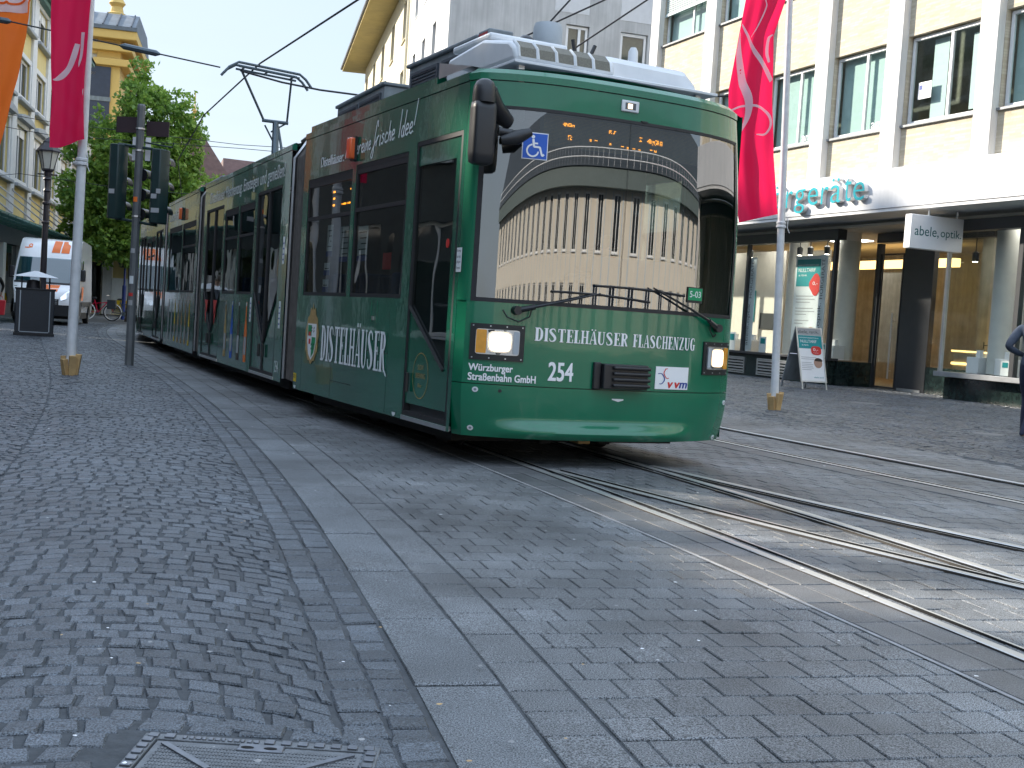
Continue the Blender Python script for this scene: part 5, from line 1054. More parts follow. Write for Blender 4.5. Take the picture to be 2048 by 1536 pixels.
# marker lights, lettering, crest and panels on the first car
for (T, P), y in ((TS[0], 2.53), (TS[2], 1.85)):
    mb = MB(T); mb.slab(y-.05, y+.06, 2.41, 2.60, P, .075, .004); ml = mb.build('marker_light', 'lens_orange', tram, bevel=.012)
    mb = MB(T); mb.slab(y-.052, y+.062, 2.40, 2.612, P, .03, .0045); mb.build('base', 'tram_dark', ml)
L1 = lambda u, z, d: P1(3.24-u, z, .004+d)
mb = MB(); serif(mb, 'DISTELHÄUSER', 0, .565, 1.80, .335, L1, 0)
mb.poly([L1(1.735, .60, .001), L1(1.80, .575, .001), L1(1.83, .53, .001), L1(1.795, .54, .001)]); mb.build('side_lettering', 'decal_white', tram)
def slet(T, P, s, y0, z0, w, h, m, slant=0, name='side_lettering'):
    v, f = text2d(s, w, h); mb = MB(T); mb.add([P(y0-p[0]-p[1]*slant, z0+p[1], .004) for p in v], f); return mb.build(name, m, tram, smooth=20)
slet(T1, P1, 'Distelhäuser.', 3.56, 2.425, .70, .095, 'decal_white', .15); slet(T1, P1, 'Distelhäuser.', 3.552, 2.427, .70, .095, 'decal_white', .15).location.x = -.0004
# hand written slogan as brush strokes
GL = {'I': [[(.1, 1.5), (.05, .0)]], 'm': [[(.0, .0), (.05, .55), (.08, .5), (.1, .0)], [(.1, .2), (.22, .58), (.26, .45), (.27, .0)], [(.27, .2), (.4, .58), (.45, .45), (.46, .0)]], 'e': [[(.05, .28), (.22, .34), (.24, .5), (.14, .58), (.04, .4), (.06, .1), (.18, .0), (.3, .12)]], 'r': [[(.02, .0), (.06, .55)], [(.05, .3), (.14, .55), (.25, .55)]], 'i': [[(.08, .58), (.05, .0), (.12, .04)], [(.1, .8), (.11, .84)]], 'n': [[(.0, .0), (.05, .55)], [(.03, .2), (.16, .58), (.22, .45), (.22, .05), (.3, .05)]], 'f': [[(.35, 1.15), (.3, 1.5), (.2, 1.4), (.14, .7), (.06, -.5), (-.05, -.62), (-.12, -.4), (.1, .1), (.3, .35)]], 's': [[(.22, .5), (.12, .6), (.05, .48), (.2, .25), (.14, .02), (.0, .08)]], 'c': [[(.24, .48), (.14, .58), (.03, .35), (.06, .06), (.2, .02), (.28, .12)]], 'h': [[(.1, 1.2), (.02, .0)], [(.04, .25), (.16, .56), (.24, .42), (.22, .05), (.3, .06)]], 'd': [[(.24, .45), (.1, .55), (.02, .25), (.08, .02), (.2, .15), (.3, 1.35)], [(.22, .3), (.24, .02), (.32, .05)]], '!': [[(.16, 1.7), (.05, .35)], [(.0, .02), (.005, .07)]]}
def script(T, P, s, y0, z0, sz, adv, m):
    mb = MB(T); x = 0; k = 0
    for c in s:
        for st_ in GL.get(c, []):
            k += 1; ribbon(mb, [(x+a*adv+b*sz*.18, b*sz, .016) for a, b in st_], lambda u, z, d: P(y0-u, z0+z+u*.03, .004+d), .00005*k, 6)
        x += {'I': .22, 'm': .5, 'i': .2, ' ': .3, '!': .2, 'f': .3}.get(c, .34)*adv
    mb.build('side_lettering', m, tram, smooth=20)
script(T1, P1, 'Immer', 2.82, 2.445, .125, .235, 'decal_white'); script(T1, P1, 'eine', 2.38, 2.46, .125, .215, 'decal_white'); script(T1, P1, 'frische', 2.07, 2.475, .14, .24, 'decal_white'); script(T1, P1, 'Idee!', 1.46, 2.49, .15, .26, 'decal_white')
# crest
CR = lambda u, z, d: P1(3.54-u, .785+z, .004+d)
mb = MB(); mb.prism([(.21*math.cos(t)*(1+.06*math.sin(9*t)), -.01+.255*math.sin(t)*(1+.05*math.sin(11*t))) for t in np.linspace(0, 6.283, 60, endpoint=False)], lambda u, z: CR(u, z, .0012), lambda u, z: CR(u, z, 0))
for s in (0,): mb.poly([CR(u, z, .0006) for u, z in ((-.1, .2), (.1, .2), (.07, .28), (.02, .25), (.0, .33), (-.02, .25), (-.07, .28))])
cr = mb.build('crest', 'decal_gold', tram)
mb = MB(); sh = [(-.14, .12), (.14, .12), (.145, -.05), (.09, -.18), (0, -.235), (-.09, -.18), (-.145, -.05)]; mb.prism(sh, lambda u, z: CR(u, z, .0025), lambda u, z: CR(u, z, .0014)); mb.build('shield', 'decal_white', cr)
mb = MB(); mb.slab(-.125, -.005, .0, .105, CR, .0035, .0027); mb.poly([CR(u, z, .0032) for u, z in ((.005, -.01), (.13, -.01), (.13, -.05), (.08, -.165), (.005, -.21))]); mb.build('shield_green', 'decal_green', cr)
mb = MB(); mb.slab(-.10, -.03, .0, .04, CR, .0042, .0036); mb.slab(-.09, -.03, -.08, -.03, CR, .0036, .003); mb.build('shield_red', 'decal_red', cr)
mb = MB(); 
for z in (-.1, -.14, .03, .06): mb.poly([CR(u, zz, .004) for u, zz in ((-.02, z), (.02, z+.02), (.0, z+.03))]); mb.poly([CR(u+.07, zz, .004) for u, zz in ((-.02, z), (.02, z+.02), (.0, z+.035))])
mb.build('shield_leaves', 'decal_black', cr)
# oval seal on the door, stickers, flap lines
SE = lambda u, z, d: P1(.70-u, .59+z, -.008+d)
mb = MB(); el = [(.155*math.cos(t), .175*math.sin(t)) for t in np.linspace(0, 6.283, 40)]; ribbon(mb, [(a, b, .007) for a, b in el], SE, 0, 2); seal = mb.build('oval_seal', 'decal_gold', tram)
for s, z, w, h in (('SLOW', .045, .12, .04), ('BREWING', -.02, .19, .04), ('Bier', -.09, .08, .03)):
    v, f = text2d(s, w, h); mb = MB(); mb.add([SE(p[0]-w/2, p[1]+z, 0) for p in v], f); mb.build('seal_lettering', 'decal_gold', seal)
mb = MB(); mb.slab(.03, .115, 1.385, 1.56, lambda u, z, d: P1(u, z, d), .003, .001); stk = mb.build('ticket_sticker', 'decal_white', tram)
for k, s in enumerate(('Einstieg', 'nur mit', 'gültigem', 'Fahrausweis')):
    v, f = text2d(s, .066, .022); mb = MB(); mb.add([P1(.106-p[0], 1.525-k*.04+p[1], .0045) for p in v], f); mb.build('sticker_lettering', 'decal_black', stk)
mb = MB(); mb.slab(4.02, 4.11, .30, .385, P1, .003, .001); yl = mb.build('warning_plate', 'decal_yellow', tram)
mb = MB(); mb.slab(4.03, 4.10, .34, .348, P1, .0042, .0032); mb.slab(4.03, 4.10, .36, .368, P1, .0042, .0032); mb.build('plate_print', 'decal_black', yl)
mb = MB()
for a in ((2.9, 3.86, .728, .733), (1.42, 2.3, .722, .727), (2.9, 2.906, .24, .73), (2.31, 2.9, .392, .397), (1.42, 1.425, .24, 1.1), (3.86, 3.865, .24, .73)): mb.slab(*a, P1, .001, -.004)
mb.build('panel_joint', 'rubber', tram)
mb = MB(); mb.frame(1.73, 1.88, .97, 1.15, .006, P1, .003, 0); fl_ = mb.build('flap', 'tram_green_side', tram); mb = MB(); mb.box(-.012, -.002, 1.795, 1.83, .99, 1.02); mb.build('lock', 'alu', fl_)
for y in (1.2, 4.05):
    mb = MB(); mb.poly([P1(u, z, .003) for u, z in ((y-.04, .262), (y+.04, .262), (y+.03, .24), (y, .228), (y-.03, .24))]); mb.build('jacking_mark', 'decal_white', tram)
mb = MB(); mb.prism([(.34+.03*math.cos(t), 1.60+.035*math.sin(t)) for t in np.linspace(0, 6.28, 14, endpoint=False)], lambda u, z: P1(u, z, -.015), lambda u, z: P1(u, z, -.018)); mb.build('round_sticker', 'decal_red', tram)
for a, b, z0, z1 in ((2.62, 2.92, 1.50, 1.83), (2.16, 2.42, 1.50, 1.81), (3.16, 3.33, 1.56, 1.86), (3.2, 3.38, 1.38, 1.50), (3.22, 3.4, 1.22, 1.34)):
    mb = MB(); mb.slab(a, b, z0, z1, P1, -.030, -.032); nn = mb.build('window_notice', 'poster', tram)
    mb = MB(); 
    for k in range(int((z1-z0)/.05)-1): mb.slab(a+.03, b-.03-(k % 3)*.03, z1-.06-k*.05, z1-.05-k*.05, P1, -.0285, -.0295)
    mb.build('notice_line', 'text_dark', nn)
    mb = MB(); mb.slab(a, b, z0, z0+.05, P1, -.027, -.0295); mb.build('notice_band', 'decal_navy', nn)
mb = MB(); mb.slab(1.55, 1.75, 1.42, 1.56, P1, -.030, -.032); mb.build('window_notice', 'decal_red', tram)
mb = MB(); mb.slab(2.75, 3.68, 2.0, 2.25, P1, -.16, -.22); ld = mb.build('side_display', 'cab_grey', tram)
mb = MB()
for r_, (a, b) in enumerate(((2.85, 3.1), (2.85, 3.0), (2.8, 3.35))):
    y = a
    while y < b:
        if rng.uniform() > .15: mb.slab(y, y+.012, 2.20-r_*.065, 2.216-r_*.065, P1, -.158, -.1595)
        y += .017
for r_ in range(3): mb.slab(3.56, 3.62, 2.2-r_*.065, 2.22-r_*.065, P1, -.158, -.1595)
mb.build('led_cells', 'led_orange', ld)
# bottles, slogan and stickers of the second and third cars
T2_, P2 = TS[1]; T3_, P3 = TS[2]
slet(T2_, P2, 'Distelhäuser Flaschenzug. Einsteigen und genießen!', 5.2, 2.44, 4.9, .21, 'decal_white', .08)
slet(T3_, P3, 'Distelhäuser', 3.6, 2.45, 1.7, .17, 'decal_white', .08)
slet(T2_, P2, '254', .30, .32, .17, .13, 'decal_white')
def bottle(T, P, y, z, s, m):
    mb = MB(T); mb.poly([P(y+a*s, z+b*s, .003) for a, b in ((-.11, 0), (.11, 0), (.11, .5), (.09, .6), (.045, .72), (.04, 1.0), (-.04, 1.0), (-.045, .72), (-.09, .6), (-.11, .5))]); b_ = mb.build('bottle_picture', m, tram)
    mb = MB(T); mb.slab(y-.085*s, y+.085*s, z+.12*s, z+.42*s, P, .0045, .0035); mb.build('bottle_label', 'print_grey', b_)
    mb = MB(T); mb.slab(y-.03*s, y+.03*s, z+.93*s, z+.99*s, P, .0045, .0035); mb.build('bottle_cap', 'fairing_white', b_)
for k, m in enumerate(('decal_orange', 'bark', 'decal_blue', 'decal_gold')): bottle(T2_, P2, 2.05+k*.47, .33, .75, m)
for k, m in enumerate(('decal_yellow', 'decal_gold', 'decal_gold', 'decal_gold', 'decal_yellow', 'print_grey', 'print_grey')): bottle(T3_, P3, .55+k*.44, .33, .72, m)
for y in (4.35, 5.1):
    mb = MB(T2_); mb.poly([P2(u, z, .001) for u, z in ((y-.13, 1.08), (y+.16, 1.08), (y+.02, .72))]); mb.build('door_pennant', 'decal_red', tram)
for (T, P), y, z in ((TS[1], .16, 1.66), (TS[1], .2, .95), (TS[1], 1.82, .98)):
    mb = MB(T); mb.slab(y-.04, y+.04, z-.14, z+.16, P, .003, .001); sk = mb.build('ticket_sticker', 'decal_white', tram)
    mb = MB(T)
    for k in range(4): mb.slab(y-.03, y+.03, z-.1+k*.06, z-.085+k*.06, P, .0042, .0032)
    mb.build('sticker_print', 'decal_navy', sk)
# ---- roof equipment of the first car
X0 = CX
mb = MB(); mb.box(X0-.66, X0+1.22, .42, 1.95, 3.02, 3.042); pl_ = mb.build('roof_platform', 'fairing_white', tram, bevel=.004)
mb = MB()
for x in (X0-.56, X0+.1, X0+1.08):
    for y in (.52, 1.8): mb.box(x-.025, x+.025, y-.02, y+.02, 2.84, 3.02)
mb.build('platform_post', 'alu', pl_)
ac = [(.44, 3.046), (.47, 3.15), (.56, 3.205), (1.05, 3.30), (1.75, 3.25), (1.8, 3.046)]
mb = MB(); mb.prism(ac, lambda y, z: (X0-.655, y, z), lambda y, z: (X0+.245, y, z)); acu = mb.build('air_conditioner', 'fairing_white', tram, bevel=.03)
for k in range(5):
    x0 = X0-.60+k*.165; mb = MB(); a, b = Vector((0, .474, 3.078)), Vector((0, .495, 3.155)); nrm = Vector((0, -.03, .0))
    mb.add([(x0, .447, 3.075), (x0+.135, .447, 3.075), (x0+.135, .469, 3.15), (x0, .469, 3.15), (x0, .545, 3.21), (x0+.135, .545, 3.21)], [(0, 1, 2, 3), (3, 2, 5, 4)]); mb.build('intake_grille', 'grille', acu)
    mb = MB(); mb.tube([(x0-.015, .45, 3.07), (x0-.015, .468, 3.15), (x0-.015, .55, 3.21)], .012, 5); mb.build('grille_bar', 'fairing_white', acu)
mb = MB(); mb.box(X0-.62, X0+.1, 1.0, 1.75, 3.3, 3.36); mb.build('lid', 'fairing_white', acu, bevel=.02)
fr = [(.62, 3.046), (.66, 3.2), (.74, 3.265), (1.55, 3.265), (1.65, 3.2), (1.7, 3.046)]
mb = MB(); nn_ = len(fr); mb.add([(X0+.30, y, z) for y, z in fr]+[(X0+.36, y*.96+.05, z+(.01 if z > 3.1 else 0)) for y, z in fr]+[(X0+1.08, y*.96+.05, z+(.0 if z > 3.1 else 0)) for y, z in fr]+[(X0+1.16, y, 3.046+(z-3.046)*.55) for y, z in fr], [(k*nn_+i, k*nn_+(i+1) % nn_, (k+1)*nn_+(i+1) % nn_, (k+1)*nn_+i) for k in range(3) for i in range(nn_)]+[tuple(range(nn_))[::-1], tuple(range(3*nn_, 4*nn_))]); mb.build('roof_fairing', 'fairing_white', tram, bevel=.03)
mb = MB(); mb.box(X0+.27, X0+1.18, .58, 1.74, 3.043, 3.085); mb.build('fairing_base', 'fairing_white', tram, bevel=.01)
mb = MB(); mb.box(X0-.04, X0+.85, 1.96, 2.0, 3.0, 3.50); mb.box(X0+.2, X0+.3, 1.9, 1.97, 3.0, 3.3); mb.build('equipment_board', 'fairing_white', tram, bevel=.01)
mb = MB(); mb.lathe([(.02, 3.48), (.128, 3.48), (.135, 3.5), (.13, 3.68), (.118, 3.715), (.06, 3.73), (.01, 3.73)], (X0+.30, 1.78, 0), 24); mb.build('radio_antenna', 'antenna_grey', tram)
mb = MB(); mb.box(X0+.17, X0+.43, 1.66, 1.95, 3.2, 3.48); mb.build('antenna_base', 'fairing_white', tram, bevel=.01)
mb = MB(); mb.lathe([(.01, 3.3), (.085, 3.3), (.088, 3.45), (.075, 3.5), (.04, 3.53), (.005, 3.535)], (X0+.0, 1.6, 0), 18); mb.build('antenna_dome', 'plastic_black', tram)
mb = MB(); mb.tube([(X0+.29, 1.2, 3.30), (X0+.245, 1.2, 3.47)], .018, 8); mb.tube([(X0+.40, 1.2, 3.30), (X0+.465, 1.2, 3.45)], .018, 8); mb.box(X0+.28, X0+.42, 1.17, 1.23, 3.3, 3.35); mb.build('antenna_rods', 'plastic_black', tram)
mb = MB(); mb.lathe([(.12, 3.3), (.1, 3.4), (.03, 3.46), (.001, 3.46)], (X0+.52, 1.75, 0), 14); mb.build('antenna_cone', 'roof_grey', tram)
mb = MB(); mb.lathe([(.045, 3.25), (.05, 3.3), (.043, 3.50), (.025, 3.535), (.002, 3.54)], (X0+.94, 1.35, 0), 16); mb.build('white_antenna', 'fairing_white', tram)
mb = MB(); mb.add([(.02, .1, 2.86), (.02, .72, 2.98), (.02, .72, 2.86), (.42, .2, 2.87), (.42, .72, 2.93)], [(0, 2, 1), (0, 1, 4, 3)]); mb.build('roof_flap', 'alu', tram)
def resistor(T, y0, y1):
    mb = MB(T); mb.box(X0-.12, X0+.75, y0, y1, 2.98, 3.62); mb.box(X0-.15, X0+.78, y0-.02, y1+.02, 3.62, 3.66); o = mb.build('resistor_box', 'roof_grey', tram, bevel=.012)
    n = int((y1-y0)/.75)
    for k in range(n):
        a = y0+.1+k*(y1-y0-.1)/n; b = a+(y1-y0-.1)/n-.1
        mb = MB(T); mb.frame(a, b, 3.05, 3.55, .03, lambda u, z, d: (X0-.12-d, u, z), .02, 0)
        for q in range(14): mb.slab(a+.03, b-.03, 3.09+q*.032, 3.105+q*.032, lambda u, z, d: (X0-.12-d, u, z), .015, .002)
        mb.build('louvre_grille', 'roof_dark', o)
        mb = MB(T); mb.tube([(X0-.05, a+.1, 3.66), (X0-.05, a+.1, 3.70), (X0-.05, a+.3, 3.70), (X0-.05, a+.3, 3.66)], .012, 5); mb.build('lifting_handle', 'roof_dark', o)
    return o
ro_ = resistor(I4, 2.35, 4.08); resistor(TS[1][0], .2, 2.2)
mb = MB(); mb.box(X0-.13, X0+.12, 2.1, 2.34, 3.5, 3.68); et = mb.build('terminal_box', 'roof_grey', tram, bevel=.015)
mb = MB(); mb.box(X0-.135, X0-.131, 2.13, 2.31, 3.53, 3.65); mb.build('warning_stripe', 'red_paint', et)
# ---- pantograph on the front of the third car
T = TS[2][0]; mb = MB(T); c = X0
PTm = Matrix.Translation((.394, 11.12, 0)) @ Matrix.Rotation(-.061, 4, 'Z')
mb = MB(PTm); mb.box(c-.5, c+.5, -.1, 1.3, 2.98, 3.06); mb.tube([(c, .0, 3.0), (c, .25, 3.5), (c+.02, .42, 4.0)], [.07, .06, .05], 8); mb.tube([(c+.12, .1, 3.0), (c+.12, .35, 3.6), (c+.06, .42, 3.95)], .022, 6); pan = mb.build('pantograph', 'panto', tram)
mb = MB(PTm); mb.tube([(c-.2, .42, 4.02), (c+.22, .42, 4.02)], .028, 8); mb.tube([(c-.18, .42, 4.03), (c-.62, .1, 4.70)], .02, 7); mb.tube([(c+.2, .42, 4.03), (c+.17, .1, 4.66)], .017, 7)
mb.tube([(c-.05, .42, 3.85), (c+.2, .42, 4.02)], .014, 6); mb.tube([(c-.15, .44, 3.95), (c+.0, .44, 3.7)], .014, 6); mb.build('upper_arm', 'panto', pan)
mb = MB(PTm)
for y in (-.08, .18):
    q = [(-.92, 4.60), (-.84, 4.70), (-.70, 4.79), (.26, 4.73), (.36, 4.66), (.46, 4.54)]
    mb.tube([(c+a, y, z) for a, z in q], .021, 7); mb.tube([(c+a, y, z-.06) for a, z in q[2:4]], .017, 6)
for a in (-.62, -.25, .17): mb.tube([(c+a, -.08, 4.71-.03*(a+.6)), (c+a, .18, 4.71-.03*(a+.6))], .018, 6)
mb.build('collector_head', 'panto', pan)
mb = MB(TS[2][0]); mb.box(X0-.6, X0+.6, 1.6, 3.5, 2.95, 3.2); mb.build('roof_box', 'roof_grey', tram, bevel=.02)
mb = MB(TS[1][0]); mb.box(X0-.6, X0+.6, 3.0, 5.2, 2.93, 3.02); mb.build('roof_box', 'roof_grey', tram, bevel=.02)
for x in (X0-.33, X0+.02, X0+.2):
    mb = MB(); mb.box(x, x+.11, .25, .4, .13, .22); mb.build('rail_guard', 'wood' if x == X0+.02 else 'underframe', tram, bevel=.01)
# ================================================================== street furniture
def flagpole(name, label, base, lean, h, r):
    t = thing(name, label, 'flagpole', (base[0], base[1], 0), 0, 'flagpoles wedged into the paving')
    mb = MB(); n = 7; mb.tube([(lean[0]*k/n, lean[1]*k/n, h*k/n) for k in range(n+1)], [r*(1.05-.35*k/n) for k in range(n+1)], 14); mb.build('pole', 'pole_white', t)
    z = 2.72; p = (lean[0]*z/h, lean[1]*z/h)
    mb = MB(); mb.lathe([(r*1.0, z-.05), (r*1.3, z-.04), (r*1.3, z-.015), (r*1.05, z), (r*1.25, z+.015), (r*1.25, z+.04), (r, z+.05)], (*p, 0), 14); mb.tube([(p[0]+r*1.2, p[1]-.03, z+.12), (p[0]+r*1.5, p[1]-.05, z+.06), (p[0]+r*1.4, p[1]-.05, z-.04), (p[0]+r*2, p[1]-.06, z-.12)], .006, 5); mb.build('rope', 'pole_white', t)
    for k, a in enumerate((.2, 1.7, 2.9, 4.0, 5.3)):
        mb = MB(); c, s = math.cos(a), math.sin(a); hh = (.27, .20, .24, .2, .25)[k]; w = .042
        pts = [(r*.75, -.02), (r*1.45, -.02), (r*2.1, hh), (r*1.0, hh+.005)]
        mb.prism(pts, lambda u, z: (u*c-w*s, u*s+w*c, z), lambda u, z: (u*c+w*s, u*s-w*c, z)); mb.build('wedge', 'wood', t, bevel=.004)
    return t
flagpole('flagpole', 'white flagpole with wooden wedges at its foot, left of the tram', (-5.67, 15.38), (.06, 0), 7.6, .062)
flagpole('flagpole', 'slender white flagpole with pale wooden wedges, right of the tram', (3.89, 17.71), (-.27, 0), 7.2, .058)
flagpole('flagpole', 'flagpole of the orange flag, out of frame at the left', (-9.75, 20), (.1, 0), 7.5, .06)
def banner(name, label, left, right, m, y, amp, group='long banner flags', seed=0, sag=None):
    """left/right: lists of (x, z) from top to bottom giving the hanging outline; folds give it depth"""
    t = thing(name, label, 'flag', (0, y, 0), 0, group)
    Lz = np.array(left); Rz = np.array(right); tl = np.linspace(0, 1, len(Lz)); tr_ = np.linspace(0, 1, len(Rz)); r2 = np.random.default_rng(seed); ph = r2.uniform(0, 6, 6)
    def P(u, v, d=0):
        v = min(max(v, 0), 1); a = np.array([np.interp(v, tl, Lz[:, 0]), np.interp(v, tl, Lz[:, 1])]); b = np.array([np.interp(v, tr_, Rz[:, 0]), np.interp(v, tr_, Rz[:, 1])]); p = a+(b-a)*u
        f = amp*(math.sin(u*7+ph[0]+v*2.2)+.5*math.sin(u*15+v*5+ph[1])+.28*math.sin(v*26+u*6+ph[2])+.22*math.sin(v*41-u*9+ph[3])*v)
        zz = p[1]-(sag(u) if sag else 0)*max(0, (v-.9)/.1)
        return (float(p[0]), f-d, float(zz))
    mb = MB(); mb.grid(lambda a, b: P(a, b), 36, 110); c = mb.build('cloth', m, t, smooth=80)
    return t, P
fl1, FP1 = banner('flag', 'dark pink banner with white strokes hanging on the pole left of the tram', [(-6.08, 7.2), (-6.075, 5.0), (-6.05, 4.2), (-6.0, 3.5), (-6.0, 2.86)], [(-5.54, 7.2), (-5.55, 5.0), (-5.58, 4.2), (-5.60, 3.5), (-5.575, 2.99)], 'flag_red', 15.23, .022, seed=1, sag=lambda u: .05*math.sin(u*3)*(1-u))
def strokes(t, P, lst, w, h, m='flag_white', name='flag_script', d0=.006):
    mb = MB()          # points in metres across and down the cloth, stroke width in metres
    for k, s in enumerate(lst): ribbon(mb, s, lambda u, v, d: P(min(.985, max(.015, u/w)), v/h, d0+.0008*k), 0, 8)
    mb.build(name, m, t)
strokes(fl1, FP1, [[(.36, 2.2, .07), (.31, 2.45, .085), (.25, 2.65, .09), (.17, 2.80, .085), (.09, 2.90, .06), (.03, 2.92, .02)], [(.43, 2.0, .05), (.42, 2.4, .045), (.40, 2.55, .035), (.39, 2.64, .008)], [(.515, 3.0, .01), (.50, 3.1, .04), (.51, 3.25, .01)]], .5, 4.3)
fl2, FP2 = banner('flag', 'bright pink banner with white script hanging beside the optician building', [(3.05, 7.3), (3.02, 6.4), (3.0, 5.9), (2.85, 4.6), (2.92, 3.6), (3.14, 2.70)], [(3.78, 7.3), (3.66, 6.4), (3.58, 5.95), (3.44, 5.4), (3.49, 4.5), (3.57, 3.7), (3.70, 2.86)], 'flag_red', 17.55, .035, seed=5)
strokes(fl2, FP2, [[(.02, 2.05, .02), (.16, 2.2, .035), (.32, 2.42, .045), (.46, 2.62, .05), (.54, 2.78, .045)], [(.0, 2.12, .02), (.05, 2.35, .075), (.15, 2.62, .095), (.25, 2.90, .09), (.24, 3.12, .07), (.15, 3.3, .03)], [(.54, 2.22, .03), (.48, 2.27, .045), (.46, 2.42, .05), (.50, 2.55, .03)], [(.02, 2.98, .025), (.18, 2.97, .028), (.36, 3.04, .03), (.50, 3.18, .034), (.53, 3.33, .03), (.46, 3.43, .03), (.34, 3.40, .014)], [(.28, 1.62, .012), (.32, 1.8, .018), (.27, 2.05, .018), (.2, 2.2, .01)]], .56, 4.5)
fl3, FP3 = banner('flag', 'orange banner with a white emblem panel blowing at the left edge of the photo', [(-9.15, 7.4), (-9.1, 6.4), (-9.15, 5.4), (-9.4, 4.4), (-9.45, 3.2)], [(-8.15, 7.4), (-8.2, 6.4), (-8.30, 5.75), (-8.33, 5.2), (-8.47, 4.4), (-8.72, 3.3)], 'flag_orange', 20, .04, seed=8)
FV = lambda z: (7.4-z)/4.15      # height on the cloth
mb = MB(); mb.grid(lambda a, b: FP3(.05+.91*a, FV(6.5)+(FV(5.5)-FV(6.5))*b, .012), 36, 40); mb.build('emblem_panel', 'flag_white', fl3, smooth=80)
lob = []
for k in range(65):
    a = k/64*2*math.pi; r_ = .29+.075*abs(math.sin(2*a))**.6; lob.append((.45+r_*math.cos(a)*.98, 1.40+r_*math.sin(a), .045))
strokes(fl3, FP3, [lob], .86, 4.15, 'flag_orange', 'emblem_frame', .018)
strokes(fl3, FP3, [[(.32, 1.50, .055), (.33, 1.24, .055)], [(.33, 1.24, .06), (.45, 1.46, .06)], [(.45, 1.46, .03), (.57, 1.24, .03)], [(.57, 1.24, .08), (.58, 1.50, .08)], [(.26, 1.51, .03), (.39, 1.51, .03)], [(.51, 1.51, .03), (.66, 1.51, .03)]], .86, 4.15, 'decal_black', 'emblem_letter', .022)
# ---- traffic signal
sg = thing('traffic_signal', 'grey traffic signal pole with two dark signal heads and brown sign boards', 'traffic light', (-5.91, 18.47, 0), R(-8))
mb = MB(); mb.lathe([(.075, -.02), (.07, .02), (.066, 2.0), (.06, 3.9), (.064, 3.9), (.064, 3.96), (.05, 3.985), (.01, 3.99)], (0, 0, 0), 8); mb.build('pole', 'pole_grey', sg, smooth=20)
for k, (x, h) in enumerate(((-.34, 1.13), (.34, 1.12))):
    z1 = 3.36-.05*k; z0 = z1-h
    mb = MB(); mb.prism([(x-.115, -.05), (x-.115, .10), (x-.07, .15), (x+.07, .15), (x+.115, .10), (x+.115, -.05), (x+.06, -.13), (x-.06, -.13)], lambda a, b: (a, b, z0), lambda a, b: (a, b, z1)); hd = mb.build('signal_head', 'signal_green', sg, bevel=.012)
    for q in range(1, 4 if k == 0 else 5):
        mb = MB(); z = z0+h*q/(4 if k == 0 else 5); mb.box(x-.118, x+.118, -.052, .10, z-.004, z+.004); mb.build('joint', 'rubber', hd)
    for q in range(3):
        zc = z0+h*(q+.5)/3; mb = MB(); n = 12
        mb.add([(x+.105*math.cos(a), y, zc+.105*math.sin(a)) for y in (.15, .33) for a in np.linspace(-.3, math.pi+.3, n)], [(i, i+1, n+i+1, n+i) for i in range(n-1)]); mb.build('visor', 'plastic_black', hd)
    for s_, z in (((-.06, .03), z0+.33*h), ((.02, .09), z0+.40*h), ((-.05, .08), z0+.14*h))[:3 if k else 1]:
        mb = MB(); mb.box(x+s_[0], x+s_[1], -.134, -.131, z, z+.07); mb.build('sticker', 'print_grey', hd)
for q in range(3):
    mb = MB(); n = 12; zc = 2.92-q*.30
    mb.add([(.02+.10*math.cos(a), y, zc+.10*math.sin(a)) for y in (.08, .30) for a in np.linspace(-.5, math.pi+.5, n)], [(i, i+1, n+i+1, n+i) for i in range(n-1)]); mb.lathe([(.001, .09), (.09, .09), (.095, .08)], (.02, 0, zc), 14, 'y'); mb.build('rear_signal', 'plastic_black', sg)
mb = MB(); mb.tube([(-.34, 0, 3.37), (.34, 0, 3.30)], .022, 7); mb.tube([(-.34, 0, 2.24), (.34, 0, 2.16)], .022, 7); mb.tube([(.05, .06, 3.42), (.5, .06, 3.36), (.52, .06, 3.44)], .012, 6); mb.build('cross_arm', 'signal_green', sg)
mb = MB(); mb.box(-.43, -.03, .075, .095, 3.56, 3.80); mb.build('sign_board', 'brown_sign', sg); mb = MB(); mb.box(.06, .42, .075, .095, 3.52, 3.745); mb.build('sign_board', 'brown_sign', sg)
for x0, x1 in ((-.145, -.065), (.065, .145)):
    for z in (3.14, 3.34 if 0 else 3.33):
        mb = MB(); mb.box(x0, x1, .06, .07, z, z+.165); mb.build('white_plate', 'decal_white', sg)
for z, h, m in ((2.50, .075, 'decal_orange'), (1.72, .07, 'print_grey'), (1.25, .12, 'poster'), (1.06, .05, 'decal_red'), (.92, .08, 'print_grey')):
    mb = MB(); mb.add([(.0685*math.sin(a), -.0685*math.cos(a), zz) for zz in (z, z+h) for a in np.linspace(-.5, .5, 5)], [(i, i+1, 6+i, 5+i) for i in range(4)]); mb.build('sticker', m, sg)
for z in (3.27, 3.6, 2.27): 
    mb = MB(); mb.lathe([(.064, z), (.072, z), (.072, z+.025), (.064, z+.025)], (0, 0, 0), 8); mb.build('clamp', 'alu', sg)
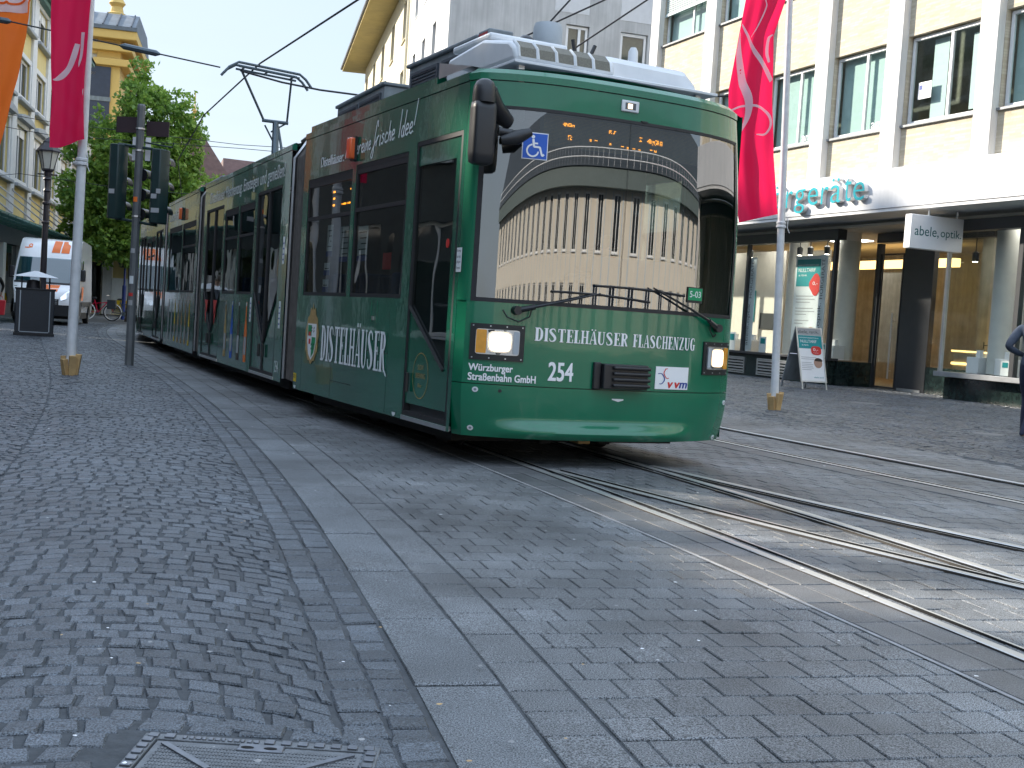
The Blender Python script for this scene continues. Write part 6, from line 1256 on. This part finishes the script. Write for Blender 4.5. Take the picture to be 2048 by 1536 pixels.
# ---- lanterns
def lantern(t, s, H):
    mb = MB(); mb.lathe([(.16*s, 0), (.16*s, .12), (.11*s, .2), (.1*s, .7), (.13*s, .75), (.085*s, .85), (.075*s, 1.4), (.06*s, H-1.25*s), (.09*s, H-1.22*s), (.06*s, H-1.17*s), (.065*s, H-.98*s), (.1*s, H-.95*s), (.07*s, H-.9*s), (.085*s, H-.8*s), (.06*s, H-.76*s)], (0, 0, 0), 10); mb.build('post', 'lamp_iron', t)
    for zz in (H-1.55*s, H-2.0*s):
        mb = MB(); mb.lathe([(.07*s, zz), (.09*s, zz+.02), (.09*s, zz+.06), (.065*s, zz+.08)], (0, 0, 0), 10); mb.build('ring', 'lamp_iron', t)
    mb = MB(); mb.tube([(-.22*s, 0, H-.84*s), (.22*s, 0, H-.84*s)], .018*s, 6); mb.build('ladder_bar', 'lamp_iron', t)
    mb = MB(); n = 6; za, zb = H-.72*s, H-.30*s
    mb.lathe([(.125*s, za), (.225*s, zb)], (0, 0, 0), n); mb.build('lamp_glass', 'frosted', t, smooth=10)
    mb = MB()
    for k in range(n):
        a = 2*math.pi*k/n; c, s_ = math.cos(a), math.sin(a); mb.tube([(.13*s*c, .13*s*s_, za), (.23*s*c, .23*s*s_, zb)], .012*s, 5)
    mb.lathe([(.10*s, za-.06*s), (.14*s, za-.02*s), (.14*s, za+.01*s), (.1*s, za+.012*s)], (0, 0, 0), n); mb.build('lamp_frame', 'lamp_iron', t)
    mb = MB(); mb.lathe([(.27*s, zb-.02*s), (.275*s, zb+.01*s), (.125*s, zb+.2*s), (.135*s, zb+.21*s), (.06*s, zb+.29*s), (.03*s, zb+.32*s), (.005*s, zb+.33*s)], (0, 0, 0), n); mb.build('lamp_roof', 'lamp_iron', t, smooth=10)
lt = thing('street_lamp', 'tall old fashioned black lantern on a cast iron post behind the litter cabinet', 'street lamp', (-11.85, 30.0, 0), R(12), 'old lantern street lamps'); lantern(lt, 1.06, 4.83)
lt = thing('street_lamp', 'far old lantern partly hidden behind the white flagpole above the van', 'street lamp', (-18.9, 52.5, 0), R(5), 'old lantern street lamps'); lantern(lt, 1.1, 4.25)
# ---- dark litter cabinet with a small roof
bn = thing('advert_cabinet', 'dark cabinet with pale edging and a small raised roof in front of the van', 'cabinet', (-11.2, 27.95, 0), R(22))
mb = MB(); mb.box(-.42, .42, -.28, .28, .06, 1.08); mb.build('body', 'bin_dark', bn, bevel=.02)
mb = MB(); mb.box(-.44, .44, -.30, .30, .0, .07); mb.box(-.44, .44, -.30, .30, 1.06, 1.10); mb.build('base', 'rubber', bn, bevel=.01)
for x in (-.33, .31):
    mb = MB(); mb.box(x, x+.022, -.296, -.282, .1, 1.04); mb.build('edging', 'antenna_grey', bn)
mb = MB(); mb.box(-.31, .31, -.296, -.284, .08, .1); mb.build('edging', 'antenna_grey', bn)
for x in (-.30, .30):
    for y in (-.18, .18):
        mb = MB(); mb.tube([(x, y, 1.08), (x, y, 1.36)], .016, 6); mb.build('post', 'lamp_iron', bn)
mb = MB(); mb.add([(-.5, -.34, 1.36), (.5, -.34, 1.36), (.5, .34, 1.36), (-.5, .34, 1.36), (-.04, 0, 1.50), (.04, 0, 1.50)], [(0, 1, 5, 4), (1, 2, 5), (2, 3, 4, 5), (3, 0, 4), (0, 3, 2, 1)]); mb.build('roof', 'trim_pale', bn, smooth=10)
mb = MB(); mb.lathe([(.16, 1.1), (.14, 1.28), (.02, 1.3)], (-.05, 0, 0), 12); mb.build('inner_bin', 'lamp_iron', bn)
# ---- sandwich board
sb = thing('sandwich_board', 'folding pavement sign with teal header and red price bubble by the shop', 'sandwich board', (6.45, 26.6, 0), R(22))
# local: x along the board, y away; front leaf leans back
FB = lambda u, z, d: (u, -.42+z*.285-d*.96, z*.96)
BBk = lambda u, z, d: (u, .38-z*.285+d*.96, z*.96)
mb = MB(); mb.frame(-.34, .34, .16, 1.40, .03, FB, .015, -.012); mb.slab(-.33, -.30, .0, .16, FB, .01, -.01); mb.slab(.30, .33, .0, .16, FB, .01, -.01); mb.build('front_frame', 'alu', sb)
mb = MB(); mb.slab(-.31, .31, .19, 1.37, FB, .0, -.006); ff = mb.build('front_panel', 'decal_white', sb)
mb = MB(); mb.frame(-.34, .34, .16, 1.40, .03, BBk, .015, -.012); mb.slab(-.33, -.30, .0, .16, BBk, .01, -.01); mb.slab(.30, .33, .0, .16, BBk, .01, -.01); mb.slab(-.31, .31, .19, 1.37, BBk, .0, -.006); mb.build('back_leaf', 'roof_grey', sb)
mb = MB(); mb.tube([(-.33, -.15, .75), (-.33, .12, .75)], .008, 5); mb.build('stay', 'alu', sb)
mb = MB(); mb.slab(-.31, .31, 1.22, 1.37, FB, .004, .001); mb.build('title_strip', 'print_grey', ff)
mb = MB(); mb.slab(-.31, .31, .92, 1.215, FB, .004, .001); mb.build('header', 'decal_teal', ff)
def sbt(s, u, z, w, h, m, d=.006):
    v, f = text2d(s, w, h); mb = MB(); mb.add([FB(u+p[0], z+p[1], d) for p in v], f); mb.build('print', m, ff, smooth=20)
sbt('abele,', -.30, 1.25, .27, .085, 'decal_black'); sbt('optik.', .0, 1.25, .25, .085, 'text_dark'); sbt('MARKENHÖRGERÄTE ZUM', -.27, 1.15, .5, .03, 'decal_white'); sbt('NULLTARIF', -.25, 1.05, .42, .065, 'decal_white'); sbt('& MEHR.', -.22, .98, .18, .03, 'decal_white')
mb = MB(); mb.prism([(.14+.135*math.copysign(abs(math.cos(a))**.7, math.cos(a)), .88+.10*math.copysign(abs(math.sin(a))**.7, math.sin(a))) for a in np.linspace(0, 6.283, 26, endpoint=False)], lambda a, b: FB(a, b, .009), lambda a, b: FB(a, b, .006)); mb.build('price_bubble', 'decal_red', ff)
sbt('0,-', .06, .86, .13, .075, 'decal_white', .012); sbt('Zuzahlung', .06, .815, .13, .02, 'decal_white', .012)
mb = MB()
for k, w in enumerate((.4, .34, 0, .26, .3, .28, .3, .24)):
    if w: mb.slab(-.27, -.27+w, .715-k*.04, .725-k*.04, FB, .004, .002)
mb.build('fine_print', 'print_grey', ff)
mb = MB(); mb.prism([(.16+.11*math.cos(a), .60+.115*math.sin(a)) for a in np.linspace(0, 6.283, 22, endpoint=False)], lambda a, b: FB(a, b, .006), lambda a, b: FB(a, b, .002)); pp = mb.build('portrait', 'skin', ff)
mb = MB(); mb.prism([(.175+.10*math.cos(a), .655+.055*math.sin(a)) for a in np.linspace(-.4, 3.4, 14)], lambda a, b: FB(a, b, .009), lambda a, b: FB(a, b, .0065)); mb.build('portrait_hair', 'hair', pp)
sbt('abele optik', .02, .25, .26, .04, 'decal_teal')
# ---- overhead wires
def wire(label, pts, r, ins=(), group='overhead wires'):
    mb = MB(); mb.tube(pts, r, 5); o = mb.build('overhead_wire', 'wire'); tag(o, label, 'wire', group)
    for a, b in ins:
        p, q = Vector(pts[a[0]]).lerp(Vector(pts[a[0]+1]), a[1]), Vector(pts[b[0]]).lerp(Vector(pts[b[0]+1]), b[1]); mb = MB(); mb.tube([p, p.lerp(q, .1), p.lerp(q, .9), q], [r*1.5, r*4, r*4, r*1.5], 8); mb.build('insulator', 'panto', o)
    return o
wire('contact wire above the track touching the raised pantograph', [(4.5, .5, 4.85), (1.2, 7.6, 4.8), (-1.99, 14.3, 4.78), (-4.25, 18.95, 4.81), (-6.6, 24.6, 4.82), (-9.5, 33, 4.85), (-13, 46, 4.9)], .014)
wire('span wire from the left facade to the pantograph with two grey insulators', [(-14.5, 21, 6.0), (-8.36, 19, 5.24), (-6.15, 19, 4.91), (-4.88, 19, 4.72)], .012, (((0, .93), (1, .08)), ((1, .86), (2, .25))))
wire('thick feeder cable running right of the pantograph towards the corner house', [(-4.5, 18.9, 4.66), (-3.9, 19, 4.55), (-3.3, 19, 4.47), (-2.59, 19.1, 4.44), (4, 22, 5.4)], .016)
wire('leftmost of the three wires above the white roof antenna', [(2.5, 22, 9.5), (.59, 22, 6.9), (.03, 22, 6.21), (-1.2, 22.3, 4.6)], .017)
wire('middle one of the three wires above the white roof antenna', [(4, 22, 8.5), (1.21, 22, 6.94), (-.24, 22, 6.17), (-2.2, 22.3, 5.1)], .017)
wire('rightmost of the three wires, ending near the small white antenna', [(4.5, 22, 8.9), (1.98, 22, 6.99), (.8, 22, 6.1), (.2, 22.2, 5.6)], .017)
wire('upper thin wire crossing the yellow house facade', [(-19, 38, 6.2), (-10.91, 25, 4.66), (-9.79, 25, 4.53), (-6, 25.2, 4.35), (0, 27, 4.6)], .007)
wire('lower thin wire crossing the yellow house facade', [(-19, 40, 5.4), (-10.9, 25, 4.39), (-9.86, 25, 4.27), (-5.93, 25, 4.25), (-3, 26, 4.3)], .007)
wire('low wire crossing behind the street lamp lantern', [(-20, 44, 5.0), (-12.3, 29.4, 3.86), (-10, 30.5, 3.75), (-4, 33, 3.9)], .008)
# ---- delivery van
vn = thing('delivery_van', 'white delivery van with orange stripes parked below the glass awning', 'van', (-14.75, 37.4, 0), R(15))
def hw(y, z):
    a = 1.0-.045*max(0, z-1.2)**1.5; f = 1-.16*max(0, (1.0-y)/1.0)**2 if y < 1 else 1; return a*f
prof = [(.02, .38), (.0, .62), (.02, .86), (.10, 1.02), (.32, 1.14), (.72, 1.28), (.98, 1.63), (1.38, 2.14), (1.62, 2.44), (2.05, 2.70), (2.6, 2.78), (5.55, 2.74), (5.68, 2.5), (5.72, .5), (5.7, .38)]
def vsec(n=9):
    mb = MB(); v = []; m = len(prof)
    for y, z in prof:
        w = hw(y, z); v += [(w*math.copysign(1-(1-abs(q))**2.2 if abs(q) > .8 else abs(q)/.8*(1-.2**2.2), q), y+.05*abs(q)**3*(1 if y < 2 else -1), z) for q in np.linspace(-1, 1, n)]
    mb.add(v, [(i*n+k, i*n+k+1, (i+1)*n+k+1, (i+1)*n+k) for i in range(m-1) for k in range(n-1)])
    for k in (0, n-1):        # sides
        top = [v[i*n+k] for i in range(m)]; mb.poly(top if k == 0 else top[::-1])
    return mb
vb = vsec(13).build('body', 'van_white', vn, smooth=40)
def vfront(u, z, d):     # point on the front profile
    zs = [p[1] for p in prof[:11]]; y = float(np.interp(z, zs, [p[0] for p in prof[:11]])); return (u*hw(y, z), y+.05*abs(u)**3-d, z)
mb = MB(); mb.grid(lambda a, b: vfront(-.93+1.86*a, 1.32+.80*b, .03), 12, 6); mb.build('windscreen', 'car_glass', vn)
mb = MB(); mb.grid(lambda a, b: vfront(-.97+1.94*a, 1.28+.06*b, .035), 12, 1); mb.build('scuttle', 'van_black', vn)
mb = MB(); mb.grid(lambda a, b: vfront(-.98+1.96*a, .30+.34*b, .05), 12, 3); mb.grid(lambda a, b: vfront(-.55+1.1*a, .62+.2*b, .04), 8, 2); mb.build('bumper', 'van_black', vn)
mb = MB()
for k in range(3): mb.grid(lambda a, b: vfront(-.5+1.0*a, .66+.055*k+.018*b, .05), 8, 1)
mb.build('grille', 'roof_grey', vn)
for s in (-1, 1):
    mb = MB(); mb.add([vfront(s*u, z, .03) for u, z in ((.62, .78), (.80, .84), (.97, 1.0), (.98, 1.16), (.88, 1.18), (.74, 1.02), (.60, .88))], [tuple(range(7))]); mb.build('headlight', 'chrome', vn, smooth=10)
    mb = MB(); mb.box(s*1.03-.04 if s > 0 else -1.15, 1.15 if s > 0 else -.99, .92, 1.08, 1.42, 1.80); mb.build('mirror', 'van_black', vn, bevel=.04)
    for y in (1.05, 4.75):
        mb = MB(); mb.lathe([(.02, -.1), (.25, -.1), (.33, -.07), (.345, 0), (.33, .1), (.02, .1)], (s*.88, y, .345), 20, 'x'); wh = mb.build('wheel', 'rubber', vn)
        mb = MB(); mb.lathe([(.02, s*.09), (.2, s*.11), (.22, s*.1), (.02, s*.085)], (s*.89, y, .345), 14, 'x'); mb.build('rim', 'roof_grey', wh)
        mb = MB(); n = 14; mb.add([(s*1.012, y+r_*math.cos(a), .345+r_*math.sin(a)) for r_ in (.0001, .43) for a in np.linspace(-.15, math.pi+.15, n)], [(i, i+1, n+i+1, n+i) for i in range(n-1)]); mb.build('wheel_arch', 'van_black', vn)
    mb = MB(); mb.poly([(s*(hw(1.4, 1.5)+.004), y, z) for y, z in ((1.15, 1.48), (1.95, 1.48), (1.95, 2.1), (1.6, 2.1))]); mb.build('side_window', 'car_glass', vn)
    mb = MB(); mb.box(s*1.0-.012, s*1.0+.012, 1.5, 5.6, .62, .76); mb.build('rub_strip', 'van_black', vn)
    mb = MB(); mb.poly([(s*1.004, y, z) for y, z in ((1.5, .8), (2.0, .8), (2.15, 1.25), (1.6, 1.25))]); mb.build('side_stripe', 'decal_orange', vn)
for u in (.06, .36):
    mb = MB(); mb.grid(lambda a, b: vfront(u-.02+.26*a+.05*b, 2.30+.40*b, .012), 4, 8); mb.build('roof_stripe', 'decal_orange', vn)
mb = MB(); mb.grid(lambda a, b: vfront(-.22+.30*a-.1*(1-b)*(1-2*a), 1.02+.24*b, .012), 6, 4); mb.grid(lambda a, b: vfront(.12+.32*a, 1.05+.21*b, .012), 4, 3); mb.build('bonnet_stripe', 'decal_orange', vn)
mb = MB(); ribbon(mb, [(a, b, .035) for a, b in ((-.84, 2.42), (-.74, 2.42), (-.64, 2.45), (-.62, 2.52), (-.68, 2.54), (-.72, 2.48), (-.6, 2.44))], lambda u, z, d: vfront(u, z, .014), 0, 4); mb.build('logo', 'decal_orange', vn)
mb = MB(); mb.box(-.26, .26, -.075, -.06, .48, .59); mb.build('number_plate', 'decal_white', vn)
mb = MB(); mb.box(-.95, .95, .4, 5.6, .2, .4); mb.build('chassis', 'underframe', vn)
mb = MB(); mb.box(-.9, .9, 1.5, 1.6, .5, 1.3); mb.box(-.8, -.3, 1.4, 1.55, 1.0, 1.9); mb.box(.3, .8, 1.4, 1.55, 1.0, 1.9); mb.build('seats', 'van_black', vn)
# ---- bicycles
def bicycle(label, loc, rz, fm, tyre, basket):
    b = thing('bicycle', label, 'bicycle', loc, rz, 'parked bicycles')
    for x in (-.52, .52):
        mb = MB(); mb.tube([(x+.33*math.cos(a), 0, .35+.33*math.sin(a)) for a in np.linspace(0, 2*math.pi, 29)], .022, 6, cap=False); w = mb.build('wheel', tyre, b)
        mb = MB()
        for k in range(9): a = k*math.pi/9; mb.tube([(x+.32*math.cos(a), 0, .35+.32*math.sin(a)), (x-.32*math.cos(a), 0, .35-.32*math.sin(a))], .003, 4)
        mb.build('spokes', 'alu', w)
        mb = MB(); mb.box(x-.03, x+.03, -.02, .02, .5, .545); mb.build('reflector', 'lens_orange', w)
    bb, st, hd = (-.08, 0, .32), (-.22, 0, .82), (.36, 0, .85)
    mb = MB(); mb.tube([st, bb], .02, 6); mb.tube([bb, hd], .02, 6); mb.tube([(-.18, 0, .68), (.37, 0, .76)], .018, 6); mb.tube([hd, (.52, 0, .35)], .018, 6); mb.tube([bb, (-.52, 0, .35)], .014, 6); mb.tube([(-.2, 0, .75), (-.52, 0, .35)], .012, 6); mb.build('frame', fm, b)
    mb = MB(); mb.tube([(.35, 0, .84), (.33, 0, 1.02)], .014, 6); mb.tube([(.22, -.28, 1.02), (.34, -.1, 1.04), (.34, .1, 1.04), (.22, .28, 1.02)], .014, 6); mb.build('handlebar', 'alu', b)
    mb = MB(); mb.lathe([(.01, .86), (.1, .87), (.11, .9), (.06, .94), (.01, .945)], (-.24, 0, 0), 12); mb.tube([(-.22, 0, .8), (-.23, 0, .88)], .012, 6); mb.build('saddle', 'rubber', b)
    mb = MB(); mb.lathe([(.02, -.015), (.09, -.012), (.09, .012), (.02, .015)], (-.08, .03, .32), 14, 'y'); mb.tube([(-.08, .05, .32), (-.02, .07, .18)], .012, 5); mb.tube([(-.08, -.05, .32), (-.14, -.07, .46)], .012, 5); mb.build('crank', 'panto', b)
    if basket:
        mb = MB(); mb.frame(-.72, -.38, .48, .86, .02, lambda u, z, d: (u, .12+d, z), .0, -.24); mb.box(-.7, -.4, -.12, .12, .5, .84); mb.build('pannier', 'bin_dark', b)
bicycle('pink bicycle with white tyres leaning behind the delivery van', (-17.15, 49.5, 0), R(18), 'flag_red', 'decal_white', False)
bicycle('dark bicycle with a black pannier standing beside the signal pole', (-16.0, 49.2, 0), R(10), 'roof_dark', 'rubber', True)
# ---- blue post with a hanging basket
bp = thing('basket_post', 'blue post carrying a flower basket under the tree', 'post', (-17.5, 53.5, 0)); mb = MB(); mb.lathe([(.09, 0), (.09, 1.5), (.05, 1.55), (.05, 2.5)], (0, 0, 0), 10); mb.build('post', 'decal_navy', bp)
mb = MB(); mb.lathe([(.2, 2.3), (.42, 2.72), (.44, 2.75), (.4, 2.76)], (0, 0, 0), 14); mb.build('basket', 'bin_dark', bp)
P_ = rng.normal(0, 1, (700, 3)); P_ /= np.linalg.norm(P_, axis=1, keepdims=True); P_ = P_*np.array([.55, .5, .35])*rng.uniform(.4, 1, (700, 1))+np.array([0, 0, 2.85])
mb = MB()
for p in P_:
    a = rng.normal(0, .07, 3); b = rng.normal(0, .05, 3); mb.poly([tuple(p-a), tuple(p+b), tuple(p+a), tuple(p-b)])
mb.build('leaves', 'leaf', bp)
# ================================================================== people
def person(label, loc, rz, pose, cols, hair_='short', group=None, bag=None):
    """one continuous skinned body; pose is a dict of joints in metres, x right, y forward"""
    t = thing('person', label, 'person', loc, rz, group)
    J = pose; V, E, Rd = [], [], []
    def v(p, r): V.append(p); Rd.append(r if isinstance(r, tuple) else (r, r)); return len(V)-1
    pel = v(J['pelvis'], (.145, .11)); wai = v(J['waist'], (.13, .10)); che = v(J['chest'], (.17, .115)); nb = v(J['neck'], (.075, .07)); nk = v(J['neck2'], (.056, .056)); h1 = v(J['head1'], (.068, .078)); h2 = v(J['head2'], (.078, .094)); h3 = v(J['head3'], (.062, .078))
    E += [(pel, wai), (wai, che), (che, nb), (nb, nk), (nk, h1), (h1, h2), (h2, h3)]
    for s in 'lr':
        sh = v(J['sh'+s], .078); el = v(J['el'+s], .056); wr = v(J['wr'+s], .036); E += [(che, sh), (sh, el), (el, wr)]
        w = Vector(J['wr'+s]); d = (w-Vector(J['el'+s])).normalized(); side = Vector((1 if s == 'r' else -1, 0, 0)); fwd = Vector((0, 1, 0)); pl = w+d*.075
        pm = v(tuple(pl), (.030, .038)); E.append((wr, pm))
        across = (fwd-d*fwd.dot(d)).normalized(); nrm = d.cross(across)
        for k, ln in enumerate((.062, .072, .067, .052)):
            o_ = pl+d*.015+across*(.03-.02*k); k1 = o_+d*ln*.5; k2 = k1+(d*.8-nrm*.35*(1 if s == 'r' else -1)).normalized()*ln*.55
            a = v(tuple(k1), .0095); b = v(tuple(k2), .0085); E += [(pm, a), (a, b)]
        th = w+d*.03+across*.045; tb = th+(d*.8+across*.35).normalized()*.045; a = v(tuple(th), .011); b = v(tuple(tb), .0095); E += [(wr, a), (a, b)]
        hp = v(J['hp'+s], (.10, .105)); kn = v(J['kn'+s], .072); an = v(J['an'+s], .052); E += [(pel, hp), (hp, kn), (kn, an)]
        f = Vector(J['toe'+s])-Vector(J['an'+s]); f.z = 0; f.normalize(); heel = Vector(J['toe'+s])-f*.2
        hl = v(tuple(heel), (.04, .036)); to = v(J['toe'+s], (.044, .03)); E += [(an, hl), (an, to)]
    me = bpy.data.meshes.new('body'); me.from_pydata(V, E, []); o = bpy.data.objects.new('body_skin', me); C.objects.link(o)
    sm = o.modifiers.new('skin', 'SKIN'); sm.use_smooth_shade = True; sm.branch_smoothing = .6
    for i, sv in enumerate(me.skin_vertices[0].data): sv.radius = Rd[i]; sv.use_root = (i == 0)
    sd = o.modifiers.new('sub', 'SUBSURF'); sd.levels = sd.render_levels = 2
    bpy.context.view_layer.update()
    m2 = bpy.data.meshes.new_from_object(o.evaluated_get(bpy.context.evaluated_depsgraph_get())); bpy.data.objects.remove(o); m2.name = 'body'
    for k in ('skin', cols['top'], cols['legs'], cols['shoes']): m2.materials.append(M[k])
    nz = J['neck'][2]-.0; wz = J['waist'][2]-.06
    hands = [Vector(J['wr'+s]) for s in 'lr']; elb = [Vector(J['el'+s]) for s in 'lr']; ank = [Vector(J['an'+s]) for s in 'lr']; toe = [Vector(J['toe'+s]) for s in 'lr']
    for p in m2.polygons:
        c = p.center; k = 1
        onarm = any((c-h).dot((h-e).normalized()) > .0 and (c-h).length < .24 for h, e in zip(hands, elb))
        foot = any(((c-t_).length < .2 and c.z < a_.z-.02) for t_, a_ in zip(toe, ank))
        if c.z > nz+.035: k = 0
        elif onarm: k = 0
        elif foot: k = 3
        elif c.z < wz-cols.get('drop', 0) and not any((c-e).length < .3 and (c.x)**2 > .05 for e in elb): k = 2
        p.material_index = k
    m2.polygons.foreach_set('use_smooth', [True]*len(m2.polygons))
    b = bpy.data.objects.new('body', m2); C.objects.link(b); b.parent = t
    h = Vector(J['head2']); mb = MB(Matrix.Translation(h+Vector((0, -.012, .02)))); n = 16
    mb.grid(lambda a, q: (.092*math.cos(2*math.pi*a)*math.cos(q*1.9-.35), .110*math.sin(2*math.pi*a)*math.cos(q*1.9-.35)-(.02 if q < .3 else 0), .112*math.sin(q*1.9-.35)+(.03 if math.sin(2*math.pi*a) > .2 and q < .35 else 0)), 20, 9); mb.build('hair', cols.get('hair', 'hair'), t, smooth=80)
    mb = MB(Matrix.Translation(h)); mb.tube([(0, .088, .012), (0, .108, -.02), (0, .092, -.032)], [.009, .014, .012], 6); mb.build('nose', 'skin', t)
    for s in (-1, 1):
        mb = MB(Matrix.Translation(h)); mb.lathe([(.002, -.006), (.012, -.003), (.012, .003), (.002, .006)], (s*.032, .086, .012), 8, 'y'); mb.build('eye', 'hair', t)
        mb = MB(Matrix.Translation(h)); mb.lathe([(.005, -.01), (.026, -.004), (.026, .004), (.005, .01)], (s*.083, 0, -.005), 8, 'x'); mb.build('ear', 'skin', t)
    mb = MB(Matrix.Translation(h)); mb.tube([(-.022, .084, -.055), (0, .09, -.057), (.022, .084, -.055)], .0055, 5); mb.build('mouth', 'bag_red', t)
    if bag:
        mb = MB(Matrix.Translation(bag[0])); w, d_, hh = bag[1]; mb.add([(-w*.42, -d_/2, -hh), (w*.42, -d_/2, -hh), (w*.42, d_/2, -hh), (-w*.42, d_/2, -hh), (-w/2, -d_/2, -.12), (w/2, -d_/2, -.12), (w/2, d_/2, -.12), (-w/2, d_/2, -.12)], [(0, 3, 2, 1), (4, 5, 6, 7), (0, 1, 5, 4), (1, 2, 6, 5), (2, 3, 7, 6), (3, 0, 4, 7)])
        o = mb.build('bag', bag[2], None, bevel=.015); o.location = loc; o.rotation_euler = (0, 0, rz)
        tag(o, 'red handbag held in the left hand of the woman at the left edge', 'bag')
        mb = MB(Matrix.Translation(bag[0])); mb.tube([(-w*.3, 0, -.13), (-w*.2, 0, -.02), (w*.2, 0, -.02), (w*.3, 0, -.13)], .008, 6); mb.build('bag_handle', bag[2], o)
    return t
walk = dict(pelvis=(0, 0, .93), waist=(0, .01, 1.10), chest=(0, .02, 1.32), neck=(0, .02, 1.47), neck2=(0, .03, 1.53), head1=(0, .045, 1.58), head2=(0, .05, 1.66), head3=(0, .045, 1.73),
    shl=(-.19, .02, 1.40), ell=(-.25, -.10, 1.13), wrl=(-.24, -.02, .90), shr=(.19, .02, 1.40), elr=(.25, .02, 1.12), wrr=(.23, .18, .95),
    hpl=(-.095, 0, .88), knl=(-.10, .16, .50), anl=(-.10, .10, .10), toel=(-.10, .27, .035), hpr=(.095, 0, .88), knr=(.10, -.02, .48), anr=(.10, -.30, .16), toer=(.10, -.16, .04))
# walker at the right edge, seen from behind his left side, heading away to the right
p_r = dict(walk); p_r.update(elr=(.27, -.16, 1.14), wrr=(.17, .06, 1.05), ell=(-.28, -.14, 1.14), wrl=(-.16, .08, 1.04))
person('man in a blue grey jacket and dark trousers walking at the right edge', (6.56, 15.2, 0), R(-48), p_r, dict(top='jacket', legs='denim', shoes='shoe', drop=.12))
person('woman in a grey knit jumper seen from behind at the left edge', (-13.95, 31.6, 0), R(12), walk, dict(top='knit', legs='teal_trousers', shoes='hair', drop=.28, hair='bark'), bag=((.29, .22, .86), (.30, .14, .52), 'bag_red'))
far = dict(walk); person('dark haired pedestrian in black under the awning, left of the van', (-18.5, 42.6, 0), R(170), far, dict(top='van_black', legs='denim', shoes='hair', drop=.1))
sit = dict(pelvis=(0, 0, .98), waist=(0, .02, 1.13), chest=(0, .05, 1.36), neck=(0, .06, 1.51), neck2=(0, .07, 1.57), head1=(0, .085, 1.62), head2=(0, .09, 1.70), head3=(0, .085, 1.77),
    shl=(-.19, .05, 1.44), ell=(-.25, .16, 1.18), wrl=(-.16, .40, 1.22), shr=(.19, .05, 1.44), elr=(.25, .16, 1.18), wrr=(.16, .40, 1.22),
    hpl=(-.095, .02, .95), knl=(-.12, .40, .96), anl=(-.12, .40, .52), toel=(-.12, .55, .45), hpr=(.095, .02, .95), knr=(.12, .40, .96), anr=(.12, .40, .52), toer=(.12, .55, .45))
dv = Matrix.Translation((-.4055, 8.6087, 0)) @ Matrix.Rotation(.46290578, 4, 'Z') @ Vector((1.72, .98, 0))
person('tram driver in a dark jacket seated behind the windscreen', tuple(dv), .46290578+math.pi, sit, dict(top='jacket', legs='denim', shoes='hair', drop=.12))
